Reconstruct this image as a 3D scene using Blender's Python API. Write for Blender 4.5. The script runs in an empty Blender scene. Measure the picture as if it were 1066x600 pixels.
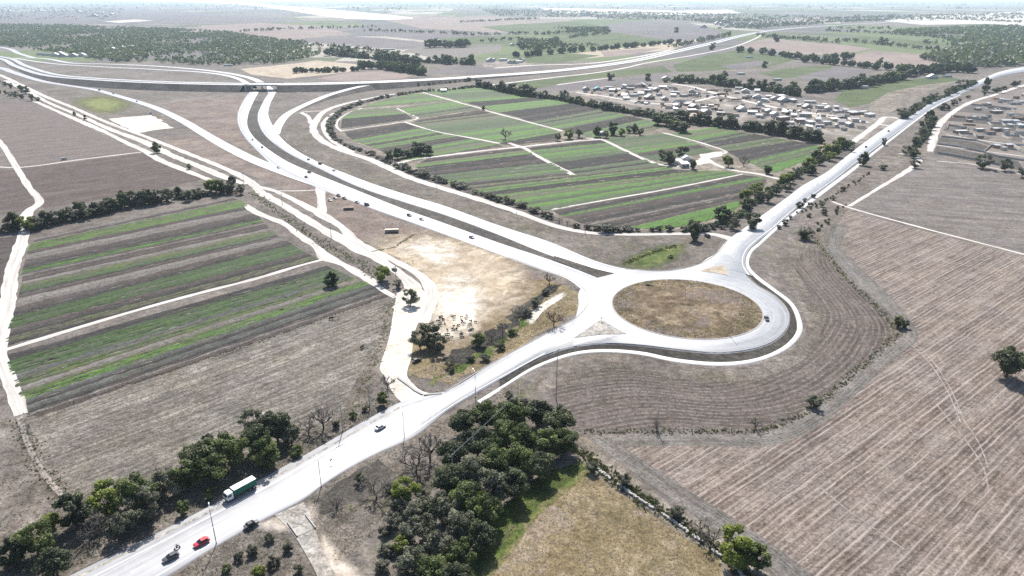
import bpy, bmesh, math, random
import numpy as np
from mathutils import Vector, Matrix
from mathutils.geometry import tessellate_polygon

random.seed(7)
rng = np.random.default_rng(7)
SC = bpy.context.scene
COL = SC.collection

# ------------------------------------------------------------------ camera
PW, PH, FPX = 1066.0, 600.0, 733.0
PITCH = math.radians(22.4)
CAMH = 140.0
CP, SP = math.cos(PITCH), math.sin(PITCH)
cam_d = bpy.data.cameras.new('camera')
cam_d.sensor_fit = 'HORIZONTAL'
cam_d.sensor_width = 36.0
cam_d.lens = FPX / PW * 36.0
cam_d.clip_start = 1.0
cam_d.clip_end = 120000.0
cam = bpy.data.objects.new('camera', cam_d)
COL.objects.link(cam)
cam.location = (0, 0, CAMH)
cam.rotation_euler = (math.pi / 2 - PITCH, 0, 0)
SC.camera = cam

# ------------------------------------------------------------------ sky, sun, exposure
SUN_EL, SUN_AZ = math.radians(47), math.radians(-4)
world = bpy.data.worlds.new('World')
SC.world = world
world.use_nodes = True
wn = world.node_tree
wn.nodes.clear()
sky = wn.nodes.new('ShaderNodeTexSky')
sky.sky_type = 'NISHITA'
sky.sun_disc = False
sky.sun_elevation = SUN_EL
sky.sun_rotation = SUN_AZ
sky.altitude = 300
sky.air_density = 1.0
sky.dust_density = 2.0
bg = wn.nodes.new('ShaderNodeBackground')
bg.inputs[1].default_value = 0.10
wo = wn.nodes.new('ShaderNodeOutputWorld')
wn.links.new(sky.outputs[0], bg.inputs[0])
wn.links.new(bg.outputs[0], wo.inputs[0])
sun_d = bpy.data.lights.new('sun', 'SUN')
sun_d.energy = 4.6
sun_d.angle = math.radians(0.5)
sun_d.color = (1.0, 0.955, 0.89)
sun = bpy.data.objects.new('sun', sun_d)
COL.objects.link(sun)
sdir = Vector((-math.sin(SUN_AZ) * math.cos(SUN_EL), -math.cos(SUN_AZ) * math.cos(SUN_EL), -math.sin(SUN_EL)))
sun.rotation_euler = sdir.to_track_quat('-Z', 'Y').to_euler()
sun.location = (0, 200, 400)
SC.view_settings.view_transform = 'Standard'
SC.view_settings.look = 'None'
SC.view_settings.exposure = 0.85
SC.view_settings.gamma = 1.0
SC.view_settings.use_curve_mapping = False
SC.render.engine = 'CYCLES'
cy = SC.cycles
cy.max_bounces = 5
cy.diffuse_bounces = 2
cy.glossy_bounces = 2
cy.transmission_bounces = 3
cy.transparent_max_bounces = 6
cy.volume_bounces = 1
cy.use_denoising = False
cy.sample_clamp_indirect = 6.0
try:
    cy.denoiser = 'OPENIMAGEDENOISE'
    cy.denoising_input_passes = 'RGB_ALBEDO_NORMAL'
except Exception:
    pass

# ------------------------------------------------------------------ pixel -> ground
def G(x, y, z=0.0):
    dx = (x - PW / 2) / FPX
    dy = (PH / 2 - y) / FPX
    k = (CAMH - z) / max(SP - dy * CP, 1e-4)
    return Vector((dx * k, (CP + dy * SP) * k, z))

def proj(p):
    u = CAMH - p[2]
    d = p[1] * CP + u * SP
    return (PW / 2 + FPX * p[0] / d, PH / 2 - FPX * (p[1] * SP - u * CP) / d)

def top_h(base, ytop):
    dy = (PH / 2 - ytop) / FPX
    return CAMH - base[1] * (SP - dy * CP) / (CP + dy * SP)

def mpp(x, y):
    return (G(x + 1, y) - G(x, y)).length

# ------------------------------------------------------------------ materials
def rgb(c):
    return (c[0], c[1], c[2], 1.0)

class NT:
    def __init__(s, name):
        s.m = bpy.data.materials.new(name)
        s.m.use_nodes = True
        s.t = s.m.node_tree
        s.t.nodes.clear()
        s.out = s.n('ShaderNodeOutputMaterial')
    def n(s, typ, **kw):
        nd = s.t.nodes.new(typ)
        for k, v in kw.items():
            setattr(nd, k, v)
        return nd
    def l(s, a, b):
        s.t.links.new(a, b)
    def val(s, node, i, v):
        node.inputs[i].default_value = v
    def math(s, op, a, b=None, c=None, clamp=False):
        nd = s.n('ShaderNodeMath', operation=op, use_clamp=clamp)
        for i, v in enumerate((a, b, c)):
            if v is None:
                continue
            if isinstance(v, (int, float)):
                nd.inputs[i].default_value = v
            else:
                s.l(v, nd.inputs[i])
        return nd.outputs[0]
    def mix(s, f, a, b, blend='MIX'):
        nd = s.n('ShaderNodeMix', data_type='RGBA', blend_type=blend)
        for sock, v in ((nd.inputs[0], f), (nd.inputs[6], a), (nd.inputs[7], b)):
            if isinstance(v, (int, float)):
                sock.default_value = v
            elif isinstance(v, tuple):
                sock.default_value = rgb(v)
            else:
                s.l(v, sock)
        return nd.outputs[2]
    def noise(s, co, scale, detail=4, rough=0.55, dist=0.0):
        nd = s.n('ShaderNodeTexNoise')
        nd.inputs['Scale'].default_value = scale
        nd.inputs['Detail'].default_value = detail
        nd.inputs['Roughness'].default_value = rough
        nd.inputs['Distortion'].default_value = dist
        s.l(co, nd.inputs['Vector'])
        return nd.outputs[0]
    def ramp(s, f, stops, interp='LINEAR'):
        nd = s.n('ShaderNodeValToRGB')
        nd.color_ramp.interpolation = interp
        e = nd.color_ramp.elements
        while len(e) < len(stops):
            e.new(0.5)
        for i, (p, c) in enumerate(stops):
            e[i].position = p
            e[i].color = rgb(c) if isinstance(c, tuple) else (c, c, c, 1)
        s.l(f, nd.inputs[0])
        return nd.outputs[0]
    def stretch(s, f, a, b):
        nd = s.n('ShaderNodeMapRange')
        s.l(f, nd.inputs[0])
        nd.inputs[1].default_value = a
        nd.inputs[2].default_value = b
        return nd.outputs[0]
    def bsdf(s, col, rough=0.9, spec=0.3, bump=None, bstr=0.3, bdist=0.2):
        b = s.n('ShaderNodeBsdfPrincipled')
        if isinstance(col, tuple):
            b.inputs['Base Color'].default_value = rgb(col)
        else:
            s.l(col, b.inputs['Base Color'])
        if isinstance(rough, (int, float)):
            b.inputs['Roughness'].default_value = rough
        else:
            s.l(rough, b.inputs['Roughness'])
        b.inputs['Specular IOR Level'].default_value = spec
        if bump is not None:
            bp = s.n('ShaderNodeBump')
            bp.inputs['Strength'].default_value = bstr
            bp.inputs['Distance'].default_value = bdist
            s.l(bump, bp.inputs['Height'])
            s.l(bp.outputs[0], b.inputs['Normal'])
        s.l(b.outputs[0], s.out.inputs[0])
        return b
    def objco(s):
        return s.n('ShaderNodeTexCoord').outputs['Object']
    def uv(s):
        return s.n('ShaderNodeTexCoord').outputs['UV']
    def scaleco(s, co, v):
        nd = s.n('ShaderNodeMapping')
        nd.inputs['Scale'].default_value = v
        s.l(co, nd.inputs[0])
        return nd.outputs[0]

def grain(t, co, col, n3, amt, hue=None):
    """fine light and dark speckle, with a drift of hue"""
    ga, gb = t.noise(co, 1.15, 2, 0.7), t.noise(co, 0.42, 3, 0.7)
    g = t.stretch(t.math('ADD', t.math('MULTIPLY', n3, 0.25), t.math('ADD', t.math('MULTIPLY', ga, 0.4), t.math('MULTIPLY', gb, 0.35))), 0.38, 0.62)
    k = t.n('ShaderNodeCombineColor')
    v = t.math('ADD', 1.0 - amt, t.math('MULTIPLY', g, 2 * amt))
    for i in range(3):
        t.l(v, k.inputs[i])
    col = t.mix(1.0, col, k.outputs[0], 'MULTIPLY')
    if hue:
        hm = t.stretch(t.noise(co, 0.045, 4, 0.7, 1.0), 0.42, 0.62)
        col = t.mix(t.math('MULTIPLY', hm, 0.55), col, t.mix(1.0, col, hue, 'MULTIPLY'))
    return col

def earth(name, dark, mid, light, big=0.012, med=0.09, fine=0.9, patch=None, rough=0.95, bump=0.5, contrast=1.0, spec=0.15, amt=0.55, gain=0.74, hue=(1.07, 1.0, 0.90)):
    """mottled soil or dry grass in world space"""
    dark, mid, light = [tuple(x * gain for x in c) for c in (dark, mid, light)]
    t = NT(name)
    co = t.objco()
    n1 = t.noise(co, big, 5, 0.6, 0.6)
    n2 = t.noise(co, med, 6, 0.68, 0.6)
    n3 = t.noise(co, fine * 1.7, 3, 0.85)
    f = t.math('ADD', t.math('MULTIPLY', n1, 0.4), t.math('MULTIPLY', n2, 0.6))
    w = 0.13 / contrast
    col = t.ramp(t.stretch(f, 0.5 - w, 0.5 + w), [(0.0, dark), (0.5, mid), (1.0, light)])
    if patch:
        pc, psc, lo, hi = patch
        pm = t.stretch(t.noise(co, psc, 6, 0.72, 0.8), lo, hi)
        col = t.mix(t.math('MULTIPLY', pm, 0.8, clamp=True), col, tuple(x * gain for x in pc))
    col = grain(t, co, col, n3, amt, hue)
    t.bsdf(col, rough, spec, n3, bump, 0.2)
    return t.m

def rows(name, dark, mid, light, period=1.0, line=None, lstr=0.5, wob=0.25, med=0.08, fine=1.2, tram=None, bump=0.4, along=0.06, amt=0.55, gain=0.74, hue=(1.06, 1.0, 0.90)):
    """tilled land: rows run along u of the UV map (metres)"""
    dark, mid, light = [tuple(x * gain for x in c) for c in (dark, mid, light)]
    t = NT(name)
    uv = t.uv()
    co = t.objco()
    n1 = t.noise(co, med, 5, 0.62, 0.5)
    st = t.noise(t.scaleco(uv, (along, 0.9, 1)), 1.0, 4, 0.65)
    bd = t.noise(t.scaleco(uv, (0.006, 0.13, 1)), 1.0, 4, 0.7)
    n3 = t.noise(co, fine * 1.6, 3, 0.85)
    f = t.math('ADD', t.math('MULTIPLY', n1, 0.3), t.math('ADD', t.math('MULTIPLY', st, 0.38), t.math('MULTIPLY', bd, 0.32)))
    col = t.ramp(t.stretch(f, 0.40, 0.60), [(0.0, dark), (0.5, mid), (1.0, light)])
    sep = t.n('ShaderNodeSeparateXYZ')
    t.l(uv, sep.inputs[0])
    wv = t.math('ADD', sep.outputs[1], t.math('MULTIPLY', t.math('SUBTRACT', t.noise(co, 0.05, 3), 0.5), wob * 6))
    def comb(per, ph, pw):
        q = t.math('COSINE', t.math('MULTIPLY', t.math('SUBTRACT', wv, ph), 2 * math.pi / per))
        return t.math('POWER', t.math('MULTIPLY', t.math('ADD', q, 1.0), 0.5), pw)
    s1 = comb(period, 0.0, 1.0)
    if line:
        m1 = t.math('MULTIPLY', t.math('POWER', s1, 3.0), t.math('MULTIPLY', t.stretch(t.noise(co, 0.35, 4, 0.7), 0.36, 0.62), lstr), clamp=True)
        col = t.mix(m1, col, tuple(x * gain for x in line))
    col = grain(t, co, col, n3, amt, hue)
    if tram:
        per, tc, ts, pw = tram
        br = t.stretch(t.noise(t.scaleco(uv, (0.10, 0.25, 1)), 1.0, 4, 0.7), 0.34, 0.58)
        s2 = t.math('MAXIMUM', comb(per, 0.0, pw), t.math('MULTIPLY', comb(per, 1.9, pw), 0.7))
        gm_ = t.math('ADD', 0.6, t.math('MULTIPLY', t.stretch(n3, 0.3, 0.7), 0.5))
        col = t.mix(t.math('MULTIPLY', t.math('MULTIPLY', s2, t.math('MULTIPLY', br, gm_)), ts, clamp=True), col, tuple(x * gain for x in tc))
    hh = t.math('ADD', t.math('MULTIPLY', s1, 0.5), n3)
    t.bsdf(col, 0.95, 0.12, hh, bump, 0.2)
    return t.m

def road_mat(name, dark, mid, light, width=10.0, rough=0.55, spec=0.5, track=0.35):
    t = NT(name)
    uv = t.uv()
    co = t.objco()
    st = t.noise(t.scaleco(uv, (0.02, 0.55, 1)), 1.0, 4, 0.6)
    n2 = t.noise(co, 0.25, 5, 0.65)
    n3 = t.noise(co, 2.2, 3, 0.7)
    f = t.math('ADD', t.math('MULTIPLY', st, track), t.math('ADD', t.math('MULTIPLY', n2, 0.6 - track * 0.6), t.math('MULTIPLY', n3, 0.4 - track * 0.4)))
    col = t.ramp(t.stretch(f, 0.32, 0.68), [(0, dark), (0.5, mid), (1, light)])
    rg = t.math('ADD', rough - 0.1, t.math('MULTIPLY', n2, 0.2))
    t.bsdf(col, rg, spec, n3, 0.12, 0.05)
    return t.m

def plain(name, col, rough=0.6, spec=0.4, metal=0.0, var=0.12, sc=1.5):
    t = NT(name)
    co = t.objco()
    n = t.noise(co, sc, 4, 0.6)
    c = t.mix(n, tuple(x * (1 - var) for x in col), tuple(min(1, x * (1 + var)) for x in col))
    b = t.bsdf(c, rough, spec)
    b.inputs['Metallic'].default_value = metal
    return t.m

def leaf_mat(name, dark, mid, light, trans=0.25):
    t = NT(name)
    at = t.n('ShaderNodeAttribute', attribute_name='tint')
    oi = t.n('ShaderNodeObjectInfo')
    f = t.math('ADD', t.math('MULTIPLY', at.outputs['Fac'], 0.8), t.math('MULTIPLY', oi.outputs['Random'], 0.2))
    col = t.ramp(f, [(0.05, dark), (0.5, mid), (0.95, light)])
    b = t.bsdf(col, 0.6, 0.35)
    if trans:
        tr = t.n('ShaderNodeBsdfTranslucent')
        t.l(t.mix(1.0, col, (0.75, 1.0, 0.35), 'MULTIPLY'), tr.inputs[0])
        ms = t.n('ShaderNodeMixShader')
        ms.inputs[0].default_value = trans
        t.l(b.outputs[0], ms.inputs[1])
        t.l(tr.outputs[0], ms.inputs[2])
        t.l(ms.outputs[0], t.out.inputs[0])
    return t.m

M = {}
M['ground'] = earth('ground_mat', (0.10, 0.088, 0.08), (0.165, 0.146, 0.132), (0.25, 0.223, 0.203), patch=((0.125, 0.125, 0.07), 0.02, 0.56, 0.72))
M['verge'] = earth('verge_mat', (0.085, 0.075, 0.064), (0.155, 0.137, 0.12), (0.25, 0.22, 0.195), big=0.02, med=0.15, patch=((0.11, 0.115, 0.055), 0.035, 0.55, 0.7))
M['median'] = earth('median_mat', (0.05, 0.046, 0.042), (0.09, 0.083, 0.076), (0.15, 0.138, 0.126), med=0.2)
M['ditch'] = earth('ditch_mat', (0.025, 0.023, 0.02), (0.048, 0.044, 0.039), (0.09, 0.083, 0.073), med=0.25)
M['pink'] = earth('pink_soil_mat', (0.13, 0.102, 0.09), (0.20, 0.16, 0.14), (0.28, 0.232, 0.205), big=0.02, patch=((0.16, 0.15, 0.09), 0.03, 0.58, 0.72))
M['sand'] = earth('sand_mat', (0.30, 0.25, 0.19), (0.42, 0.36, 0.28), (0.56, 0.49, 0.40), big=0.03, med=0.12, fine=0.6, amt=0.25)
M['sandwhite'] = earth('pale_sand_mat', (0.44, 0.40, 0.35), (0.58, 0.54, 0.485), (0.72, 0.685, 0.64), big=0.04, med=0.15, fine=0.6, amt=0.2, gain=0.85)
M['drygrass'] = earth('dry_grass_mat', (0.115, 0.10, 0.08), (0.20, 0.175, 0.145), (0.36, 0.325, 0.275), big=0.02, med=0.11, fine=1.0, contrast=1.1, patch=((0.15, 0.15, 0.075), 0.03, 0.6, 0.75))
M['tangrass'] = earth('tan_grass_mat', (0.14, 0.112, 0.058), (0.225, 0.18, 0.105), (0.34, 0.285, 0.195), big=0.03, med=0.12, fine=1.1, patch=((0.30, 0.25, 0.22), 0.05, 0.52, 0.66))
M['island'] = earth('island_mat', (0.085, 0.062, 0.038), (0.165, 0.125, 0.08), (0.29, 0.235, 0.16), big=0.06, med=0.16, fine=0.9, contrast=1.25, patch=((0.175, 0.155, 0.155), 0.045, 0.50, 0.60), hue=(1.15, 1.0, 0.78))
M['lushgrass'] = earth('lush_grass_mat', (0.05, 0.075, 0.016), (0.085, 0.125, 0.025), (0.16, 0.17, 0.07), big=0.05, med=0.2, fine=1.4)
M['scrub'] = earth('scrub_mat', (0.09, 0.078, 0.068), (0.17, 0.147, 0.13), (0.28, 0.25, 0.225), big=0.03, med=0.14, patch=((0.10, 0.095, 0.06), 0.06, 0.55, 0.68))
M['meadow'] = earth('meadow_mat', (0.15, 0.13, 0.115), (0.205, 0.18, 0.16), (0.285, 0.25, 0.225), big=0.014, med=0.06, fine=0.7)
M['yard'] = earth('yard_mat', (0.14, 0.12, 0.105), (0.24, 0.215, 0.195), (0.42, 0.39, 0.36), big=0.02, med=0.09, fine=0.5)
M['gravel'] = earth('gravel_mat', (0.28, 0.26, 0.235), (0.40, 0.38, 0.35), (0.5, 0.48, 0.45), fine=1.5)
M['greenfar'] = earth('far_green_mat', (0.06, 0.085, 0.035), (0.09, 0.12, 0.05), (0.13, 0.15, 0.075), big=0.004, med=0.02, fine=0.2)
M['slatefar'] = earth('far_slate_mat', (0.12, 0.11, 0.115), (0.155, 0.14, 0.145), (0.19, 0.175, 0.175), big=0.004, med=0.02, fine=0.2)
M['pinkfar'] = earth('far_pink_mat', (0.21, 0.165, 0.15), (0.26, 0.21, 0.19), (0.31, 0.26, 0.23), big=0.004, med=0.02, fine=0.2)
M['palefar'] = earth('far_pale_mat', (0.45, 0.43, 0.39), (0.55, 0.53, 0.48), (0.65, 0.62, 0.58), big=0.004, med=0.02, fine=0.2)
# tilled land
M['dryrows'] = rows('dry_grass_rows_mat', (0.10, 0.09, 0.08), (0.175, 0.158, 0.14), (0.33, 0.305, 0.27), period=3.5, line=(0.36, 0.33, 0.29), lstr=0.35, wob=0.8, along=0.05, fine=1.2, amt=0.62, gain=0.72)
M['meadowrows'] = rows('meadow_rows_mat', (0.115, 0.105, 0.10), (0.185, 0.168, 0.158), (0.275, 0.25, 0.235), period=9.0, line=(0.27, 0.24, 0.22), lstr=0.3, wob=2.0, along=0.03, fine=0.8, amt=0.55, gain=0.68)
PURP = ((0.095, 0.08, 0.078), (0.145, 0.122, 0.115), (0.215, 0.185, 0.172))
M['soil'] = rows('soil_rows_mat', *PURP, period=1.1, line=(0.24, 0.21, 0.195), lstr=0.35, gain=0.40)
M['darksoil'] = rows('dark_soil_rows_mat', (0.06, 0.056, 0.055), (0.095, 0.09, 0.086), (0.15, 0.14, 0.13), period=1.0, line=(0.18, 0.17, 0.155), lstr=0.3, gain=0.38)
M['lightsoil'] = rows('light_soil_rows_mat', (0.13, 0.12, 0.11), (0.20, 0.185, 0.17), (0.30, 0.28, 0.26), period=1.2, line=(0.36, 0.34, 0.31), lstr=0.4, gain=0.58)
M['slate'] = rows('slate_rows_mat', (0.08, 0.084, 0.078), (0.115, 0.12, 0.11), (0.16, 0.165, 0.15), period=0.8, line=(0.19, 0.195, 0.175), lstr=0.25, gain=0.58)
M['brownfield'] = rows('brown_field_mat', (0.10, 0.078, 0.074), (0.15, 0.118, 0.11), (0.21, 0.175, 0.165), period=2.4, line=(0.23, 0.195, 0.18), lstr=0.4, along=0.03, gain=0.54)
M['brownlight'] = rows('brown_light_field_mat', (0.15, 0.125, 0.118), (0.205, 0.17, 0.16), (0.26, 0.225, 0.21), period=2.6, line=(0.29, 0.255, 0.235), lstr=0.35, along=0.03, gain=0.60)
M['stubble'] = rows('stubble_mat', (0.106, 0.083, 0.071), (0.182, 0.149, 0.130), (0.292, 0.249, 0.221), period=1.7, line=(0.36, 0.312, 0.275), lstr=0.6, wob=0.3, tram=(5.6, (0.50, 0.43, 0.385), 0.92, 44.0), along=0.04, fine=1.6, amt=0.6, gain=0.70)
M['contour'] = rows('contour_plough_mat', (0.10, 0.084, 0.074), (0.158, 0.132, 0.118), (0.235, 0.202, 0.182), period=2.6, line=(0.33, 0.29, 0.26), lstr=0.75, wob=0.3, along=0.05, fine=1.5, amt=0.6, gain=0.54)
# crops
def crop(name, dark, mid, light, soil=(0.062, 0.055, 0.05), cover=0.35, period=0.9):
    t = NT(name)
    uv = t.uv()
    co = t.objco()
    n1 = t.noise(co, 0.12, 5, 0.65)
    n3 = t.noise(co, 1.8, 4, 0.75)
    st = t.noise(t.scaleco(uv, (0.1, 1.1, 1)), 1.0, 3, 0.6)
    f = t.math('ADD', t.math('MULTIPLY', n1, 0.3), t.math('ADD', t.math('MULTIPLY', st, 0.3), t.math('MULTIPLY', n3, 0.4)))
    col = t.ramp(t.stretch(f, 0.33, 0.67), [(0, dark), (0.5, mid), (1, light)])
    gap = t.stretch(t.math('ADD', t.math('MULTIPLY', n3, 0.3), t.math('ADD', t.math('MULTIPLY', t.noise(co, 0.3, 5, 0.7), 0.4), t.math('MULTIPLY', t.noise(co, 0.06, 4, 0.6), 0.3))), cover + 0.1, cover - 0.06)
    col = t.mix(gap, col, soil)
    col = grain(t, co, col, n3, 0.4)
    t.bsdf(col, 0.8, 0.2, n3, 0.6, 0.3)
    return t.m
M['G'] = crop('bright_crop_mat', (0.018, 0.056, 0.004), (0.042, 0.112, 0.007), (0.092, 0.170, 0.020), cover=0.37)
M['K'] = crop('dark_crop_mat', (0.011, 0.027, 0.006), (0.021, 0.047, 0.009), (0.043, 0.073, 0.018), cover=0.39)
M['g'] = crop('dull_crop_mat', (0.014, 0.038, 0.006), (0.027, 0.065, 0.010), (0.056, 0.096, 0.022), cover=0.44)
M['y'] = crop('yellow_crop_mat', (0.028, 0.042, 0.009), (0.052, 0.072, 0.015), (0.10, 0.12, 0.038), cover=0.45)
# roads
M['asphalt'] = road_mat('worn_road_mat', (0.17, 0.175, 0.19), (0.28, 0.285, 0.295), (0.37, 0.37, 0.375), rough=0.5, spec=0.55, track=0.6)
M['concrete'] = road_mat('concrete_path_mat', (0.34, 0.335, 0.32), (0.46, 0.455, 0.44), (0.56, 0.555, 0.54), rough=0.6, spec=0.45, track=0.2)
M['dirt'] = road_mat('dirt_track_mat', (0.27, 0.245, 0.22), (0.43, 0.405, 0.375), (0.60, 0.575, 0.545), rough=0.9, spec=0.15, track=0.7)
M['kerb'] = plain('kerb_mat', (0.30, 0.29, 0.28), 0.8, 0.3)
M['paint'] = plain('road_paint_mat', (0.8, 0.8, 0.78), 0.6, 0.4, var=0.05)
M['slope'] = earth('embankment_mat', (0.07, 0.064, 0.06), (0.115, 0.105, 0.098), (0.17, 0.155, 0.14), big=0.01, med=0.06, fine=0.5)
# foliage
M['leaf_dark'] = leaf_mat('dark_leaf_mat', (0.018, 0.026, 0.012), (0.055, 0.069, 0.030), (0.17, 0.18, 0.09), 0.35)
M['leaf_green'] = leaf_mat('green_leaf_mat', (0.035, 0.05, 0.014), (0.09, 0.115, 0.032), (0.21, 0.235, 0.08), 0.4)
M['leaf_lime'] = leaf_mat('lime_leaf_mat', (0.11, 0.13, 0.022), (0.205, 0.235, 0.04), (0.32, 0.345, 0.085), 0.4)
M['leaf_grey'] = leaf_mat('grey_leaf_mat', (0.05, 0.052, 0.036), (0.135, 0.135, 0.095), (0.29, 0.28, 0.21), 0.35)
M['leaf_shrub'] = leaf_mat('shrub_leaf_mat', (0.035, 0.037, 0.026), (0.075, 0.076, 0.052), (0.15, 0.145, 0.105), 0.3)
M['twig'] = leaf_mat('twig_mat', (0.08, 0.07, 0.06), (0.14, 0.125, 0.105), (0.23, 0.205, 0.175), 0.0)
M['redtwig'] = leaf_mat('reddish_twig_mat', (0.08, 0.05, 0.038), (0.13, 0.08, 0.06), (0.19, 0.13, 0.10), 0.0)
M['leaf_wood'] = leaf_mat('wood_leaf_mat', (0.075, 0.082, 0.06), (0.125, 0.134, 0.092), (0.19, 0.20, 0.14), 0.35)
M['bark'] = plain('bark_mat', (0.07, 0.058, 0.046), 0.9, 0.2, var=0.35, sc=3)
M['tuft'] = leaf_mat('dry_tuft_mat', (0.13, 0.112, 0.085), (0.20, 0.175, 0.14), (0.30, 0.27, 0.215), 0.5)
M['weed'] = leaf_mat('weed_mat', (0.05, 0.05, 0.028), (0.10, 0.098, 0.055), (0.18, 0.17, 0.10), 0.5)
# built things
M['wall_white'] = plain('white_wall_mat', (0.50, 0.48, 0.45), 0.85, 0.3, var=0.15, sc=0.5)
M['wall_grey'] = plain('grey_wall_mat', (0.36, 0.34, 0.32), 0.85, 0.3, var=0.2, sc=0.5)
M['wall_brick'] = plain('brick_wall_mat', (0.30, 0.19, 0.14), 0.9, 0.2, var=0.2, sc=0.6)
M['wall_cream'] = plain('cream_wall_mat', (0.52, 0.47, 0.38), 0.85, 0.3, var=0.15, sc=0.5)
M['roof_white'] = plain('white_roof_mat', (0.55, 0.545, 0.53), 0.55, 0.4, var=0.12, sc=0.4)
M['roof_grey'] = plain('grey_roof_mat', (0.32, 0.31, 0.30), 0.6, 0.4, var=0.2, sc=0.4)
M['roof_zinc'] = plain('zinc_roof_mat', (0.44, 0.45, 0.46), 0.45, 0.5, 0.3, var=0.1, sc=0.4)
M['roof_blue'] = plain('blue_roof_mat', (0.06, 0.34, 0.52), 0.5, 0.4)
M['roof_brown'] = plain('brown_roof_mat', (0.22, 0.17, 0.14), 0.8, 0.3, var=0.2)
M['pane'] = plain('window_pane_mat', (0.03, 0.035, 0.04), 0.1, 0.6)
M['door'] = plain('door_mat', (0.12, 0.08, 0.055), 0.6, 0.3)
M['galv'] = plain('galvanised_steel_mat', (0.32, 0.33, 0.34), 0.45, 0.5, 0.6)
M['pole'] = plain('pole_mat', (0.16, 0.14, 0.125), 0.85, 0.2)
M['conpole'] = plain('concrete_pole_mat', (0.3, 0.29, 0.28), 0.85, 0.3)
M['lens'] = plain('lamp_lens_mat', (0.7, 0.7, 0.68), 0.3, 0.5)
M['cable'] = plain('cable_mat', (0.45, 0.46, 0.47), 0.4, 0.5, 0.7)
M['rubber'] = plain('rubber_mat', (0.015, 0.015, 0.016), 0.8, 0.3)
M['rim'] = plain('rim_mat', (0.4, 0.4, 0.42), 0.4, 0.5, 0.8)
M['glass'] = plain('car_glass_mat', (0.015, 0.018, 0.022), 0.06, 0.6)
M['headlamp'] = plain('headlamp_mat', (0.7, 0.7, 0.7), 0.15, 0.6)
M['taillamp'] = plain('tail_lamp_mat', (0.35, 0.02, 0.02), 0.25, 0.5)
M['chassis'] = plain('chassis_mat', (0.03, 0.03, 0.032), 0.7, 0.3)
def paint(name, c):
    t = NT(name)
    b = t.bsdf(c, 0.3, 0.5)
    b.inputs['Coat Weight'].default_value = 0.6
    b.inputs['Coat Roughness'].default_value = 0.08
    return t.m
for nm, c in (('black', (0.012, 0.012, 0.014)), ('charcoal', (0.05, 0.052, 0.056)), ('white', (0.72, 0.72, 0.71)), ('silver', (0.35, 0.36, 0.37)),
              ('red', (0.42, 0.012, 0.03)), ('blue', (0.025, 0.07, 0.22)), ('cabwhite', (0.8, 0.8, 0.78))):
    M['car_' + nm] = paint(nm + '_car_paint', c)
M['tarp'] = plain('green_tarp_mat', (0.012, 0.13, 0.085), 0.6, 0.3, var=0.2, sc=1.0)
M['tarptop'] = plain('pale_tarp_mat', (0.72, 0.73, 0.70), 0.6, 0.4, var=0.08, sc=1.0)
M['coat_dark'] = plain('dark_coat_mat', (0.03, 0.025, 0.02), 0.9, 0.2)
M['coat_white'] = plain('white_coat_mat', (0.6, 0.57, 0.52), 0.9, 0.2)
M['skin'] = plain('skin_mat', (0.35, 0.2, 0.14), 0.6, 0.3)
M['shirt'] = plain('shirt_mat', (0.08, 0.09, 0.13), 0.8, 0.2)
M['trousers'] = plain('trousers_mat', (0.03, 0.035, 0.05), 0.85, 0.2)
M['hair'] = plain('hair_mat', (0.015, 0.012, 0.01), 0.7, 0.3)
wt = NT('river_water_mat')
wtb = wt.bsdf((0.35, 0.40, 0.42), 0.35, 0.6)
M['water'] = wt.m

# ------------------------------------------------------------------ object helpers
def tag(o, label=None, cat=None, group=None, kind=None):
    if label: o['label'] = label
    if cat: o['category'] = cat
    if group: o['group'] = group
    if kind: o['kind'] = kind
    return o

def link(name, me, mat=None, parent=None, loc=None):
    o = bpy.data.objects.new(name, me)
    COL.objects.link(o)
    if mat is not None and me is not None and not me.materials:
        me.materials.append(mat)
    if parent is not None:
        o.parent = parent
    if loc is not None:
        o.location = loc
    return o

def empty(name, loc, rz=0.0, sc=1.0):
    o = bpy.data.objects.new(name, None)
    COL.objects.link(o)
    o.location = loc
    o.rotation_euler = (0, 0, rz)
    o.scale = (sc, sc, sc) if isinstance(sc, (int, float)) else sc
    o.empty_display_size = 1.0
    return o

def mesh_np(name, V, F, uv=None, smooth=False, tint=None):
    """V (n,3) array, F (m,k) int array with constant k"""
    V = np.asarray(V, dtype=np.float32)
    F = np.asarray(F, dtype=np.int32)
    me = bpy.data.meshes.new(name)
    n, (m, k) = len(V), F.shape
    me.vertices.add(n)
    me.vertices.foreach_set('co', V.ravel())
    me.loops.add(m * k)
    me.loops.foreach_set('vertex_index', F.ravel())
    me.polygons.add(m)
    me.polygons.foreach_set('loop_start', np.arange(0, m * k, k, dtype=np.int32))
    me.polygons.foreach_set('loop_total', np.full(m, k, dtype=np.int32))
    if smooth:
        me.polygons.foreach_set('use_smooth', np.ones(m, dtype=bool))
    if uv is not None:
        ul = me.uv_layers.new(name='UVMap')
        ul.data.foreach_set('uv', np.asarray(uv, dtype=np.float32)[F.ravel()].ravel())
    if tint is not None:
        a = me.attributes.new('tint', 'FLOAT', 'FACE')
        a.data.foreach_set('value', np.asarray(tint, dtype=np.float32))
    me.update(calc_edges=True)
    me.validate()
    return me

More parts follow.
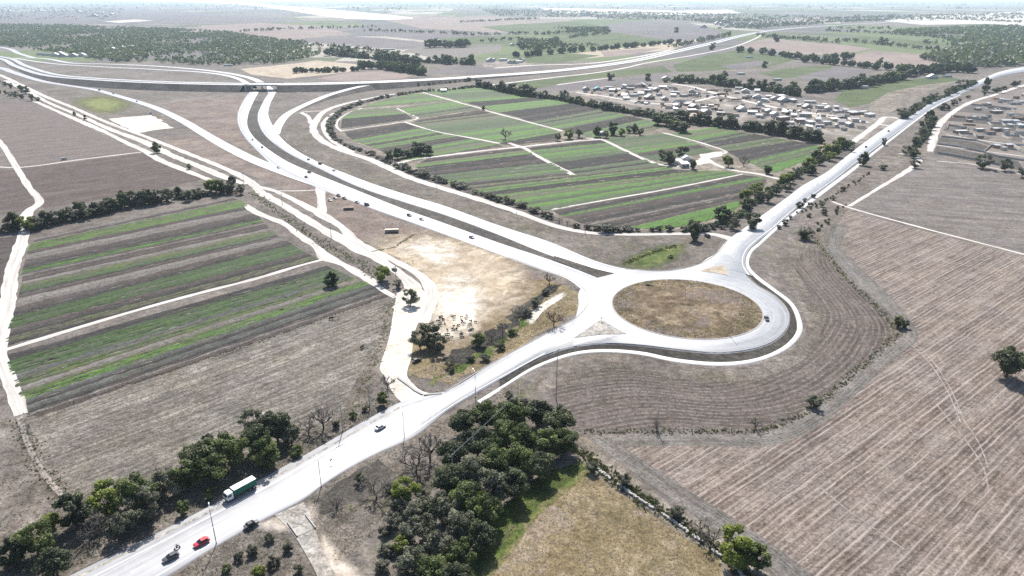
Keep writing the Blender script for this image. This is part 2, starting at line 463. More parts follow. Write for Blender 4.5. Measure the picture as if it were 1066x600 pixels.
def crom(pts, step=6.0, closed=False):
    """Catmull-Rom through ground points, sampled about every step metres"""
    P = [Vector(p) for p in pts]
    if len(P) < 3 and not closed:
        n = max(1, int((P[1] - P[0]).length / step))
        return [P[0].lerp(P[1], i / n) for i in range(n + 1)]
    out = []
    N = len(P)
    segs = N if closed else N - 1
    for i in range(segs):
        if closed:
            a, b, c, d = P[(i - 1) % N], P[i], P[(i + 1) % N], P[(i + 2) % N]
        else:
            b, c = P[i], P[i + 1]
            a = P[i - 1] if i > 0 else b * 2 - c
            d = P[i + 2] if i + 2 < N else c * 2 - b
        L = (c - b).length
        n = max(1, min(60, int(L / step)))
        # centripetal parametrisation keeps uneven spacing tidy
        t0, t1 = 0.0, max((b - a).length, 1e-6) ** 0.5
        t2 = t1 + max(L, 1e-6) ** 0.5
        t3 = t2 + max((d - c).length, 1e-6) ** 0.5
        for j in range(n):
            t = t1 + (t2 - t1) * j / n
            A1 = a * ((t1 - t) / (t1 - t0)) + b * ((t - t0) / (t1 - t0))
            A2 = b * ((t2 - t) / (t2 - t1)) + c * ((t - t1) / (t2 - t1))
            A3 = c * ((t3 - t) / (t3 - t2)) + d * ((t - t2) / (t3 - t2))
            B1 = A1 * ((t2 - t) / (t2 - t0)) + A2 * ((t - t0) / (t2 - t0))
            B2 = A2 * ((t3 - t) / (t3 - t1)) + A3 * ((t - t1) / (t3 - t1))
            out.append(B1 * ((t2 - t) / (t2 - t1)) + B2 * ((t - t1) / (t2 - t1)))
    if not closed:
        out.append(P[-1])
    return out

def resample(P, n):
    P = np.array([tuple(p) for p in P], dtype=float)
    s = np.concatenate([[0], np.cumsum(np.linalg.norm(np.diff(P, axis=0), axis=1))])
    q = np.linspace(0, s[-1], n)
    return np.stack([np.interp(q, s, P[:, i]) for i in range(P.shape[1])], axis=1)

def plen(P):
    P = np.array([tuple(p) for p in P], dtype=float)
    return float(np.sum(np.linalg.norm(np.diff(P, axis=0), axis=1)))

def gp(pts, z=0.0):
    return [G(p[0], p[1], p[2] if len(p) > 2 else z) for p in pts]

def ruled(name, A, B, mat, z=0.02, step=6.0, cols=1, smooth=True, kind='structure', skirt=0.0, hfun=None, world=False):
    """surface between two edge lines A and B (pixels unless world=True); u runs along, v across, in metres"""
    if not world:
        A, B = gp(A), gp(B)
    if smooth:
        A, B = crom(A, step), crom(B, step)
    n = max(2, int(max(plen(A), plen(B)) / step) + 1)
    A, B = resample(A, n), resample(B, n)
    mid = (A + B) / 2
    u = np.concatenate([[0], np.cumsum(np.linalg.norm(np.diff(mid, axis=0), axis=1))])
    w = np.linalg.norm(A - B, axis=1)
    ts = np.linspace(0, 1, cols + 1)
    V = A[:, None, :] * (1 - ts)[None, :, None] + B[:, None, :] * ts[None, :, None]
    uvs = np.stack([np.repeat(u[:, None], cols + 1, 1), w[:, None] * (ts - 0.5)[None, :]], axis=2)
    V[:, :, 2] += z
    if hfun is not None:
        V[:, :, 2] += hfun(n, cols + 1)
    idx = np.arange(n * (cols + 1)).reshape(n, cols + 1)
    F = np.stack([idx[:-1, :-1], idx[1:, :-1], idx[1:, 1:], idx[:-1, 1:]], axis=-1).reshape(-1, 4)
    Vf, uvf = V.reshape(-1, 3), uvs.reshape(-1, 2)
    # make normals point up
    a, b, c = Vf[F[0, 0]], Vf[F[0, 1]], Vf[F[0, 2]]
    if np.cross(b - a, c - a)[2] < 0:
        F = F[:, ::-1]
    if skirt > 0:
        k = len(Vf)
        lo = np.concatenate([V[:, 0], V[:, -1]])
        out = (A - B) / np.maximum(w, 0.01)[:, None]
        lo = np.concatenate([V[:, 0] + out * skirt * 1.5, V[:, -1] - out * skirt * 1.5])
        lo[:, 2] -= skirt
        Vf = np.concatenate([Vf, lo])
        uvf = np.concatenate([uvf, uvs[:, 0], uvs[:, -1]])
        i = np.arange(n - 1)
        s1 = np.stack([idx[:-1, 0], idx[1:, 0], k + i + 1, k + i], axis=-1)
        s2 = np.stack([idx[:-1, -1], k + n + i, k + n + i + 1, idx[1:, -1]], axis=-1)
        F = np.concatenate([F, s1, s2])
    o = link(name, mesh_np(name, Vf, F, uvf, smooth=False), mat)
    tag(o, kind=kind)
    return o

def track(name, pts, w, mat, z=0.1, step=5.0, kind='structure', smooth=True, skirt=0.0, world=False):
    """road along a centre line; pts (x, y[, width])"""
    C = [Vector(p[:3]) for p in pts] if world else gp([p[:2] for p in pts])
    W = [(p[2] if (len(p) > 2 and not world) else w) for p in pts]
    if smooth:
        D = [Vector((c.x, c.y, ww)) for c, ww in zip(C, W)]
        D = crom(D, step)
    else:
        D = [Vector((c.x, c.y, ww)) for c, ww in zip(C, W)]
    n = max(2, int(plen(D) / step) + 1)
    D = resample(D, n)
    if mat.name.startswith('dirt') and n > 4:
        jn = rng.normal(0, 1, n)
        D[:, 2] *= 1 + 0.13 * (0.5 * jn + 0.5 * np.roll(jn, 1))
    P = D[:, :2]
    T = np.gradient(P, axis=0)
    T /= np.maximum(np.linalg.norm(T, axis=1), 1e-6)[:, None]
    N = np.stack([-T[:, 1], T[:, 0]], axis=1)
    A = [Vector((*(p + nn * ww / 2), 0)) for p, nn, ww in zip(P, N, D[:, 2])]
    B = [Vector((*(p - nn * ww / 2), 0)) for p, nn, ww in zip(P, N, D[:, 2])]
    return ruled(name, A, B, mat, z, step, 1, False, kind, skirt, world=True)

LAY = [0]
NATURAL = ('verge', 'scrubland', 'grass_margin', 'ditch_bank', 'sand_patch', 'bare_lot', 'farmyard')
def poly(name, pts, mat, z=None, kind='structure', uvdir=None, smooth=False, edge=None):
    """flat patch of ground; uvdir = two pixels that give the row direction"""
    P = gp(pts)
    if smooth:
        P = crom(P, 8.0, closed=True)
    if edge is None:
        edge = 1.0 if name in NATURAL else 0.0
    if edge:
        Q = []
        for i, p_ in enumerate(P):
            q_ = P[(i + 1) % len(P)]
            L_ = (q_ - p_).length
            nd_ = min(40, max(1, int(L_ / (2.5 + p_.length * 0.006))))
            nr = Vector((-(q_ - p_).y, (q_ - p_).x, 0)).normalized() if L_ > 0 else Vector((0, 0, 0))
            for k_ in range(nd_):
                Q.append(p_.lerp(q_, k_ / nd_) + nr * random.gauss(0, 0.55 * edge) * (1 + p_.length * 0.0015))
        P = Q
    if z is None:
        LAY[0] += 1
        z = 0.012 + 0.004 * (LAY[0] % 14)
    tris = tessellate_polygon([P])
    V = np.array([(p.x, p.y, z) for p in P])
    F = np.array([t for t in tris])
    a, b, c = V[F[:, 0]], V[F[:, 1]], V[F[:, 2]]
    flip = np.cross(b - a, c - a)[:, 2] < 0
    F[flip] = F[flip][:, ::-1]
    uv = None
    if uvdir:
        d = (G(*uvdir[1]) - G(*uvdir[0])).normalized()
        uv = np.stack([V[:, 0] * d.x + V[:, 1] * d.y, -V[:, 0] * d.y + V[:, 1] * d.x], axis=1)
    else:
        uv = V[:, :2].copy()
    o = link(name, mesh_np(name, V, F, uv), mat)
    tag(o, kind=kind)
    return o

def blend_patch(name, pts, cols, z, soft=0.5, kind='structure'):
    """worn ground that thins out toward its rim; rings from the middle outward carry how worn it is"""
    P = crom(gp(pts), 6.0, closed=True)
    P = [Vector(p) for p in resample(P + [P[0]], 73)[:-1]]
    c = sum(P, Vector()) / len(P)
    nr, n = 9, len(P)
    V, W = [(c.x, c.y, z)], [1.0]
    for i in range(1, nr + 1):
        for p in P:
            q = c.lerp(p, i / nr)
            V.append((q.x, q.y, z))
            W.append(1 - i / nr)
    F = [(0, 1 + j, 1 + (j + 1) % n) for j in range(n)]
    F += [(1 + (i - 1) * n + j, 1 + i * n + j, 1 + i * n + (j + 1) % n, 1 + (i - 1) * n + (j + 1) % n) for i in range(1, nr) for j in range(n)]
    me = bpy.data.meshes.new(name)
    me.from_pydata(V, [], F)
    at = me.attributes.new('worn', 'FLOAT', 'POINT')
    at.data.foreach_set('value', W)
    bm = bmesh.new()
    bm.from_mesh(me)
    bmesh.ops.recalc_face_normals(bm, faces=bm.faces)
    if bm.faces[0].normal.z < 0:
        bmesh.ops.reverse_faces(bm, faces=bm.faces)
    bm.to_mesh(me)
    bm.free()
    me.update()
    t = NT(name + '_worn_mat')
    co = t.objco()
    n2, n3 = t.noise(co, 0.12, 6, 0.7, 0.6), t.noise(co, 1.6, 3, 0.85)
    col = t.ramp(t.stretch(n2, 0.36, 0.64), [(0, cols[0]), (0.5, cols[1]), (1, cols[2])])
    col = grain(t, co, col, n3, 0.22, (1.06, 1.0, 0.9))
    b = t.bsdf(col, 0.95, 0.12)
    a = t.n('ShaderNodeAttribute', attribute_name='worn')
    m = t.math('ADD', t.math('DIVIDE', a.outputs['Fac'], soft), t.math('MULTIPLY', t.math('SUBTRACT', t.math('ADD', t.math('MULTIPLY', n2, 0.6), t.math('MULTIPLY', n3, 0.4)), 0.5), 2.2))
    tr = t.n('ShaderNodeBsdfTransparent')
    ms = t.n('ShaderNodeMixShader')
    t.l(t.math('MULTIPLY', m, 1.0, clamp=True), ms.inputs[0])
    t.l(tr.outputs[0], ms.inputs[1])
    t.l(b.outputs[0], ms.inputs[2])
    t.l(ms.outputs[0], t.out.inputs[0])
    o = link(name, me, t.m)
    return tag(o, kind=kind)

def in_poly(pts, x, y):
    inside = np.zeros(len(x), bool)
    n = len(pts)
    j = n - 1
    for i in range(n):
        xi, yi, xj, yj = pts[i][0], pts[i][1], pts[j][0], pts[j][1]
        c = ((yi > y) != (yj > y)) & (x < (xj - xi) * (y - yi) / ((yj - yi) if yj != yi else 1e-9) + xi)
        inside ^= c
        j = i
    return inside

def rand_in(pts_px, n):
    P = [(p.x, p.y) for p in gp(pts_px)]
    xs = [p[0] for p in P]
    ys = [p[1] for p in P]
    out = []
    tot = 0
    while tot < n:
        x = rng.uniform(min(xs), max(xs), n * 3 + 50)
        y = rng.uniform(min(ys), max(ys), n * 3 + 50)
        k = in_poly(P, x, y)
        out.append(np.stack([x[k], y[k]], 1))
        tot += int(k.sum())
        if len(out) > 60:
            break
    return np.concatenate(out)[:n]

def tufts(name, pts_xy, size, mat, label, cat, blades=4, z=0.03, flat=0.6):
    """many small clumps of blades, one object nobody could count"""
    n = len(pts_xy)
    if n == 0:
        return None
    k = blades
    base = np.repeat(pts_xy, k, axis=0)
    m = n * k
    sz = np.repeat(rng.uniform(0.5, 1.5, n) * size, k) * rng.uniform(0.6, 1.2, m)
    az = rng.uniform(0, 2 * np.pi, m)
    wd = sz * rng.uniform(0.5, 0.9, m)
    off = rng.normal(0, 0.35, (m, 2)) * sz[:, None]
    lean = rng.normal(0, 0.45, (m, 2)) * sz[:, None]
    bx, by = base[:, 0] + off[:, 0], base[:, 1] + off[:, 1]
    dx, dy = np.cos(az) * wd / 2, np.sin(az) * wd / 2
    hz = z + sz * flat
    V = np.stack([np.stack([bx - dx, by - dy, np.full(m, z)], 1), np.stack([bx + dx, by + dy, np.full(m, z)], 1),
                  np.stack([bx + dx * 0.6 + lean[:, 0], by + dy * 0.6 + lean[:, 1], hz], 1), np.stack([bx - dx * 0.6 + lean[:, 0], by - dy * 0.6 + lean[:, 1], hz], 1)], axis=1).reshape(-1, 3)
    F = np.arange(m * 4).reshape(-1, 4)
    tint = np.clip(np.repeat(rng.uniform(0, 1, n), k) * 0.7 + rng.uniform(0, 0.3, m), 0, 1)
    o = link(name, mesh_np(name, V, F, tint=tint), mat)
    return tag(o, label, cat, kind='stuff')

class MB:
    """collects boxes, prisms and tubes into one mesh"""
    def __init__(s):
        s.v, s.f = [], []
    def add(s, vs, fs):
        k = len(s.v)
        s.v += [tuple(v) for v in vs]
        s.f += [tuple(i + k for i in f) for f in fs]
        return s
    def box(s, c, d, rz=0.0, taper=1.0):
        x, y, z = d[0] / 2, d[1] / 2, d[2] / 2
        cr, sr = math.cos(rz), math.sin(rz)
        vs = []
        for dz, t in ((-z, 1.0), (z, taper)):
            for sx, sy in ((-1, -1), (1, -1), (1, 1), (-1, 1)):
                px, py = sx * x * t, sy * y * t
                vs.append((c[0] + px * cr - py * sr, c[1] + px * sr + py * cr, c[2] + dz))
        return s.add(vs, [(0, 3, 2, 1), (4, 5, 6, 7), (0, 1, 5, 4), (1, 2, 6, 5), (2, 3, 7, 6), (3, 0, 4, 7)])
    def tube(s, pts, rad, seg=6, cap=True):
        P = [Vector(p) for p in pts]
        R = rad if isinstance(rad, (list, tuple)) else [rad] * len(P)
        vs, fs = [], []
        for i, p in enumerate(P):
            t = (P[min(i + 1, len(P) - 1)] - P[max(i - 1, 0)])
            t = t.normalized() if t.length > 1e-9 else Vector((0, 0, 1))
            a = t.cross(Vector((0, 0, 1)) if abs(t.z) < 0.9 else Vector((1, 0, 0))).normalized()
            b = t.cross(a)
            for j in range(seg):
                an = 2 * math.pi * j / seg
                vs.append(p + (a * math.cos(an) + b * math.sin(an)) * R[i])
        for i in range(len(P) - 1):
            for j in range(seg):
                k = (j + 1) % seg
                fs.append((i * seg + j, i * seg + k, (i + 1) * seg + k, (i + 1) * seg + j))
        if cap:
            fs.append(tuple(range(seg)))
            fs.append(tuple(reversed(range((len(P) - 1) * seg, len(P) * seg))))
        return s.add(vs, fs)
    def prism(s, prof, y0, y1, inset=0.0):
        """profile in xz extruded along y"""
        n = len(prof)
        vs = [(x, y0, z) for x, z in prof] + [(x, y1, z) for x, z in prof]
        fs = [tuple(range(n)), tuple(reversed(range(n, 2 * n)))]
        fs += [(i, i + n, (i + 1) % n + n, (i + 1) % n) for i in range(n)]
        return s.add(vs, fs)
    def mesh(s, name, smooth=False, bevel=0.0):
        me = bpy.data.meshes.new(name)
        me.from_pydata(s.v, [], s.f)
        bm = bmesh.new()
        bm.from_mesh(me)
        if bevel > 0:
            bmesh.ops.bevel(bm, geom=[e for e in bm.edges if len(e.link_faces) == 2 and e.calc_face_angle(0) > 0.5], offset=bevel, segments=2, affect='EDGES', clamp_overlap=True)
        bmesh.ops.recalc_face_normals(bm, faces=bm.faces)
        bm.to_mesh(me)
        bm.free()
        if smooth:
            for p in me.polygons:
                p.use_smooth = True
        me.update()
        return me
    def build(s, name, mat, parent=None, smooth=False, bevel=0.0):
        return link(name, s.mesh(name, smooth, bevel), mat, parent)

ORD = ['first', 'second', 'third', 'fourth', 'fifth', 'sixth', 'seventh', 'eighth', 'ninth', 'tenth', 'eleventh', 'twelfth', 'thirteenth', 'fourteenth',
       'fifteenth', 'sixteenth', 'seventeenth', 'eighteenth', 'nineteenth']
TENS = {2: 'twenty', 3: 'thirty', 4: 'forty', 5: 'fifty', 6: 'sixty', 7: 'seventy', 8: 'eighty', 9: 'ninety'}
def ordinal(i):
    i += 1
    if i < 20:
        return ORD[i - 1]
    h = ''
    if i >= 100:
        h = 'hundred and ' if i > 100 else 'hundredth'
        i -= 100
        if i == 0:
            return h
        if i < 20:
            return h + ORD[i - 1]
    t, u = divmod(i, 10)
    return h + (TENS[t][:-1] + 'ieth' if u == 0 else TENS[t] + '-' + ORD[u - 1])

def copy_tree(src, name=None):
    c = src.copy()
    COL.objects.link(c)
    for ch in src.children:
        d = ch.copy()
        COL.objects.link(d)
        d.parent = c
        for g in ch.children:
            e = g.copy()
            COL.objects.link(e)
            e.parent = d
    return c
#PART2
# ================================================================== THE SETTING
# ---- the ground: one sheet to the horizon, and the far plain with its patchwork of fields
gs = 42000.0
gm = mesh_np('ground', [(-gs, -600, 0), (gs, -600, 0), (gs, gs, 0), (-gs, gs, 0)], [(0, 1, 2, 3)], uv=[(0, 0), (1, 0), (1, 1), (0, 1)])
tag(link('ground', gm, M['ground']), kind='structure')

t = NT('far_plain_mat')
co = t.objco()
vo = t.n('ShaderNodeTexVoronoi', feature='F1', distance='CHEBYCHEV')
vo.inputs['Scale'].default_value = 0.0021
t.l(t.scaleco(co, (1.0, 0.42, 1.0)), vo.inputs['Vector'])
sepc = t.n('ShaderNodeSeparateColor')
t.l(vo.outputs['Color'], sepc.inputs[0])
colf = t.ramp(sepc.outputs[0], [(0.0, (0.13, 0.12, 0.125)), (0.2, (0.12, 0.15, 0.07)), (0.4, (0.24, 0.20, 0.18)), (0.55, (0.11, 0.12, 0.08)), (0.7, (0.17, 0.15, 0.14)), (0.9, (0.36, 0.33, 0.29))], 'CONSTANT')
nn = t.noise(co, 0.004, 5, 0.6)
colf = t.mix(t.math('MULTIPLY', t.stretch(nn, 0.5, 0.68), 0.8), colf, (0.05, 0.062, 0.045))
colf = t.mix(t.math('MULTIPLY', t.noise(co, 0.02, 4, 0.7), 0.35), colf, (0.08, 0.085, 0.06))
t.bsdf(colf, 0.95, 0.1)
M['plain'] = t.m
V = [G(-900, 64), G(2000, 64), (gs - 10, gs - 10, 0), (-gs + 10, gs - 10, 0)]
tag(link('plain', mesh_np('plain', [(p[0], p[1], 0.006) for p in V], [(0, 1, 2, 3)]), M['plain']), kind='structure')

# ---- far fields
def far(mat, *pts):
    poly('field', pts, M[mat])
far('slatefar', (-120, 12), (60, 12), (150, 9), (215, 14), (330, 22), (245, 25), (200, 26), (120, 24), (-120, 26))
far('pinkfar', (205, 27), (270, 24), (330, 27), (368, 36), (330, 41), (300, 42), (240, 37))
far('palefar', (108, 22.5), (140, 20.5), (160, 21.5), (125, 24))
far('slatefar', (300, 42), (350, 37), (400, 40), (460, 46), (420, 52), (350, 47))
far('pinkfar', (395, 20), (520, 17), (560, 24), (520, 34), (440, 30))
far('slatefar', (380, 36), (460, 33), (520, 38), (500, 44), (440, 42))
far('greenfar', (455, 40), (500, 38), (560, 38), (540, 46), (480, 47))
far('greenfar', (500, 28), (545, 25), (600, 22), (640, 30), (600, 38), (540, 36))
far('slatefar', (612, 29), (660, 22), (715, 23), (752, 34), (742, 41), (690, 41), (630, 36))
far('greenfar', (570, 36), (640, 34), (700, 43), (660, 49), (620, 50), (575, 46))
far('greenfar', (535, 59), (600, 56), (625, 58), (580, 66), (550, 66))
far('pinkfar', (625, 54), (665, 51), (690, 50), (660, 57), (630, 60))
far('greenfar', (525, 87), (560, 84), (640, 74), (690, 69), (700, 75), (640, 80), (600, 84), (560, 92))
far('slatefar', (540, 93), (600, 86), (680, 79), (720, 78), (650, 90), (590, 96))
far('greenfar', (700, 68), (735, 58), (770, 52), (800, 56), (830, 62), (800, 70), (740, 74), (705, 75))
far('slatefar', (748, 69), (790, 63), (805, 66), (770, 73))
far('greenfar', (790, 76), (830, 70), (870, 68), (850, 79), (810, 82))
far('slatefar', (830, 80), (870, 70), (905, 74), (880, 86), (850, 86))
far('pinkfar', (766, 49), (790, 42), (800, 40), (880, 47), (908, 51), (870, 58), (820, 56))
far('pinkfar', (862, 62), (908, 53), (985, 58), (1015, 64), (985, 70), (930, 70), (880, 69))
far('greenfar', (866, 42), (900, 38), (960, 43), (1000, 47), (950, 48), (900, 46))
far('greenfar', (970, 38), (1000, 36), (1004, 40), (985, 41))
far('palefar', (920, 22), (960, 17), (1066, 12), (1200, 12), (1200, 26), (1066, 28), (1030, 25), (960, 26))
far('palefar', (560, 8), (700, 11), (690, 15), (580, 14))
far('palefar', (640, 13), (760, 10), (770, 14), (690, 16))
far('greenfar', (880, 93), (930, 85), (985, 79), (1000, 83), (960, 92), (920, 99), (905, 108), (885, 112), (868, 104))
far('drygrass', (905, 110), (925, 96), (960, 89), (1000, 84), (975, 92), (945, 108), (925, 118), (905, 118))
far('sand', (560, 60), (700, 44), (735, 40), (700, 52), (600, 62))
# river, a bright bend far to the upper left
poly('river', [(120, -0.8), (210, 0.5), (300, 6.5), (360, 11.5), (420, 17.5), (428, 19.5), (400, 20.5), (365, 19.5), (330, 15.5), (290, 9.5), (235, 4.0), (120, 0.6)], M['water'], z=0.09, smooth=True)
# pale ground beyond the flyover
far('sand', (250, 72), (310, 66), (330, 63), (370, 67), (385, 72), (340, 78), (300, 82), (262, 78))
far('pinkfar', (330, 82), (360, 76), (400, 74), (430, 78), (420, 82), (360, 85))
far('slatefar', (440, 76), (480, 69), (560, 68), (560, 72), (500, 78))
far('yard', (500, 66), (535, 62), (560, 66), (540, 70), (505, 70))

# ---- open ground between the highways
far('pink', (172, 108), (255, 100), (250, 122), (252, 140), (268, 160), (225, 143), (190, 124))
poly('verge', [(150, 145), (205, 141), (300, 184), (360, 205), (420, 232), (520, 268), (575, 292), (560, 318), (500, 330), (420, 250), (370, 250), (300, 200), (255, 180)], M['pink'])
poly('verge', [(60, 87), (120, 100), (180, 126), (165, 128), (110, 116), (70, 106), (45, 94)], M['verge'])
blend_patch('verge', [(74, 104), (100, 99), (125, 101), (140, 112), (112, 121), (84, 114)], ((0.10, 0.12, 0.04), (0.14, 0.16, 0.055), (0.2, 0.2, 0.09)), 0.062, 0.6)
poly('bare_lot', [(113, 124), (158, 120), (180, 133), (141, 139)], M['sandwhite'], z=0.075)
blend_patch('verge', [(440, 300), (425, 345), (440, 372), (480, 372), (520, 345), (560, 315), (575, 296), (540, 280), (490, 276)], ((0.2, 0.16, 0.10), (0.26, 0.21, 0.14), (0.33, 0.28, 0.2)), 0.074, 0.5)
poly('verge', [(300, 150), (330, 168), (400, 196), (520, 236), (640, 277), (700, 281), (745, 262), (740, 248), (610, 246), (560, 232), (470, 203), (395, 176), (335, 152), (322, 132), (302, 128), (292, 140)], M['verge'])
poly('verge', [(640, 262), (700, 249), (752, 250), (742, 266), (720, 276), (680, 281), (640, 276)], M['verge'])
blend_patch('verge', [(640, 278), (688, 254), (716, 252), (708, 270), (665, 284)], ((0.05, 0.075, 0.02), (0.08, 0.11, 0.03), (0.15, 0.16, 0.07)), 0.07, 0.6)
poly('verge', [(430, 355), (470, 330), (520, 300), (570, 290), (605, 305), (600, 325), (560, 350), (470, 400), (425, 392)], M['tangrass'])
SANDC = ((0.26, 0.21, 0.155), (0.34, 0.285, 0.215), (0.45, 0.39, 0.31))
WHC = ((0.42, 0.37, 0.31), (0.54, 0.49, 0.42), (0.68, 0.64, 0.57))
blend_patch('playing_field', [(378, 250), (430, 238), (475, 244), (545, 268), (560, 288), (550, 318), (510, 342), (470, 356), (440, 350), (446, 318), (438, 295), (408, 272)], SANDC, 0.077, 0.35)
blend_patch('sand_patch', [(444, 298), (462, 286), (480, 280), (504, 293), (512, 316), (506, 338), (500, 354), (470, 360), (450, 352), (442, 325)], WHC, 0.088, 0.6)
blend_patch('sand_patch', [(402, 256), (436, 245), (466, 250), (492, 268), (470, 282), (436, 273)], WHC, 0.090, 0.85)
poly('ditch_bank', [(446, 399), (470, 385), (520, 352), (556, 322), (566, 318), (552, 334), (520, 360), (480, 386), (452, 402)], M['lushgrass'], z=0.072, edge=2.0)
poly('ditch_bank', [(462, 376), (500, 354), (540, 320), (572, 298), (586, 296), (562, 314), (530, 345), (482, 380)], M['ditch'], z=0.076, edge=2.0)
blend_patch('footpath', [(545, 336), (556, 322), (570, 312), (588, 303), (592, 306), (574, 318), (562, 328), (552, 340)], ((0.45, 0.42, 0.37), (0.55, 0.52, 0.47), (0.66, 0.63, 0.58)), 0.08, 0.3)

# ---- left: brown fields and the vegetable strips
poly('field', [(-60, 114), (0, 109), (36, 105.5), (75, 124), (118, 147.5), (147, 158), (19, 174.5), (0, 149), (-60, 152)], M['brownlight'], uvdir=((19, 174), (147, 158)))
poly('field', [(19.5, 175.5), (148, 159.5), (168, 167), (212, 186.5), (165, 197), (110, 207), (46, 217), (41, 210)], M['brownfield'], uvdir=((19, 174), (147, 158)))
poly('field', [(-70, 190), (0, 178), (16, 176.5), (39, 212), (24, 220), (-70, 232)], M['brownfield'], uvdir=((19, 174), (147, 158)))
poly('field', [(-90, 262), (0, 248), (22, 245), (12, 275), (4, 300), (0, 350), (-90, 380)], M['soil'], uvdir=((0, 300), (100, 280)))

CROPS = 'GKgy'
def crop_h(n, m, amp, rowp):
    a = rng.uniform(0, 1, (n, m)) * amp
    a[:, 0] = a[:, -1] = 0
    a[0, :] = a[-1, :] = 0
    return a
def bed(La, Ra, Lb, Rb, code, amp=0.45, label=None):
    """one strip of a field between two lines; crops stand up from the soil as a rough canopy"""
    A, B = [G(*La), G(*Ra)], [G(*Lb), G(*Rb)]
    L = max((A[0] - A[1]).length, 1)
    def ragged(E):
        n_ = max(2, int(L / 3.5))
        d_ = (E[1] - E[0]).normalized()
        nm_ = Vector((-d_.y, d_.x, 0))
        k_ = 0.30 + E[0].length * 0.0007
        return [E[0].lerp(E[1], i / n_) + nm_ * (random.gauss(0, k_) if 0 < i < n_ else 0) for i in range(n_ + 1)]
    W = ((A[0] - B[0]).length + (A[1] - B[1]).length) / 2
    A, B = ragged(A), ragged(B)
    LAY[0] += 1
    z = 0.075 + 0.004 * (LAY[0] % 6)
    if code in CROPS:
        dist = A[0].length
        st = 1.0 if dist < 450 else 2.2
        cols = int(max(2, min(40, abs(W) / (0.7 if dist < 450 else 1.6))))
        o = ruled('crop_strip', A, B, M[code], z, st, cols, False, 'stuff', hfun=lambda n, m: crop_h(n, m, amp, 1), world=True)
        tag(o, label or 'low green crop growing in a long strip of the vegetable fields', 'crop')
    else:
        ruled('field_strip', A, B, M[code], z, 3.5, 1, False, 'structure', world=True)

MIXES = {'G': ['GKG', 'GyG', 'GG', 'yG', 'GgG'], 'K': ['KGK', 'KK', 'KgK'], 'g': ['gKg', 'GgG', 'gG', 'KGg', 'gDg'], 'y': ['yGy', 'yg', 'ySy', 'yKy'],
         'soil': ['SDS', 'SLS', 'SD', 'DS'], 'darksoil': ['DSD', 'DD', 'SD'], 'lightsoil': ['LSL', 'LS', 'SL'], 'slate': ['TST', 'TT', 'TDT']}
LONG = {'S': 'soil', 'D': 'darksoil', 'L': 'lightsoil', 'T': 'slate'}
br = random.Random(31)
def beds(lines, what):
    """each plot is itself worked in a few narrow bands of uneven width"""
    k = 0
    for (La, Ra, code), nxt in zip(lines[:-1], lines[1:]):
        Lb, Rb = nxt[0], nxt[1]
        W = ((G(*La) - G(*Lb)).length + (G(*Ra) - G(*Rb)).length) / 2
        seq = br.choice(MIXES[code]) if W > 4.5 else code
        seq = [seq] if seq == code else [LONG.get(c, c) for c in seq]
        cut = [0.0]
        for _ in seq:
            cut.append(cut[-1] + br.uniform(0.5, 1.5))
        cut = [c / cut[-1] for c in cut]
        for c, f0, f1 in zip(seq, cut[:-1], cut[1:]):
            q = [tuple(u + (v - u) * f for u, v in zip(e0, e1)) for f in (f0, f1) for e0, e1 in ((La, Lb), (Ra, Rb))]
            nm = {'G': 'bright green', 'K': 'dark green', 'g': 'dull green', 'y': 'yellowish green'}.get(c, '')
            bed(q[0], q[1], q[2], q[3], c, label=nm + ' crop band, ' + ordinal(k) + ' from the far side of ' + what)
            k += 1

beds([((36, 249), (240, 206), 'lightsoil'), ((33, 254), (250, 208.5), 'y'), ((30.5, 257.5), (255, 211), 'G'), ((29, 261.5), (259, 214.5), 'soil'),
      ((25, 276), (270, 226), 'darksoil'), ((23.5, 281), (272, 228.5), 'g'), ((23, 285), (274, 231), 'soil'), ((23, 290), (278, 235), 'lightsoil'),
      ((22, 297), (283, 240), 'y'), ((20, 305), (289, 245), 'soil'), ((19, 311), (292, 247.5), 'lightsoil'), ((14, 326), (302, 253), 'darksoil'), ((12, 331), (305, 255), 'K'),
      ((8, 343), (318, 263), 'soil'), ((6, 352), (326, 267), 'y'), ((5, 357), (330, 269.5), 'darksoil'), ((4, 361), (333, 271), 'x')], 'the left vegetable field above its white path')
beds([((4, 371), (340, 277), 'darksoil'), ((7, 377), (347, 280), 'K'), ((9, 383), (353, 282.5), 'g'), ((12, 391), (362, 286.5), 'slate'), ((13.5, 396), (366, 288.5), 'y'),
      ((16, 404), (371, 290.5), 'lightsoil'), ((18, 409), (376, 292.5), 'y'), ((20, 412), (379, 293.5), 'G'), ((22, 417), (385, 296), 'slate'), ((26, 428), (398, 302.5), 'darksoil'),
      ((27, 431), (400, 304), 'soil'), ((40, 434), (405, 308), 'x')], 'the left vegetable field below its white path')
poly('field', [(28, 436), (120, 406), (270, 357), (404, 309), (410, 313), (404, 345), (388, 385), (392, 405), (330, 443), (240, 474), (160, 494), (70, 522), (45, 490)], M['dryrows'], z=0.05, uvdir=((40, 434), (405, 308)))
poly('scrubland', [(-90, 450), (16, 438), (38, 485), (66, 519), (50, 548), (0, 580), (-90, 610)], M['scrub'])
poly('verge', [(70, 524), (160, 496), (240, 476), (330, 446), (395, 410), (412, 425), (320, 474), (240, 516), (120, 575), (60, 605), (-40, 640), (0, 582)], M['verge'])
poly('verge', [(385, 408), (372, 440), (340, 455), (396, 352), (406, 318), (412, 315), (409, 332), (400, 365), (394, 384), (400, 395)], M['scrub'])
M['lushtan'] = earth('greenish_tan_grass_mat', (0.075, 0.09, 0.025), (0.125, 0.135, 0.045), (0.21, 0.20, 0.09), big=0.05, med=0.15, patch=((0.20, 0.17, 0.10), 0.06, 0.48, 0.62))
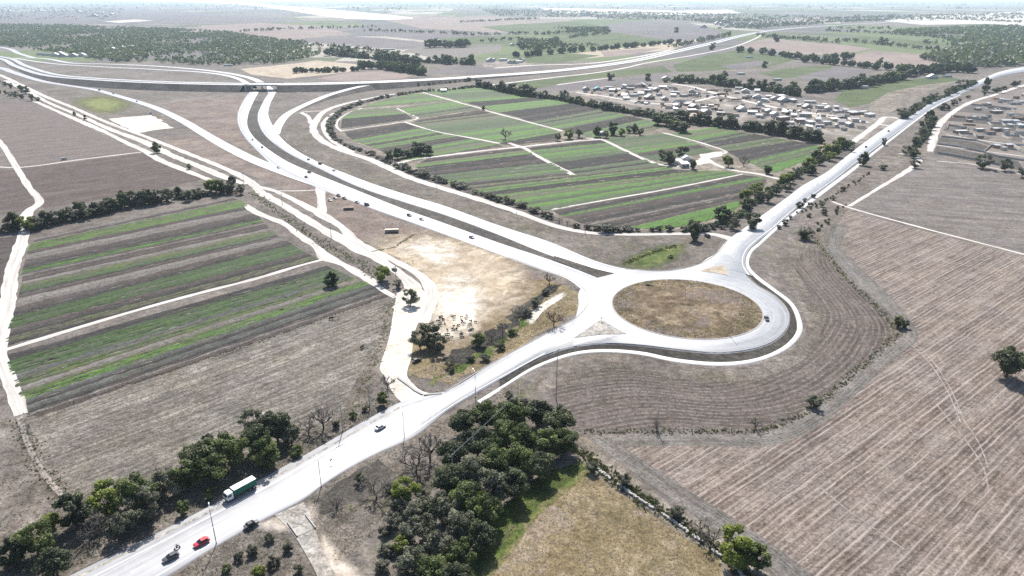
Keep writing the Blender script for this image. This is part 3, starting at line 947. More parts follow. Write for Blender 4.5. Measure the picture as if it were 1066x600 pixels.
# ---- lower middle
poly('verge', [(314, 528), (336, 506), (388, 475), (430, 456), (475, 428), (520, 405), (545, 395), (560, 398), (560, 430), (500, 480), (430, 520), (350, 590), (336, 548)], M['verge'])
poly('verge', [(180, 602), (226, 569), (262, 547), (296, 552), (330, 604), (330, 640), (150, 640)], M['verge'])
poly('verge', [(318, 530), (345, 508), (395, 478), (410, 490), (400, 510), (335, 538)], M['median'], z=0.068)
poly('field', [(604, 484), (622, 496), (660, 524), (706, 553), (745, 577), (760, 604), (760, 640), (440, 640), (470, 600), (500, 590), (530, 545), (575, 502)], M['tangrass'], z=0.05)
poly('grass_margin', [(570, 490), (606, 479), (610, 489), (592, 503), (566, 523), (545, 545), (528, 570), (500, 600), (476, 616), (490, 570)], M['lushgrass'], z=0.068, smooth=True, edge=1.5)
ruled('verge', [(608, 482), (592, 497), (566, 516), (545, 538), (528, 562), (500, 592)], [(618, 490), (598, 506), (574, 525), (552, 547), (536, 572), (508, 604)], M['lushtan'], 0.066, 4.0)
poly('verge', [(598, 455), (608, 452), (640, 480), (700, 527), (748, 560), (800, 598), (830, 640), (770, 640), (745, 578), (700, 548), (640, 506), (600, 478)], M['drygrass'], z=0.064)
M['lighttrack'] = earth('wheel_track_mat', (0.21, 0.185, 0.168), (0.29, 0.26, 0.238), (0.40, 0.36, 0.335))
# ---- right: contour ploughing, stubble, meadow
CO = [(572, 404), (600, 389), (640, 381), (690, 390), (740, 396), (790, 392), (832, 376), (852, 350), (850, 325), (838, 300), (826, 281), (818, 268), (826, 256)]
CI = [(596, 447), (625, 448), (680, 447), (740, 447), (795, 444), (835, 428), (868, 404), (905, 371), (931, 347), (925, 332), (902, 312), (878, 290), (856, 262)]
ruled('field', CO, CI, M['contour'], 0.045, 4.0, 1)
ruled('verge', [(560, 396), (600, 374), (640, 369), (680, 373), (710, 380), (750, 384), (790, 379), (820, 367), (838, 348), (838, 333), (830, 315), (812, 296), (796, 280), (808, 262), (830, 240), (870, 205)],
      [(572, 408), (600, 391), (640, 383), (690, 392), (740, 398), (790, 394), (832, 378), (853, 352), (852, 325), (840, 300), (828, 281), (832, 268), (846, 255), (870, 232), (884, 216), (905, 190)], M['scrub'], 0.055, 4.0, 1)
poly('verge', [(870, 215), (960, 165), (975, 160), (985, 128), (975, 118), (945, 140), (900, 172), (862, 204)], M['scrub'], z=0.03)
poly('field', [(862, 232), (880, 219), (960, 240), (1066, 268), (1200, 303), (1250, 640), (840, 640), (800, 592), (752, 556), (702, 521), (644, 474), (612, 456), (625, 452), (690, 454), (800, 453), (842, 433),
      (878, 405), (915, 370), (942, 348), (934, 330), (905, 306), (880, 280), (860, 250)], M['stubble'], uvdir=((940, 576), (1066, 453)), z=0.02)
ruled('field_headland', [(612, 454), (690, 452), (800, 450), (842, 430), (878, 402), (915, 368), (940, 349), (930, 330), (902, 304), (876, 280), (858, 252), (866, 232)],
      [(640, 466), (700, 464), (805, 464), (850, 445), (890, 412), (925, 378), (956, 352), (944, 328), (918, 300), (892, 276), (876, 256), (886, 236)], M['lightsoil'], 0.034, 5.0, 1)
ruled('field_headland', [(612, 458), (640, 478), (700, 521), (752, 556), (800, 594), (838, 636)], [(632, 455), (662, 474), (725, 516), (780, 550), (830, 586), (880, 630)], M['lightsoil'], 0.038, 5.0, 1)
poly('field', [(885, 214), (915, 196), (962, 169), (980, 166), (1066, 187), (1200, 215), (1200, 300), (1066, 262)], M['meadowrows'], z=0.06, uvdir=((885, 214), (1066, 225)))

# ---- the vegetable fields inside the oval
beds([((436, 97), (436, 97.6), 'g'), ((405, 103), (446, 99), 'g'), ((378, 111), (464, 104), 'y'), ((374, 113), (468, 105), 'x')], 'the oval field by its far tip')
beds([((370, 114.5), (412, 112), 'y'), ((362, 118), (415, 115), 'G'), ((356, 124), (422, 118.5), 'darksoil'), ((355, 134), (430, 124), 'x')], 'the rounded west end of the oval field')
beds([((415, 112.5), (468, 105), 'y'), ((418, 114), (474, 106.5), 'G'), ((422, 117), (484, 109), 'K'), ((426, 119.5), (490, 110.5), 'g'), ((432, 122), (497, 113), 'y'), ((436, 123.5), (499, 114), 'x')], 'the plot between two white paths')
beds([((358, 137.5), (421, 128), 'darksoil'), ((363, 143), (432, 131), 'soil'), ((367, 146), (440, 133.5), 'G'), ((380, 151), (456, 138.5), 'darksoil'), ((385, 152.5), (462, 140), 'g'),
      ((392, 155), (476, 142), 'darksoil'), ((400, 159), (490, 144.5), 'K'), ((412, 164), (505, 147.5), 'G'), ((425, 167), (519, 150.5), 'soil'), ((430, 168), (523, 152.5), 'x')], 'the plot west of the big bare tree')
beds([((438, 124.5), (498, 115), 'darksoil'), ((428, 128), (512, 118), 'y'), ((436, 131), (524, 121.5), 'y'), ((446, 135), (538, 124.5), 'K'), ((462, 138.5), (550, 128), 'g'),
      ((484, 142), (562, 131.5), 'g'), ((505, 145.5), (574, 135), 'g'), ((519, 149), (584, 138), 'soil'), ((530, 151.5), (580, 146.5), 'x')], 'the plot around the big bare tree')
beds([((438, 94.8), (495, 91), 'g'), ((452, 98.5), (520, 94.5), 'K'), ((468, 102.5), (545, 98), 'g'), ((484, 107), (562, 101), 'darksoil'), ((500, 111), (575, 103.5), 'G'),
      ((513, 115.5), (592, 106.5), 'G'), ((519, 117.5), (597, 107.5), 'darksoil'), ((540, 122.5), (612, 111), 'darksoil'), ((548, 126), (622, 113.5), 'soil'), ((553, 127.5), (626, 114.2), 'g'),
      ((566, 130.5), (640, 117.5), 'g'), ((583, 135), (655, 121), 'darksoil'), ((600, 140), (672, 124.5), 'g'), ((620, 143.5), (684, 128.5), 'y'), ((640, 144), (690, 133), 'x')], 'the far plots under the tree row')
beds([((446, 165), (540, 154.5), 'soil'), ((436, 170), (546, 156.5), 'G'), ((432, 174.5), (556, 160), 'darksoil'), ((440, 177), (560, 162.5), 'darksoil'), ((452, 183), (574, 169.5), 'g'),
      ((458, 187), (582, 173.5), 'g'), ((470, 192), (594, 180), 'soil'), ((478, 194.5), (600, 182.5), 'x')], 'the plot along the hedge west of the short white path')
beds([((545, 154.5), (624, 146), 'darksoil'), ((551, 157), (632, 149), 'G'), ((562, 163), (643, 154), 'g'), ((570, 166), (650, 157), 'K'), ((575, 170), (657, 159.5), 'darksoil'), ((590, 177), (672, 166), 'g'), ((602, 182.5), (688, 171.5), 'x')], 'the plot below the yellow green tree')
beds([((626, 144), (693, 139.5), 'g'), ((640, 150.5), (705, 143), 'y'), ((650, 155), (716, 147), 'G'), ((662, 160), (727, 150.5), 'soil'), ((668, 163), (735, 153.5), 'K'), ((682, 168), (745, 158), 'x')], 'the plot above the farmyard trees')
beds([((480, 194.5), (688, 172), 'y'), ((490, 198), (694, 174), 'G'), ((500, 201), (700, 176.5), 'darksoil'), ((508, 204), (726, 178), 'y'), ((520, 207), (745, 178), 'G'), ((536, 212), (760, 179), 'g'), ((566, 220), (772, 181.5), 'x')], 'the long plot above the pale line')
beds([((575, 219.5), (774, 182.5), 'soil'), ((582, 224), (788, 184), 'K'), ((590, 226), (798, 187), 'darksoil'), ((605, 233), (795, 196), 'soil'), ((622, 235.5), (790, 200), 'soil'), ((655, 237), (780, 207), 'G'), ((690, 240), (755, 226), 'x')], 'the plot below the pale line')
beds([((698, 139.5), (745, 132.5), 'G'), ((722, 146.5), (768, 137.5), 'g'), ((734, 149), (785, 139.5), 'darksoil'), ((745, 153), (806, 143.5), 'y'), ((757, 158), (826, 147), 'darksoil'),
      ((775, 168), (850, 150.5), 'g'), ((786, 172), (853, 155), 'y'), ((792, 175), (850, 160), 'G'), ((808, 180), (842, 166), 'x')], 'the east plot under the dark hedge')
poly('verge', [(436, 95), (500, 90), (600, 100), (720, 127), (860, 148), (850, 172), (812, 188), (750, 236), (700, 240), (610, 238), (540, 213), (460, 190), (400, 163), (352, 140), (354, 122), (375, 110), (410, 100)], M['drygrass'], z=0.05)
# ---- settlement ground
poly('settlement_ground', [(585, 97), (620, 91), (680, 86), (720, 86), (760, 91), (820, 104), (880, 112), (930, 120), (945, 126), (915, 146), (895, 150), (858, 143), (800, 134), (720, 122), (660, 110)], M['yard'], z=0.07)
poly('settlement_ground', [(985, 166), (972, 150), (978, 132), (992, 119), (1015, 107), (1066, 92), (1200, 70), (1200, 215), (1066, 184)], M['meadow'], z=0.066)

rs = random.Random(77)
SETT = [(600, 97), (625, 91.5), (680, 87), (720, 87), (760, 92), (820, 105), (880, 113), (925, 121), (905, 140), (858, 141), (800, 132), (720, 120.5), (660, 108.5)]
sg = [(q.x, q.y) for q in gp(SETT)]
for i in range(70):
    c = rand_in(SETT, 1)[0]
    w_, d_, a_ = rs.uniform(8, 20), rs.uniform(12, 34), rs.choice((-0.35, -0.3, -0.4)) + rs.uniform(-.05, .05)
    q = []
    for sx, sy in ((-1, -1), (1, -1), (1, 1), (-1, 1)):
        dx, dy = sx * w_ / 2, sy * d_ / 2
        q.append(proj((c[0] + dx * math.cos(a_) - dy * math.sin(a_), c[1] + dx * math.sin(a_) + dy * math.cos(a_), 0)))
    poly('yard', q, M[rs.choice(['verge', 'median', 'slope', 'drygrass', 'slope', 'sand'])], z=0.078 + 0.0004 * i)
for pts, mt in (([(1012, 109), (1052, 113.5), (1040, 120), (996, 116.5)], 'slope'), ([(992, 119.5), (1034, 124), (1030, 130), (986, 126)], 'median'), ([(985, 131), (1010, 134), (1006, 140), (982, 136.5)], 'slope'), ([(978, 143.5), (1014, 148), (1030, 153), (1022, 159), (976, 150)], 'median'),
                ([(1034, 147), (1066, 152), (1066, 158), (1040, 154)], 'drygrass'), ([(1010, 140), (1032, 143), (1028, 147), (1004, 144)], 'slope'), ([(1050, 117), (1080, 120), (1076, 127), (1046, 123)], 'slope'), ([(1036, 128), (1060, 131), (1056, 137), (1030, 134)], 'median'), ([(975, 152), (1020, 160), (1060, 168), (1066, 178), (1000, 166), (972, 160)], 'median'), ([(1056, 140), (1090, 145), (1090, 152), (1052, 147)], 'slope')):
    poly('yard', pts, M[mt], z=0.085)
# ================================================================== ROADS
def road(A, B, z=0.34, mat='asphalt', step=4.0, skirt=0.33, name='road'):
    return ruled(name, A, B, M[mat], z, step, 1, True, 'structure', skirt)

# main road, from the lower left corner into the roundabout
road([(40, 617), (78, 598), (160, 558), (240, 517), (320, 473.5), (380, 439), (420, 418.5), (463, 408.5), (520, 374.5), (572, 346), (600, 331), (612, 318)],
     [(132, 623), (168, 603), (226, 567.5), (270, 543), (318, 518), (336, 504), (388, 474), (430, 455), (470, 425), (520, 396), (567, 370.5), (600, 361)])
# dark seam between carriageway and service strip
road([(60, 611), (110, 586), (160, 561.5), (240, 521.5), (320, 478), (380, 443.5), (418, 423)],
     [(64, 611.6), (113, 587), (163, 562.5), (243, 522.5), (322, 479), (382, 444.5), (420, 424)], 0.352, 'gravel', skirt=0)
# roundabout ring: a ring of carriageway around the island
def ring(name, inner, outer, mat, z, skirt=0.0, n=96):
    A = crom(gp(inner), 3.0, closed=True)
    B = crom(gp(outer), 3.0, closed=True)
    A, B = A + [A[0]], B + [B[0]]
    o = ruled(name, A, B, mat, z, 3.0, 1, False, 'structure', skirt, world=True)
    return o
c0 = G(714, 320)
rad = 36.5
isl = [c0 + Vector((math.cos(a) * rad, math.sin(a) * rad, 0)) for a in np.linspace(math.pi, -math.pi, 97)]
outr = [G(*p) for p in [(600, 331), (596, 345), (600, 361), (630, 358), (667, 360), (709, 365), (748, 368), (783, 364), (803, 357), (816, 346), (821, 334), (818, 321), (805, 308), (790, 299), (777, 288),
                        (769, 271), (748, 264), (725, 277), (691, 283), (651, 281), (622, 288), (604, 303), (603, 318)]]
outr = crom(outr, 2.5, closed=True)
# sort by angle round the centre so that the ring is well formed
outr = sorted(outr, key=lambda p: -math.atan2(p.y - c0.y, p.x - c0.x))
outr = outr + [outr[0]]
angs = np.array([math.atan2(p.y - c0.y, p.x - c0.x) for p in outr[:-1]])
rads = np.array([math.hypot(p.x - c0.x, p.y - c0.y) for p in outr[:-1]])
o_ = np.argsort(angs)
angs, rads = angs[o_], rads[o_]
angs = np.concatenate([[angs[-1] - 2 * math.pi], angs, [angs[0] + 2 * math.pi]])
rads = np.concatenate([[rads[-1]], rads, [rads[0]]])
th = np.linspace(math.pi, -math.pi, 129)
innerp = [c0 + Vector((math.cos(a) * (rad - 0.6), math.sin(a) * (rad - 0.6), 0)) for a in th]
outerp = [c0 + Vector((math.cos(a) * np.interp(a, angs, rads), math.sin(a) * np.interp(a, angs, rads), 0)) for a in th]
def weave(name, A, B, mat, z, kind='structure', skirt=0.0):
    n = len(A)
    V = np.array([tuple(p) for p in A] + [tuple(p) for p in B])
    V[:, 2] = z
    i = np.arange(n - 1)
    F = np.stack([i, i + 1, n + i + 1, n + i], 1)
    a, b, c = V[F[0, 0]], V[F[0, 1]], V[F[0, 2]]
    if np.cross(b - a, c - a)[2] < 0:
        F = F[:, ::-1]
    u = np.concatenate([[0], np.cumsum(np.linalg.norm(np.diff(V[n:], axis=0), axis=1))])
    w = np.linalg.norm(V[:n] - V[n:], axis=1)
    uv = np.concatenate([np.stack([u, np.zeros(n)], 1), np.stack([u, w], 1)])
    if skirt:
        k = len(V)
        d = (V[n:] - V[:n]) / np.maximum(w, .01)[:, None]
        lo = V[n:] + d * skirt * 1.5
        lo[:, 2] = 0.01
        V = np.concatenate([V, lo])
        uv = np.concatenate([uv, uv[n:]])
        F = np.concatenate([F, np.stack([n + i, n + i + 1, k + i + 1, k + i], 1)])
    return tag(link(name, mesh_np(name, V, F, uv), mat), kind=kind)
weave('roundabout_road', innerp, outerp, M['asphalt'], 0.356, skirt=0.33)
# island: kerb ring and a low mound
kerb_in = [c0 + Vector((math.cos(a) * (rad - 1.0), math.sin(a) * (rad - 1.0), 0)) for a in th]
kb = MB()
for i in range(128):
    a0, a1 = th[i], th[i + 1]
    r0, r1 = rad - 0.9, rad - 0.3
    q = [(c0.x + math.cos(a) * r, c0.y + math.sin(a) * r) for a, r in ((a0, r0), (a1, r0), (a1, r1), (a0, r1))]
    kb.add([(x, y, 0.02) for x, y in q] + [(x, y, 0.50) for x, y in q], [(0, 1, 2, 3), (4, 7, 6, 5), (0, 4, 5, 1), (2, 6, 7, 3)])
kerb_o = kb.build('kerb', M['kerb'])
tag(kerb_o, kind='structure')
nr, na = 26, 96
V = [(c0.x, c0.y, 1.35)]
for i in range(1, nr + 1):
    r = (rad - 0.85) * i / nr
    for j in range(na):
        a = 2 * math.pi * j / na
        z = 0.42 + 0.95 * (1 - (r / rad) ** 2) + (random.uniform(-0.09, 0.09) if i < nr else 0)
        V.append((c0.x + r * math.cos(a), c0.y + r * math.sin(a), z))
F3 = [(0, 1 + j, 1 + (j + 1) % na) for j in range(na)]
F4 = [(1 + (i - 1) * na + j, 1 + i * na + j, 1 + i * na + (j + 1) % na, 1 + (i - 1) * na + (j + 1) % na) for i in range(1, nr) for j in range(na)]
me = bpy.data.meshes.new('roundabout_island')
me.from_pydata(V, [], F3 + F4)
me.update()
tag(link('roundabout_island', me, M['island']), kind='structure')

# exit to the upper right and away past the settlement
NE_L = [(735, 274), (748, 262), (757, 251), (772, 240), (793, 225), (820, 205.5), (835, 194), (860, 180), (880, 164), (906, 144.5), (936, 124.5), (966, 106.5), (996, 94.5), (1023, 82.5), (1041, 75), (1066, 70), (1110, 66)]
NE_R = [(783, 288), (775, 276), (778, 262), (790, 250), (803.5, 240), (830.5, 216), (845, 205), (866, 190), (890, 171), (917, 151), (949, 128), (975, 110), (1000, 98.5), (1025, 87), (1042, 79.5), (1066, 75), (1110, 70)]
road(NE_L, NE_R, 0.33)
# highway carriageways
HU_A = [(287, 96), (280.5, 109.5), (279, 120), (283, 130), (290, 141), (300, 151), (322.5, 165), (349.5, 177), (390, 192.5), (427.5, 204.5), (460, 214), (520, 235.5), (572.5, 252.5), (625, 274), (655, 281), (700, 284)]
HU_B = [(280.5, 96), (274, 106.5), (268.5, 120), (270, 130.5), (277.5, 142.5), (300, 159.5), (330, 174.5), (375, 195.5), (420, 210.5), (460, 223), (520, 245), (572.5, 266), (622, 282), (643, 286), (670, 292)]
road(HU_A, HU_B, 0.324)
HL_A = [(269, 96), (264, 105), (258, 120), (257.5, 132), (264, 143), (276, 153.5), (300, 169), (330, 182), (375, 200), (420, 218), (450, 228.5), (520, 253.5), (575, 272), (622, 290), (640, 300)]
HL_B = [(260, 96), (253.5, 105), (247.5, 120), (249, 132), (255, 143), (270, 159), (292, 178), (330, 195.5), (345, 201.5), (390, 218.5), (420, 229), (470, 247), (530, 269), (572, 284), (590, 290), (607, 302)]
road(HL_A, HL_B, 0.326)
# the two carriageways beyond the flyover
track('road', [(-40, 62), (36, 60.8), (78, 66.2), (112, 67), (160, 69), (210, 73), (240, 77), (262, 82), (274, 88), (284, 97)], 13, M['asphalt'], 0.30)
track('road', [(15, 61), (60, 67), (105, 69.8), (160, 72.6), (210, 75.5), (236, 79), (252, 84), (259, 90), (264.5, 97)], 11, M['asphalt'], 0.304)
track('road', [(-60, 44), (4, 50), (20, 56), (36, 60.8)], 13, M['asphalt'], 0.308)
# slip road from the left, joins the lower carriageway
track('road', [(-60, 64, 12), (0, 71, 16), (12, 75, 14), (45, 85, 12), (75, 90, 11), (97.5, 93.5, 11), (120, 99.5, 11), (160, 112, 12), (190, 126, 12), (210, 138, 12), (234, 152, 13), (264, 167, 13), (300, 181, 13), (330, 192, 11)], 12, M['asphalt'], 0.318)
# slip road up to the flyover on the right
EH = 9.5
ramp = [(286, 140, 0.33), (290, 130, 0.335), (299, 119.5, 0.4), (313, 111.5, 1.2), (330, 104, 2.6), (345, 98.2, 4.2), (375, 90.2, 6.5), (408, 84.8, 8.2), (440, 82.9, 7.0)]
def ramp_road(name, pts, w):
    P = crom([G(*p) for p in pts], 8.0)
    A, B = [], []
    for i, p in enumerate(P):
        tt = P[min(i + 1, len(P) - 1)] - P[max(0, i - 1)]
        nrm = Vector((-tt.y, tt.x, 0)).normalized()
        A.append(p + nrm * w / 2)
        B.append(p - nrm * w / 2)
    o = ruled(name, A, B, M['asphalt'], 0.0, 8.0, 1, False, 'structure', 0, world=True)
    return A, B
RA, RB = ramp_road('road', ramp, 11)
def bank(name, A, B, mat, slope=1.6, fade=0.0):
    """sides that fall from a raised road to the ground"""
    V, F = [], []
    n = len(A)
    for P, Q in ((A, B), (B, A)):
        k = len(V)
        for p, q in zip(P, Q):
            d = Vector((p.x - q.x, p.y - q.y, 0)).normalized()
            V.append((p.x, p.y, p.z - 0.03))
            V.append((p.x + d.x * (p.z * slope + .3), p.y + d.y * (p.z * slope + .3), -0.05))
        F += [(k + 2 * i, k + 2 * i + 1, k + 2 * i + 3, k + 2 * i + 2) for i in range(n - 1)]
    me = bpy.data.meshes.new(name)
    me.from_pydata(V, [], F)
    me.update()
    return tag(link(name, me, mat), kind='structure')
bank('embankment', RA, RB, M['slope'])

# flyover: raised dual road on an embankment, broken by the bridge
def fly(pts, w):
    P = crom([G(*p) for p in pts], 14.0)
    A, B = [], []
    for i, p in enumerate(P):
        tt = P[min(i + 1, len(P) - 1)] - P[max(0, i - 1)]
        nrm = Vector((-tt.y, tt.x, 0)).normalized()
        A.append(p + nrm * w / 2)
        B.append(p - nrm * w / 2)
    return A, B
EW = 34.0
left_c = [(-80, 52, 0.3), (0, 60, 0.4), (22, 69, 1.5), (55, 78.5, 5.0), (90, 81.8, 8.5), (150, 85.2, EH), (210, 87.0, EH), (258, 87.8, EH)]
right_c = [(292, 87.8, EH), (330, 87.3, EH), (380, 86.0, EH), (430, 83.8, 7.5), (470, 81.6, 5.0), (500, 79.6, 3.4), (575, 74.2, 1.2), (650, 65.0, 0.6), (700, 54.5, 0.4), (736, 46.3, 0.4), (792, 33.5, 0.4), (839, 28.5, 0.4), (922, 23.6, 0.4), (1010, 19.5, 0.4)]
for cl in (left_c, right_c):
    A, B = fly(cl, EW)
    ruled('verge', A, B, M['median'], -0.02, 14.0, 1, False, 'structure', 0, world=True)
    bank('embankment', A, B, M['slope'], 1.5)
    for off in (-0.27, 0.27):
        a = [p + (q - p) * (0.5 + off - 0.17) for p, q in zip(A, B)]
        b = [p + (q - p) * (0.5 + off + 0.17) for p, q in zip(A, B)]
        ruled('road', a, b, M['asphalt'], 0.10, 14.0, 1, False, 'structure', 0, world=True)
# frontage road beyond, right of the flyover
track('dirt_road', [(505, 89.5), (530, 86.5), (575, 81), (620, 76), (650, 71), (672, 66), (720, 58), (760, 50), (787, 40), (795, 35)], 9, M['dirt'], 0.12)
track('dirt_road', [(515, 71), (560, 68), (610, 66.5), (660, 60), (700, 52)], 14, M['dirt'], 0.13)
track('dirt_road', [(580, 88.5), (610, 84.5), (636, 81)], 7, M['dirt'], 0.12)

# ---- the median, ditches and pale paths beside the highway
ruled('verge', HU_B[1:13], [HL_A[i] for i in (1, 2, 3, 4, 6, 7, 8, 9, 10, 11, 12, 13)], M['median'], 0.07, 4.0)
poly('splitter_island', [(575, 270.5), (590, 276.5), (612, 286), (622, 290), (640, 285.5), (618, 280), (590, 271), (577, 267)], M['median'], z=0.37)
DI_A = [(520, 397), (567, 372), (599, 362.2), (630, 359.2), (667, 361.2), (709, 366.3), (748, 369.2), (783, 365.2), (804, 358), (818, 346.5), (822.5, 334), (819.5, 320), (806, 306.5), (791, 297.5), (779, 287)]
DI_B = [(520, 403.5), (559, 380), (599, 366.4), (630, 363.6), (667, 366), (704, 373.5), (748, 377), (783, 374), (812, 363), (828, 347), (828.5, 334), (821, 317), (803, 302.5), (787, 291), (776, 279)]
ruled('ditch', DI_A, DI_B, M['ditch'], 0.09, 4.0)
PA_B = [(520, 406.5), (559, 383), (599, 369.4), (630, 366.6), (667, 369.5), (704, 377), (748, 381), (783, 377.8), (817, 365), (834, 347.5), (834, 333), (825, 315.5), (806, 300.5), (790, 288.5), (780, 277), (783, 263), (793, 254), (810, 238.5), (834, 219.5), (865, 196), (890, 177), (912, 159), (935, 141), (953, 127), (978, 109.5), (1000, 99.5)]
PA_A = [(520, 403.8), (559, 380.3), (599, 366.8), (630, 364.0), (667, 366.5), (704, 373.8), (748, 377.6), (783, 374.4), (813, 362.8), (829, 346.5), (829.5, 333), (821.5, 316.5), (803.5, 302.2), (787.5, 290.2), (777, 277.5), (780, 262), (790.5, 252.5), (807, 237.5), (831.5, 217.5), (862.5, 193.8), (888, 175), (910.5, 157.5), (934, 139.5), (952, 126), (977.2, 108.8), (999.5, 99)]
road(PA_A, PA_B, 0.20, 'concrete', 3.0, 0.18, 'footpath')
road([(497, 418), (520, 403.8)], [(499, 420.5), (520.5, 406.6)], 0.204, 'concrete', 3.0, 0.18, 'footpath')
# ditch along the right side of the north-east road
ruled('ditch', [(779, 262), (792, 250.5), (807, 238.5), (832, 216.8), (846, 206)], [(781, 262), (793.5, 251.5), (808, 239.3), (833, 217.6), (847, 206.5)], M['ditch'], 0.13, 3.0)
# splitter islands at the roundabout mouths
def splitter(pts, mat):
    P = [G(*p) for p in pts]
    n = len(P)
    c = sum(P, Vector()) / n
    b = MB()
    b.add([(p.x, p.y, 0.3) for p in P] + [(p.x, p.y, 0.5) for p in P], [tuple(range(n)), tuple(range(n, 2 * n))] + [(i, (i + 1) % n, n + (i + 1) % n, n + i) for i in range(n)])
    return tag(b.build('splitter_island', mat), kind='structure')
splitter([(598, 352.5), (612, 343), (624, 334.5), (628, 334.5), (640, 342), (652, 348.5), (625, 349.5)], M['gravel'])
splitter([(729, 283), (742, 278.5), (753, 276.8), (756, 281), (758, 287.5), (745, 285)], M['sand'])
# ---- kerbs along the main road
def kerb_line(pts, w=0.35, h=0.17, z=0.33):
    P = crom(gp(pts), 4.0)
    P = [Vector(p) for p in resample(P, max(2, int(plen(P) / 4) + 1))]
    b = MB()
    L, R = [], []
    for i, p in enumerate(P):
        tt = P[min(i + 1, len(P) - 1)] - P[max(0, i - 1)]
        nr_ = Vector((-tt.y, tt.x, 0)).normalized() * w / 2
        L.append(p + nr_)
        R.append(p - nr_)
    n = len(P)
    vs = [(p.x, p.y, z) for p in L] + [(p.x, p.y, z + h) for p in L] + [(p.x, p.y, z + h) for p in R] + [(p.x, p.y, z) for p in R]
    fs = []
    for i in range(n - 1):
        for k in range(3):
            fs.append((k * n + i, k * n + i + 1, (k + 1) * n + i + 1, (k + 1) * n + i))
    b.add(vs, fs)
    return tag(b.build('kerb', M['kerb']), kind='structure')
kerb_line([(463, 409), (520, 374.8), (572, 346.3), (600, 331.3), (612, 316), (608, 302), (592, 290), (572, 283.5), (530, 268.5)])
kerb_line([(520, 395.8), (567, 370.3), (600, 360.8), (630, 357.8), (667, 359.8), (709, 364.8), (748, 367.8), (783, 363.8), (803, 356.8), (816, 345.8), (820.8, 334), (817.8, 321), (804.8, 308.2), (790, 299.2)])
kerb_line([(651, 280.8), (691, 283), (725, 276.8), (747, 263.6), (757, 251.2)])
kerb_line([(414, 394), (424, 401), (433, 408), (440, 411.5)], 0.9, 0.25)
kerb_line([(441, 412), (447, 409.5), (454, 409), (460, 410.5)], 0.9, 0.25)

# ---- painted lines on the near road (edge lines and lane dashes)
def line_between(f0, f1, A, B, z, dash=None):
    a = resample(crom(gp(A), 3.0), 400)
    b = resample(crom(gp(B), 3.0), 400)
    p = a * (1 - f0) + b * f0
    q = a * (1 - f1) + b * f1
    s = np.concatenate([[0], np.cumsum(np.linalg.norm(np.diff(p, axis=0), axis=1))])
    V, F = [], []
    for i in range(399):
        if dash and (s[i] % (dash[0] + dash[1])) > dash[0]:
            continue
        k = len(V)
        V += [(p[i][0], p[i][1], z), (p[i + 1][0], p[i + 1][1], z), (q[i + 1][0], q[i + 1][1], z), (q[i][0], q[i][1], z)]
        F.append((k, k + 1, k + 2, k + 3))
    tag(link('road_marking', mesh_np('road_marking', V, F), M['paint']), kind='structure')
MA = [(40, 617), (78, 598), (160, 558), (240, 517), (320, 473.5), (380, 439), (420, 418.5), (463, 408.5), (520, 374.5), (572, 346)]
MBp = [(132, 623), (168, 603), (226, 567.5), (270, 543), (318, 518), (336, 504), (388, 474), (430, 455), (470, 425), (520, 396), (567, 370.5)]
line_between(0.905, 0.92, MA, MBp, 0.347)
line_between(0.255, 0.27, MA, MBp, 0.347)
line_between(0.565, 0.58, MA, MBp, 0.347, (4, 6))

line_between(0.06, 0.075, HU_A, HU_B, 0.332)
line_between(0.49, 0.51, HU_A, HU_B, 0.332, (5, 8))
line_between(0.925, 0.94, HU_A, HU_B, 0.332)
line_between(0.06, 0.075, HL_A, HL_B, 0.334)
line_between(0.49, 0.51, HL_A, HL_B, 0.334, (5, 8))
line_between(0.925, 0.94, HL_A, HL_B, 0.334)
line_between(0.07, 0.085, NE_L, NE_R, 0.338)
line_between(0.48, 0.50, NE_L, NE_R, 0.338, (5, 8))
line_between(0.915, 0.93, NE_L, NE_R, 0.338)
# ---- dirt roads and tracks
def dirt(pts, w, z=0.11, mat='dirt', name='dirt_road'):
    return track(name, pts, w, M[mat], z, 4.0)
ruled('dirt_road', [(413, 306), (412, 312), (409, 329), (404.5, 354.5), (396.5, 378), (395, 385), (400, 392), (411.5, 413), (424, 424)],
      [(430, 296), (442, 304), (443, 320), (432, 345), (428, 374), (423.5, 392), (430, 400), (441.5, 409), (462, 411)], M['sandwhite'], 0.15, 3.0)
dirt([(270, 200, 7), (290, 211, 7), (310, 223, 7), (340, 241, 8), (370, 256, 11), (388, 266, 9), (405, 277, 6), (420, 288, 6), (430, 299, 9), (428, 308, 8), (414, 322, 7)], 7, 0.13)
dirt([(267, 194, 5), (285, 198.8, 5), (310, 210.5, 6), (328, 220, 7), (345, 230, 7), (357, 238, 6), (367, 249, 7), (376, 257, 7)], 6, 0.122)
dirt([(374, 254, 5), (390, 261.5, 5), (415, 274, 5), (432, 283.5, 5), (441, 290, 6), (449, 303, 7), (445, 318, 9), (434, 336, 10)], 6, 0.126)
dirt([(-20, 72, 8), (0, 78.5, 8), (22, 88.5, 7), (48, 101, 7), (75, 111.8, 6), (112.5, 128, 6), (150, 142, 6), (195, 159.8, 6), (225, 171.8, 6), (253.5, 185, 7), (267, 195, 7), (272, 201, 7)], 6, 0.124)
dirt([(6, 84, 7), (27, 94.5, 9), (52.5, 108, 6), (84, 121, 6), (114, 134.5, 7), (150, 148, 9), (180, 162.5, 8), (210, 174.5, 8), (237, 186, 8), (256, 192, 5)], 7, 0.118)
dirt([(36, 105.5, 6), (64, 118, 6), (92, 130, 8), (112, 139, 6), (134, 150, 6), (150, 157, 7), (168, 167.5, 7), (195, 178.5, 7), (218, 187.5, 5)], 7, 0.112)
dirt([(-30, 170, 3), (19, 174.6, 3), (83, 166.5, 4), (147, 158.6, 3)], 3, 0.10)
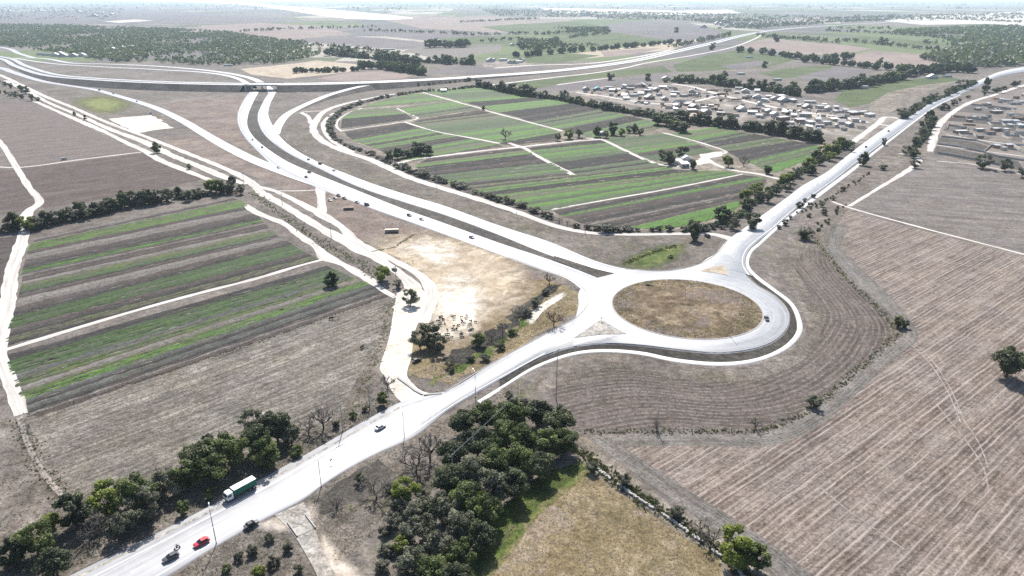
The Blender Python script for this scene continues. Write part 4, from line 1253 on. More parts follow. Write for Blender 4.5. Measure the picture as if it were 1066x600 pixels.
dirt([(-14, 136, 5), (0, 148, 5), (17.7, 175.5, 5), (30, 195, 5), (41, 212, 6), (30, 220, 7), (24, 247, 7), (20, 260, 7), (13, 280, 7), (7.6, 318, 7), (2, 350, 6), (1, 368, 5), (8, 390, 5), (17, 415, 5), (22, 432, 4)], 5, 0.104)
dirt([(20, 434, 2), (28, 460, 1.6), (39, 483, 1.6), (52, 502, 1.6), (68, 519, 1.6)], 1.6, 0.10, 'lighttrack')
dirt([(1, 366), (126.6, 328), (200, 307.5), (270, 289.5), (310, 277.5), (338, 270)], 3.2, 0.106)
dirt([(255, 213.5, 5), (268, 222, 6), (295, 233, 5), (310, 244, 5), (331, 259, 5), (339, 268, 8), (358, 276, 5), (372, 284, 5), (387, 293.5, 5), (398, 302, 3), (412, 310, 3)], 5, 0.116)
dirt([(332, 193, 6), (334, 202, 7), (335, 216, 6), (336, 224, 6)], 6, 0.12)
dirt([(290, 199, 2.5), (312, 199, 2.5), (331, 198, 2.5)], 2.5, 0.108)
# frontage road north of the highway
dirt([(412, 98), (396, 100.5, 7), (360, 108, 8), (339, 115.5, 8), (329, 126, 9), (326, 134, 9), (330, 142, 8), (339, 149, 8), (360, 158.3, 8), (384, 166, 9), (402, 174, 9), (427.5, 185.5, 8), (465, 197.5, 8), (504, 209.5, 7), (534, 219.5, 7), (580, 236, 6), (612, 242.5, 5.5), (645, 244.2, 5), (678, 244.4, 5), (709, 243.6, 5), (743, 244.2, 6), (764, 250, 8)], 8, 0.12)
dirt([(347, 118, 4), (337, 127.5, 5), (338.5, 138, 5), (346, 147, 5), (355, 152.5, 6), (368, 159, 5)], 5, 0.114)
dirt([(313.5, 117.5, 6), (320, 121, 5), (324, 129, 6)], 5, 0.116)
dirt([(313, 117, 4), (325, 116.2, 4), (338, 115.6, 4)], 4, 0.102)
# paths through the oval field
FP = 0.112
for pts, w in ((([(413, 113), (424, 118), (434.5, 123.5), (421, 127.2)]), 3.2), ([(356.5, 136.3), (390, 131.5), (421, 127.2)], 2.6), ([(421, 127.2), (440, 133.2), (462.5, 138.8), (490, 143.8), (520, 149.5)], 4),
               ([(437, 95.5), (452, 99.8), (467.5, 104), (485, 109), (498.5, 112.5), (507, 115.5), (524, 120.2), (557, 129), (585.5, 136.5)], 4.2), ([(406, 172), (421, 168.5), (428, 166.5), (445, 164.4), (500, 157.5), (537.5, 153.7), (578, 149.2), (600, 147), (624, 145.5)], 5),
               ([(530, 149), (538, 152), (545, 154), (560, 163), (574, 170.5), (598, 183)], 5), ([(610, 144), (624.5, 145.2), (650, 156.7), (678.5, 169.2), (689, 172), (697, 172.5)], 5), ([(690, 138.5), (720, 146), (733, 150), (756, 158.5), (740, 163), (728, 166)], 3.6),
               ([(573.5, 218.5), (644, 206.2), (700, 196.3), (773.5, 181.4)], 2.6), ([(735, 165), (744, 171), (757, 176), (768, 178.4), (790, 181.5), (810, 186.5), (824, 190)], 5), ([(421, 168), (418, 170.5), (421, 174), (424, 176)], 3.5),
               ([(356, 137), (351, 133), (351, 127), (356, 122), (365, 117), (378, 112.5)], 3.0)):
    track('footpath', pts, w, M['dirt'], FP, 4.0)
    FP += 0.0015
poly('farmyard', [(730, 161), (752, 158), (755, 161), (740, 165), (741, 170), (722, 173), (704, 174), (708, 170), (727, 167)], M['sandwhite'], z=0.10)
# side road at the bottom, over the culvert
dirt([(301, 530, 9), (314, 548, 6.5), (325, 571, 4.5), (340, 600, 4.2), (354, 640, 4.2)], 6, 0.2, 'gravel', 'road')
blend_patch('dirt_verge', [(318, 545), (330, 543), (345, 558), (368, 585), (400, 620), (400, 650), (340, 650), (330, 600), (318, 570)], ((0.26, 0.225, 0.19), (0.36, 0.32, 0.275), (0.48, 0.435, 0.385)), 0.085, 0.5)
blend_patch('dirt_verge', [(258, 548), (285, 538), (318, 522), (336, 524), (330, 545), (312, 556), (285, 556)], ((0.28, 0.245, 0.21), (0.38, 0.34, 0.3), (0.48, 0.44, 0.4)), 0.095, 0.4)
# right: tracks
dirt([(866, 210), (884, 216.5), (960, 237.5), (1066, 265.2), (1180, 296)], 2.6, 0.10)
dirt([(884, 215, 3), (915, 196, 3.5), (946, 177, 5), (957, 167, 5), (951, 163.5, 4), (936, 160, 3)], 3.5, 0.102)
dirt([(968, 158, 5), (970.5, 149, 7), (976.5, 132, 8), (990, 118.5, 7), (1011, 106.5, 7), (1033.5, 99.5, 7), (1066, 89, 8), (1120, 76, 8)], 7, 0.12)
dirt([(972, 151), (1000, 154.5), (1066, 163), (1130, 171)], 2.5, 0.108)
dirt([(985, 140.5), (1020, 146), (1066, 152.5), (1130, 160)], 3.0, 0.106)
dirt([(975, 168), (1010, 171), (1066, 182), (1130, 196)], 2, 0.104)
# tracks across the stubble
WT = 0.044
for pts in ([(975, 421), (990, 440), (1010, 465), (1025, 490), (1029, 512)], [(993, 421), (1005, 440), (1020, 463), (1029, 488)], [(850, 505), (880, 530), (912, 552), (938, 570)], [(940, 352), (965, 375), (985, 405), (1000, 440)], [(944, 351), (969, 374), (989, 404), (1004, 439)], [(855, 508), (885, 533), (917, 555), (943, 573)]):
    WT += 0.002
    dirt(pts, 0.45, WT, 'lighttrack', 'wheel_track')
# settlement streets
dirt([(600, 96.5), (625, 99.8), (660, 105.5), (690, 108.5), (718, 106.5), (748, 99.5)], 7, 0.12)
dirt([(700, 87.5), (720, 90.5), (750, 99), (790, 108.5), (829, 116), (870, 121), (903, 128)], 9, 0.124)
dirt([(888, 148), (903, 137), (915, 128), (924, 122), (938, 124)], 7, 0.122)
dirt([(912, 129), (928, 131.5), (941, 132)], 6, 0.118)
#PART3
# ================================================================== BRIDGE
def make_bridge():
    a, b = G(258, 87.8, EH), G(292, 87.8, EH)
    c = (a + b) / 2
    L = (b - a).length
    rz = math.atan2(b.y - a.y, b.x - a.x)
    root = empty('flyover_bridge', (c.x, c.y, 0), rz)
    tag(root, 'concrete flyover bridge carrying the raised road over both carriageways', 'bridge')
    MB().box((0, 0, EH - 0.55), (L, EW, 0.9)).build('deck', M['wall_grey'], root)
    for s in (-1, 1):
        MB().box((0, s * (EW / 2 - 0.2), EH + 0.45), (L, 0.35, 1.0)).build('parapet', M['wall_grey'], root)
        MB().box((s * (L / 2 - 1.0), 0, EH / 2 - 0.6), (2.2, EW - 0.4, EH - 1.1)).build('abutment', M['wall_white'], root)
    MB().box((0, -EW * .27, EH + 0.004 - 0.05), (L, EW * 0.34, 0.14)).build('roadway', M['asphalt'], root)
    MB().box((0, EW * .27, EH + 0.004 - 0.05), (L, EW * 0.34, 0.14)).build('roadway', M['asphalt'], root)
    for x in (-0.02 * L, ):
        for y in (-12, -6, 0, 6, 12):
            MB().tube([(x, y, 0), (x, y, EH - 1.6)], 0.7, 10).build('pier', M['wall_grey'], root)
        MB().box((x, 0, EH - 1.3), (1.6, EW - 4, 0.6)).build('pier_cap', M['wall_grey'], root)
    for y in np.linspace(-14, 14, 6):
        MB().box((0, y, EH - 1.2), (L - 4.6, 0.7, 0.4)).build('girder', M['wall_grey'], root)
make_bridge()

# ================================================================== TREES
def leaf_cloud(clumps, n, size, seed, up=0.6, asp=0.75):
    """leaf-sized faces spread through clumps; clumps = (centre, radius, tint)"""
    r = np.random.default_rng(seed)
    w = np.array([c[1] ** 2 for c in clumps])
    ci = r.choice(len(clumps), n, p=w / w.sum())
    C = np.array([c[0] for c in clumps])[ci]
    R = np.array([c[1] for c in clumps])[ci]
    T = np.array([c[2] for c in clumps])[ci]
    d = r.normal(size=(n, 3))
    d /= np.linalg.norm(d, axis=1)[:, None]
    rad = np.where(r.uniform(size=n) < 0.7, r.uniform(0.72, 1.12, n), r.uniform(0.1, 0.9, n))
    P = C + d * (R * rad)[:, None] * np.array([1, 1, 0.72])
    nrm = d * 0.9 + r.normal(size=(n, 3)) * 0.6 + np.array([0, 0, up])
    nrm /= np.linalg.norm(nrm, axis=1)[:, None]
    a = np.cross(nrm, r.normal(size=(n, 3)))
    a /= np.linalg.norm(a, axis=1)[:, None]
    b = np.cross(nrm, a)
    s = size * r.uniform(0.55, 1.35, n)
    a *= s[:, None]
    b *= (s * asp)[:, None]
    V = np.stack([P - a, P - b * 0.9 + a * .1, P + a, P + b], axis=1).reshape(-1, 3)
    F = np.arange(n * 4).reshape(-1, 4)
    tint = np.clip(T + r.normal(0, 0.16, n), 0, 1)
    return V, F, tint

def limbs(mb, p0, p1, r0, r1, seg, r, bend=0.12, n=4):
    p0, p1 = Vector(p0), Vector(p1)
    L = (p1 - p0).length
    pts = []
    for i in range(n + 1):
        t_ = i / n
        q = p0.lerp(p1, t_)
        if 0 < i < n:
            q += Vector((r.uniform(-1, 1), r.uniform(-1, 1), r.uniform(-.5, 1))) * bend * L * 0.5
        pts.append(q)
    mb.tube(pts, [r0 + (r1 - r0) * i / n for i in range(n + 1)], seg, cap=False)
    return pts

PROTO = {}
def make_broadleaf(key, seed, leafmat, n=5000, size=0.045, spread=0.42, base=0.28, nclump=26, csize=(0.10, 0.19), squash=0.36, trunk_r=0.028, tintr=(0.05, 0.95), topy=1.0):
    """unit-height tree; clumps of foliage carried on limbs"""
    r = random.Random(seed)
    mb = MB()
    fork = base + 0.05
    tp = limbs(mb, (0, 0, -0.01), (r.uniform(-.03, .03), r.uniform(-.03, .03), fork), trunk_r * 1.25, trunk_r * 0.8, 7, r, 0.06, 4)
    lobes = [(Vector((r.gauss(0, 1), r.gauss(0, 1), r.gauss(0, .8))).normalized(), r.uniform(-0.35, 0.45)) for _ in range(6)]
    clumps = []
    zc = (base + topy) / 2 + 0.02
    for i in range(nclump):
        for _ in range(40):
            d = Vector((r.gauss(0, 1), r.gauss(0, 1), r.gauss(0, 1))).normalized()
            rr = r.uniform(0.35, 1.0) ** 0.6 * min(1.35, max(0.5, 1 + sum(w_ * max(0, d.dot(l_)) ** 2 for l_, w_ in lobes)))
            p = Vector((d.x * spread * 0.8 * rr, d.y * spread * 0.8 * rr, zc + d.z * squash * 0.8 * rr))
            if p.z > base and p.z < topy - 0.05:
                break
        cr = r.uniform(*csize) * (1.15 if p.z < zc else 0.95)
        clumps.append((tuple(p), cr, r.uniform(*tintr)))
    for k, c in enumerate(clumps[:14]):
        mid = tp[-1].lerp(Vector(c[0]), 0.45) + Vector((0, 0, 0.03))
        limbs(mb, tp[-1], c[0], trunk_r * 0.55, trunk_r * 0.12, 5, r, 0.16, 3)
    V, F, T = leaf_cloud(clumps, n, size, seed)
    tm = mb.mesh('trunk', smooth=True)
    tm.materials.append(M['bark'])
    cm = mesh_np('crown', V, F, tint=T)
    cm.materials.append(M[leafmat])
    PROTO.setdefault(key, []).append((tm, cm))

def make_bare(key, seed, twigmat, n_main=7, leaf=None, nleaf=0):
    """leafless tree: trunk and limbs, then a crown of forking twigs"""
    r = random.Random(seed)
    mb = MB()
    fork = r.uniform(0.18, 0.28)
    tp = limbs(mb, (0, 0, -0.01), (r.uniform(-.04, .04), r.uniform(-.04, .04), fork), 0.03, 0.022, 6, r, 0.1, 3)
    tw = MB()
    tips = []
    def grow(p, d, L, rad, depth, mbx):
        q = p + d * L
        limbs(mbx, p, q, rad, rad * 0.55, 4 if depth < 2 else 3, r, 0.18, 3 if depth < 2 else 2)
        tips.append(q)
        if depth >= 3:
            return
        for _ in range(r.choice((3, 4, 4)) if depth < 2 else 5):
            nd = (d + Vector((r.gauss(0, .55), r.gauss(0, .55), r.gauss(0.12, .4)))).normalized()
            st = p.lerp(q, r.uniform(0.5, 1.0))
            grow(st, nd, L * r.uniform(0.45, 0.75), rad * 0.62, depth + 1, mbx if depth < 0 else tw)
    for i in range(n_main):
        a = 2 * math.pi * i / n_main + r.uniform(-.3, .3)
        el = r.uniform(0.35, 1.25)
        d = Vector((math.cos(a) * math.cos(el), math.sin(a) * math.cos(el), math.sin(el)))
        grow(tp[-1] - Vector((0, 0, r.uniform(0, .06))), d, r.uniform(0.26, 0.36), 0.019, 0, mb)
    tm = mb.mesh('trunk', smooth=True)
    tm.materials.append(M['bark'])
    F4 = [f for f in tw.f if len(f) == 4]
    tm2 = mesh_np('crown', np.array(tw.v), np.array(F4), tint=np.repeat(rng.uniform(0, 1, len(F4) // 4 + 1), 4)[:len(F4)])
    tm2.materials.append(M[twigmat])
    PROTO.setdefault(key, []).append((tm, tm2))

for s in range(5):
    make_broadleaf('oak', 10 + s, 'leaf_dark', 9000, 0.026, 0.46, 0.16, 34, (0.09, 0.18), 0.46)
for s in range(2):
    make_broadleaf('oakg', 16 + s, 'leaf_green', 8000, 0.027, 0.46, 0.16, 30, (0.09, 0.18), 0.46)
for s in range(4):
    make_broadleaf('green', 20 + s, 'leaf_green', 5200, 0.032, 0.42, 0.08, 24, (0.09, 0.17), 0.5)
for s in range(3):
    make_broadleaf('lime', 30 + s, 'leaf_lime', 5200, 0.032, 0.44, 0.06, 22, (0.10, 0.18), 0.5)
for s in range(4):
    make_broadleaf('grey', 40 + s, 'leaf_grey', 4200, 0.028, 0.46, 0.08, 30, (0.07, 0.15), 0.5)
for s in range(3):
    make_broadleaf('dark', 50 + s, 'leaf_dark', 4200, 0.035, 0.40, 0.06, 22, (0.09, 0.17), 0.52)
for s in range(2):
    make_broadleaf('tall', 60 + s, 'leaf_dark', 4200, 0.034, 0.24, 0.03, 26, (0.07, 0.12), 0.48, 0.02)
for s in range(4):
    make_broadleaf('shrub', 70 + s, 'leaf_shrub', 2600, 0.05, 0.62, 0.02, 20, (0.12, 0.24), 0.52, 0.025)
for s in range(2):
    make_broadleaf('shrubg', 76 + s, 'leaf_green', 2600, 0.05, 0.62, 0.02, 20, (0.12, 0.24), 0.52, 0.025)
for s in range(2):
    make_broadleaf('shruby', 80 + s, 'leaf_lime', 2400, 0.05, 0.62, 0.02, 18, (0.12, 0.24), 0.52, 0.025)
for s in range(3):
    make_broadleaf('far', 90 + s, 'leaf_dark', 900, 0.075, 0.46, 0.03, 16, (0.12, 0.2), 0.55)
for s in range(2):
    make_broadleaf('farg', 95 + s, 'leaf_green', 900, 0.075, 0.46, 0.03, 16, (0.12, 0.2), 0.55)
for s in range(4):
    make_bare('bare', 100 + s, 'twig')
make_bare('redbare', 110, 'redtwig', 8)

TREE_N = [0]
def plant(kind, x, y, h, label, cat=None, group=None, zc=0.55, wide=1.0):
    """a plant whose crown centre shows at pixel (x, y); height h in metres, foot on the ground"""
    p = G(x, y, h * zc)
    TREE_N[0] += 1
    v = PROTO[kind][TREE_N[0] % len(PROTO[kind])]
    shrubby = kind.startswith('shrub') or h < 5.6
    root = empty('shrub' if shrubby else 'tree', (p.x, p.y, 0.0), random.uniform(0, 6.28), (h * wide, h * wide, h))
    tag(root, label, cat or ('shrub' if shrubby else 'tree'), group)
    link('stem' if shrubby else 'trunk', v[0], None, root)
    link('foliage' if shrubby else 'crown', v[1], None, root)
    return root

def along(pts, n, jit=0.0, seed=1):
    r = random.Random(seed)
    P = resample(gp(pts), n)
    out = []
    for p in P:
        q = proj((p[0] + r.uniform(-jit, jit), p[1] + r.uniform(-jit, jit), 0))
        out.append(q)
    return out

def row(pts, n, kinds, h, what, group, jit=1.0, seed=1, end='left', wide=1.0, zc=0.0):
    r = random.Random(seed)
    for i, (x, y) in enumerate(along(pts, n, jit, seed)):
        k = r.choice(kinds)
        hh = r.uniform(*h) * r.uniform(0.7, 1.3)
        w_ = 'shrub' if (k.startswith('shrub') or hh < 5.6) else 'tree'
        plant(k, x, y, hh, ordinal(i) + ' ' + w_ + ' from the ' + end + ' end of ' + what, None, group, zc, wide * r.uniform(0.8, 1.5))

# --- the dense wood beside the lower road (each crown one tree)
clump = [('oak', 482, 437, 11, 'at the wood\'s top left, beside the road'), ('oakg', 506, 430, 12, 'at the wood\'s top, left of the footpath end'), ('oakg', 532, 427, 12, 'at the wood\'s top edge'),
         ('oak', 560, 427, 12, 'at the wood\'s upper right'), ('oak', 583, 437, 12, 'at the wood\'s right corner below the tall pole'), ('oakg', 587, 458, 11, 'on the wood\'s right edge by the grass tip'),
         ('green', 568, 462, 12, 'second from the wood\'s right edge'), ('green', 545, 452, 13, 'in the middle of the wood\'s upper half'), ('oakg', 522, 452, 12, 'below the wood\'s top edge'),
         ('oak', 497, 458, 12, 'right of the leafless tree in the wood'), ('oak', 470, 470, 12, 'darkest crown at the wood\'s left'), ('oakg', 515, 478, 12, 'near the wood\'s centre, lighter green'),
         ('oakg', 540, 478, 12, 'right of the wood\'s centre'), ('oak', 562, 482, 11, 'at the wood\'s right above the long shadow'), ('grey', 492, 488, 12, 'left of the wood\'s centre'),
         ('oak', 466, 496, 12, 'behind the lime green crown'), ('grey', 512, 505, 12, 'greyish crown right of the wood\'s centre'), ('oak', 535, 502, 11, 'on the wood\'s right edge beside its shadow'),
         ('oakg', 488, 515, 12, 'greenish crown below the wood\'s centre'), ('grey', 462, 527, 11, 'grey crown at the wood\'s lower left'), ('green', 505, 530, 11, 'on the lower right edge of the wood'),
         ('grey', 440, 545, 10, 'pale grey crown at the wood\'s lower left edge'), ('grey', 480, 545, 11, 'in the wood\'s lower half'), ('oak', 500, 556, 10, 'at the wood\'s lower right by the green margin'),
         ('grey', 456, 565, 10, 'grey crown near the bottom of the wood'), ('green', 478, 574, 10, 'near the bottom right of the wood'), ('grey', 430, 580, 9, 'bottom left crown of the wood'),
         ('oakg', 452, 592, 10, 'lowest greenish crown of the wood'), ('oak', 474, 600, 10, 'lowest dark crown, cut by the lower frame edge')]
for k, x, y, h, w_ in clump:
    plant(k, x, y, h * 0.95, 'dense tree ' + w_, group='trees of the dense wood', zc=0.58)
plant('lime', 419, 508, 8.5, 'lime green tree at the left side of the dense wood')
plant('lime', 480, 520, 8, 'yellowish green crown inside the dense wood, left of its centre', wide=0.8)
plant('lime', 500, 522, 7, 'lime crown at the right of the dense wood\'s lower half', wide=0.8)
plant('lime', 416, 566, 5, 'low yellow green bush at the lower left of the dense wood')
plant('bare', 432, 474, 12, 'tall leafless tree leaning over the verge beside the dense wood', wide=1.1)
plant('bare', 447, 462, 12, 'second leafless tree between road and dense wood')
plant('bare', 391, 505, 9, 'leafless tree on the slope below the roadside verge', wide=1.2)
plant('grey', 375, 497, 4, 'low grey bush on the dark roadside slope')
plant('bare', 350, 520, 6, 'thin leafless sapling by the culvert bank')
for i, (x, y, k) in enumerate([(300, 570, 'shrub'), (285, 585, 'shrub'), (268, 595, 'shruby'), (310, 592, 'shrub'), (262, 572, 'shrub'), (248, 580, 'shrub'), (280, 560, 'shrub'), (236, 592, 'shrubg')]):
    plant(k, x, y, random.uniform(2.0, 3.6), ordinal(i) + ' bush from the culvert in the thicket left of the side road', group='thicket by the side road')
# --- tree row along the left of the main road
lrow = [('dark', 12, 572, 10, 'dark tree in the lower left corner'), ('oakg', 36, 560, 11, 'round tree second from the lower left corner'), ('oak', 55, 585, 10, 'dark tree nearest the lower left road edge'),
        ('lime', 53, 541, 7, 'small yellow green tree at the end of the thin footpath'), ('dark', 78, 528, 12, 'open branched dark tree at the foot of the thin footpath'), ('bare', 92, 548, 9, 'leafless tree behind the lower left roadside row'),
        ('bare', 105, 540, 10, 'leafless tree in the roadside row left of the tall round crowns'), ('lime', 112, 518, 11, 'yellow green roadside tree right of the open branched one'), ('oakg', 138, 510, 13, 'tall broad roadside tree, left of the paired crowns'),
        ('grey', 150, 525, 12, 'grey roadside tree in front of the tall broad one'), ('grey', 168, 505, 11, 'sparse grey roadside tree between dark crowns'), ('bare', 172, 492, 10, 'leafless roadside tree left of the tallest crowns'),
        ('green', 192, 495, 11, 'roadside tree just left of the tallest crowns'), ('oak', 212, 473, 14, 'tallest roadside crown above the truck, left one'), ('oakg', 231, 468, 14, 'tallest roadside crown above the truck, right one'),
        ('oakg', 222, 486, 12, 'roadside tree directly behind the truck cab'), ('green', 190, 528, 5, 'small bright green bush at the road edge left of the truck'), ('green', 218, 512, 5, 'small green bush at the road edge behind the truck'),
        ('grey', 125, 545, 9, 'grey bush below the tall broad roadside tree'), ('oak', 268, 452, 13, 'dark roadside tree right of the truck'), ('oak', 287, 443, 13, 'dark upright roadside tree beside the leafless one'),
        ('grey', 262, 438, 10, 'pale grey tree behind the dark roadside trees'), ('green', 276, 470, 11, 'low dark roadside tree over the kerb'), ('grey', 302, 452, 9, 'greyish tree right of the dark roadside trees'),
        ('bare', 335, 432, 12, 'broad leafless tree at the right end of the roadside row'), ('green', 281, 482, 5, 'round green bush on the road edge ahead of the truck'), ('shrubg', 308, 470, 4, 'low green bush under the roadside trees'),
        ('bare', 320, 440, 9, 'smaller leafless tree left of the broad one'), ('green', 398, 415, 6, 'small round green tree at the dirt road mouth'), ('bare', 403, 395, 8, 'thin leafless tree at the dirt road bend'),
        ('shrub', 380, 425, 2.5, 'low bush left of the small round green tree'), ('shrubg', 368, 432, 2.5, 'flat green bush on the verge beside the road'), ('shrub', 350, 442, 3, 'grey bush at the foot of the broad leafless tree')]
for k, x, y, h, lab in lrow:
    plant(k, x, y, h * 0.93, lab, group='roadside tree row', zc=0.54, wide=1.0)
# --- hedge between the brown field and the left vegetable strips
lh = [('dark', 13, 229, 13), ('lime', 29, 231, 10), ('grey', 37, 230, 10), ('dark', 46, 226, 11), ('grey', 57, 225, 10), ('dark', 66, 222, 10), ('grey', 75, 222, 9), ('dark', 82, 217, 12), ('grey', 90, 219, 10), ('dark', 98, 216, 10),
      ('grey', 108, 214, 11), ('dark', 117, 211, 11), ('green', 128, 206, 13), ('grey', 138, 206, 12), ('dark', 147, 204, 12), ('dark', 155, 204, 12), ('grey', 164, 203, 11), ('grey', 174, 202, 10), ('dark', 185, 199, 9),
      ('grey', 196, 202, 9), ('dark', 206, 200, 8), ('lime', 218, 192, 12), ('green', 228, 193, 12), ('grey', 238, 194, 10), ('dark', 241, 187, 9), ('grey', 250, 196, 8)]
for i, (k, x, y, h) in enumerate(lh):
    plant(k, x, y + 1, h, ordinal(i) + ' tree from the left in the hedge above the left vegetable field', group='hedge above the left field', zc=0.5, wide=1.15)
row([(4, 243), (40, 236), (80, 228), (120, 219), (160, 211), (200, 206), (245, 201)], 36, ['shrub', 'shrub', 'grey'], (3, 5), 'the undergrowth below the hedge above the left field', 'undergrowth of the left hedge', 1.5, 8, wide=1.4)
for i, (x, y, k, h) in enumerate([(408, 540, 'grey', 5), (424, 553, 'grey', 5.5), (403, 572, 'shrub', 3), (418, 592, 'grey', 5), (436, 606, 'grey', 5), (398, 590, 'shrub', 3), (414, 524, 'grey', 5), (430, 530, 'grey', 5.5), (440, 516, 'grey', 5), (400, 552, 'shrub', 2.6), (446, 528, 'dark', 5.5), (405, 508, 'shrub', 2.5)]):
    plant(k, x, y, h, ordinal(i) + ' bush of the grey undergrowth on the left side of the dense wood', 'shrub', 'undergrowth of the dense wood', wide=1.3)
row([(0, 96), (18, 100), (38, 104)], 7, ['dark', 'grey'], (8, 11), 'the lower copse at the left frame edge', 'copse at the left edge', 3, 3, zc=0.3)
row([(0, 86), (12, 90), (26, 95)], 5, ['dark', 'grey'], (8, 11), 'the upper copse at the left frame edge', 'copse at the left edge', 3, 4, zc=0.3)
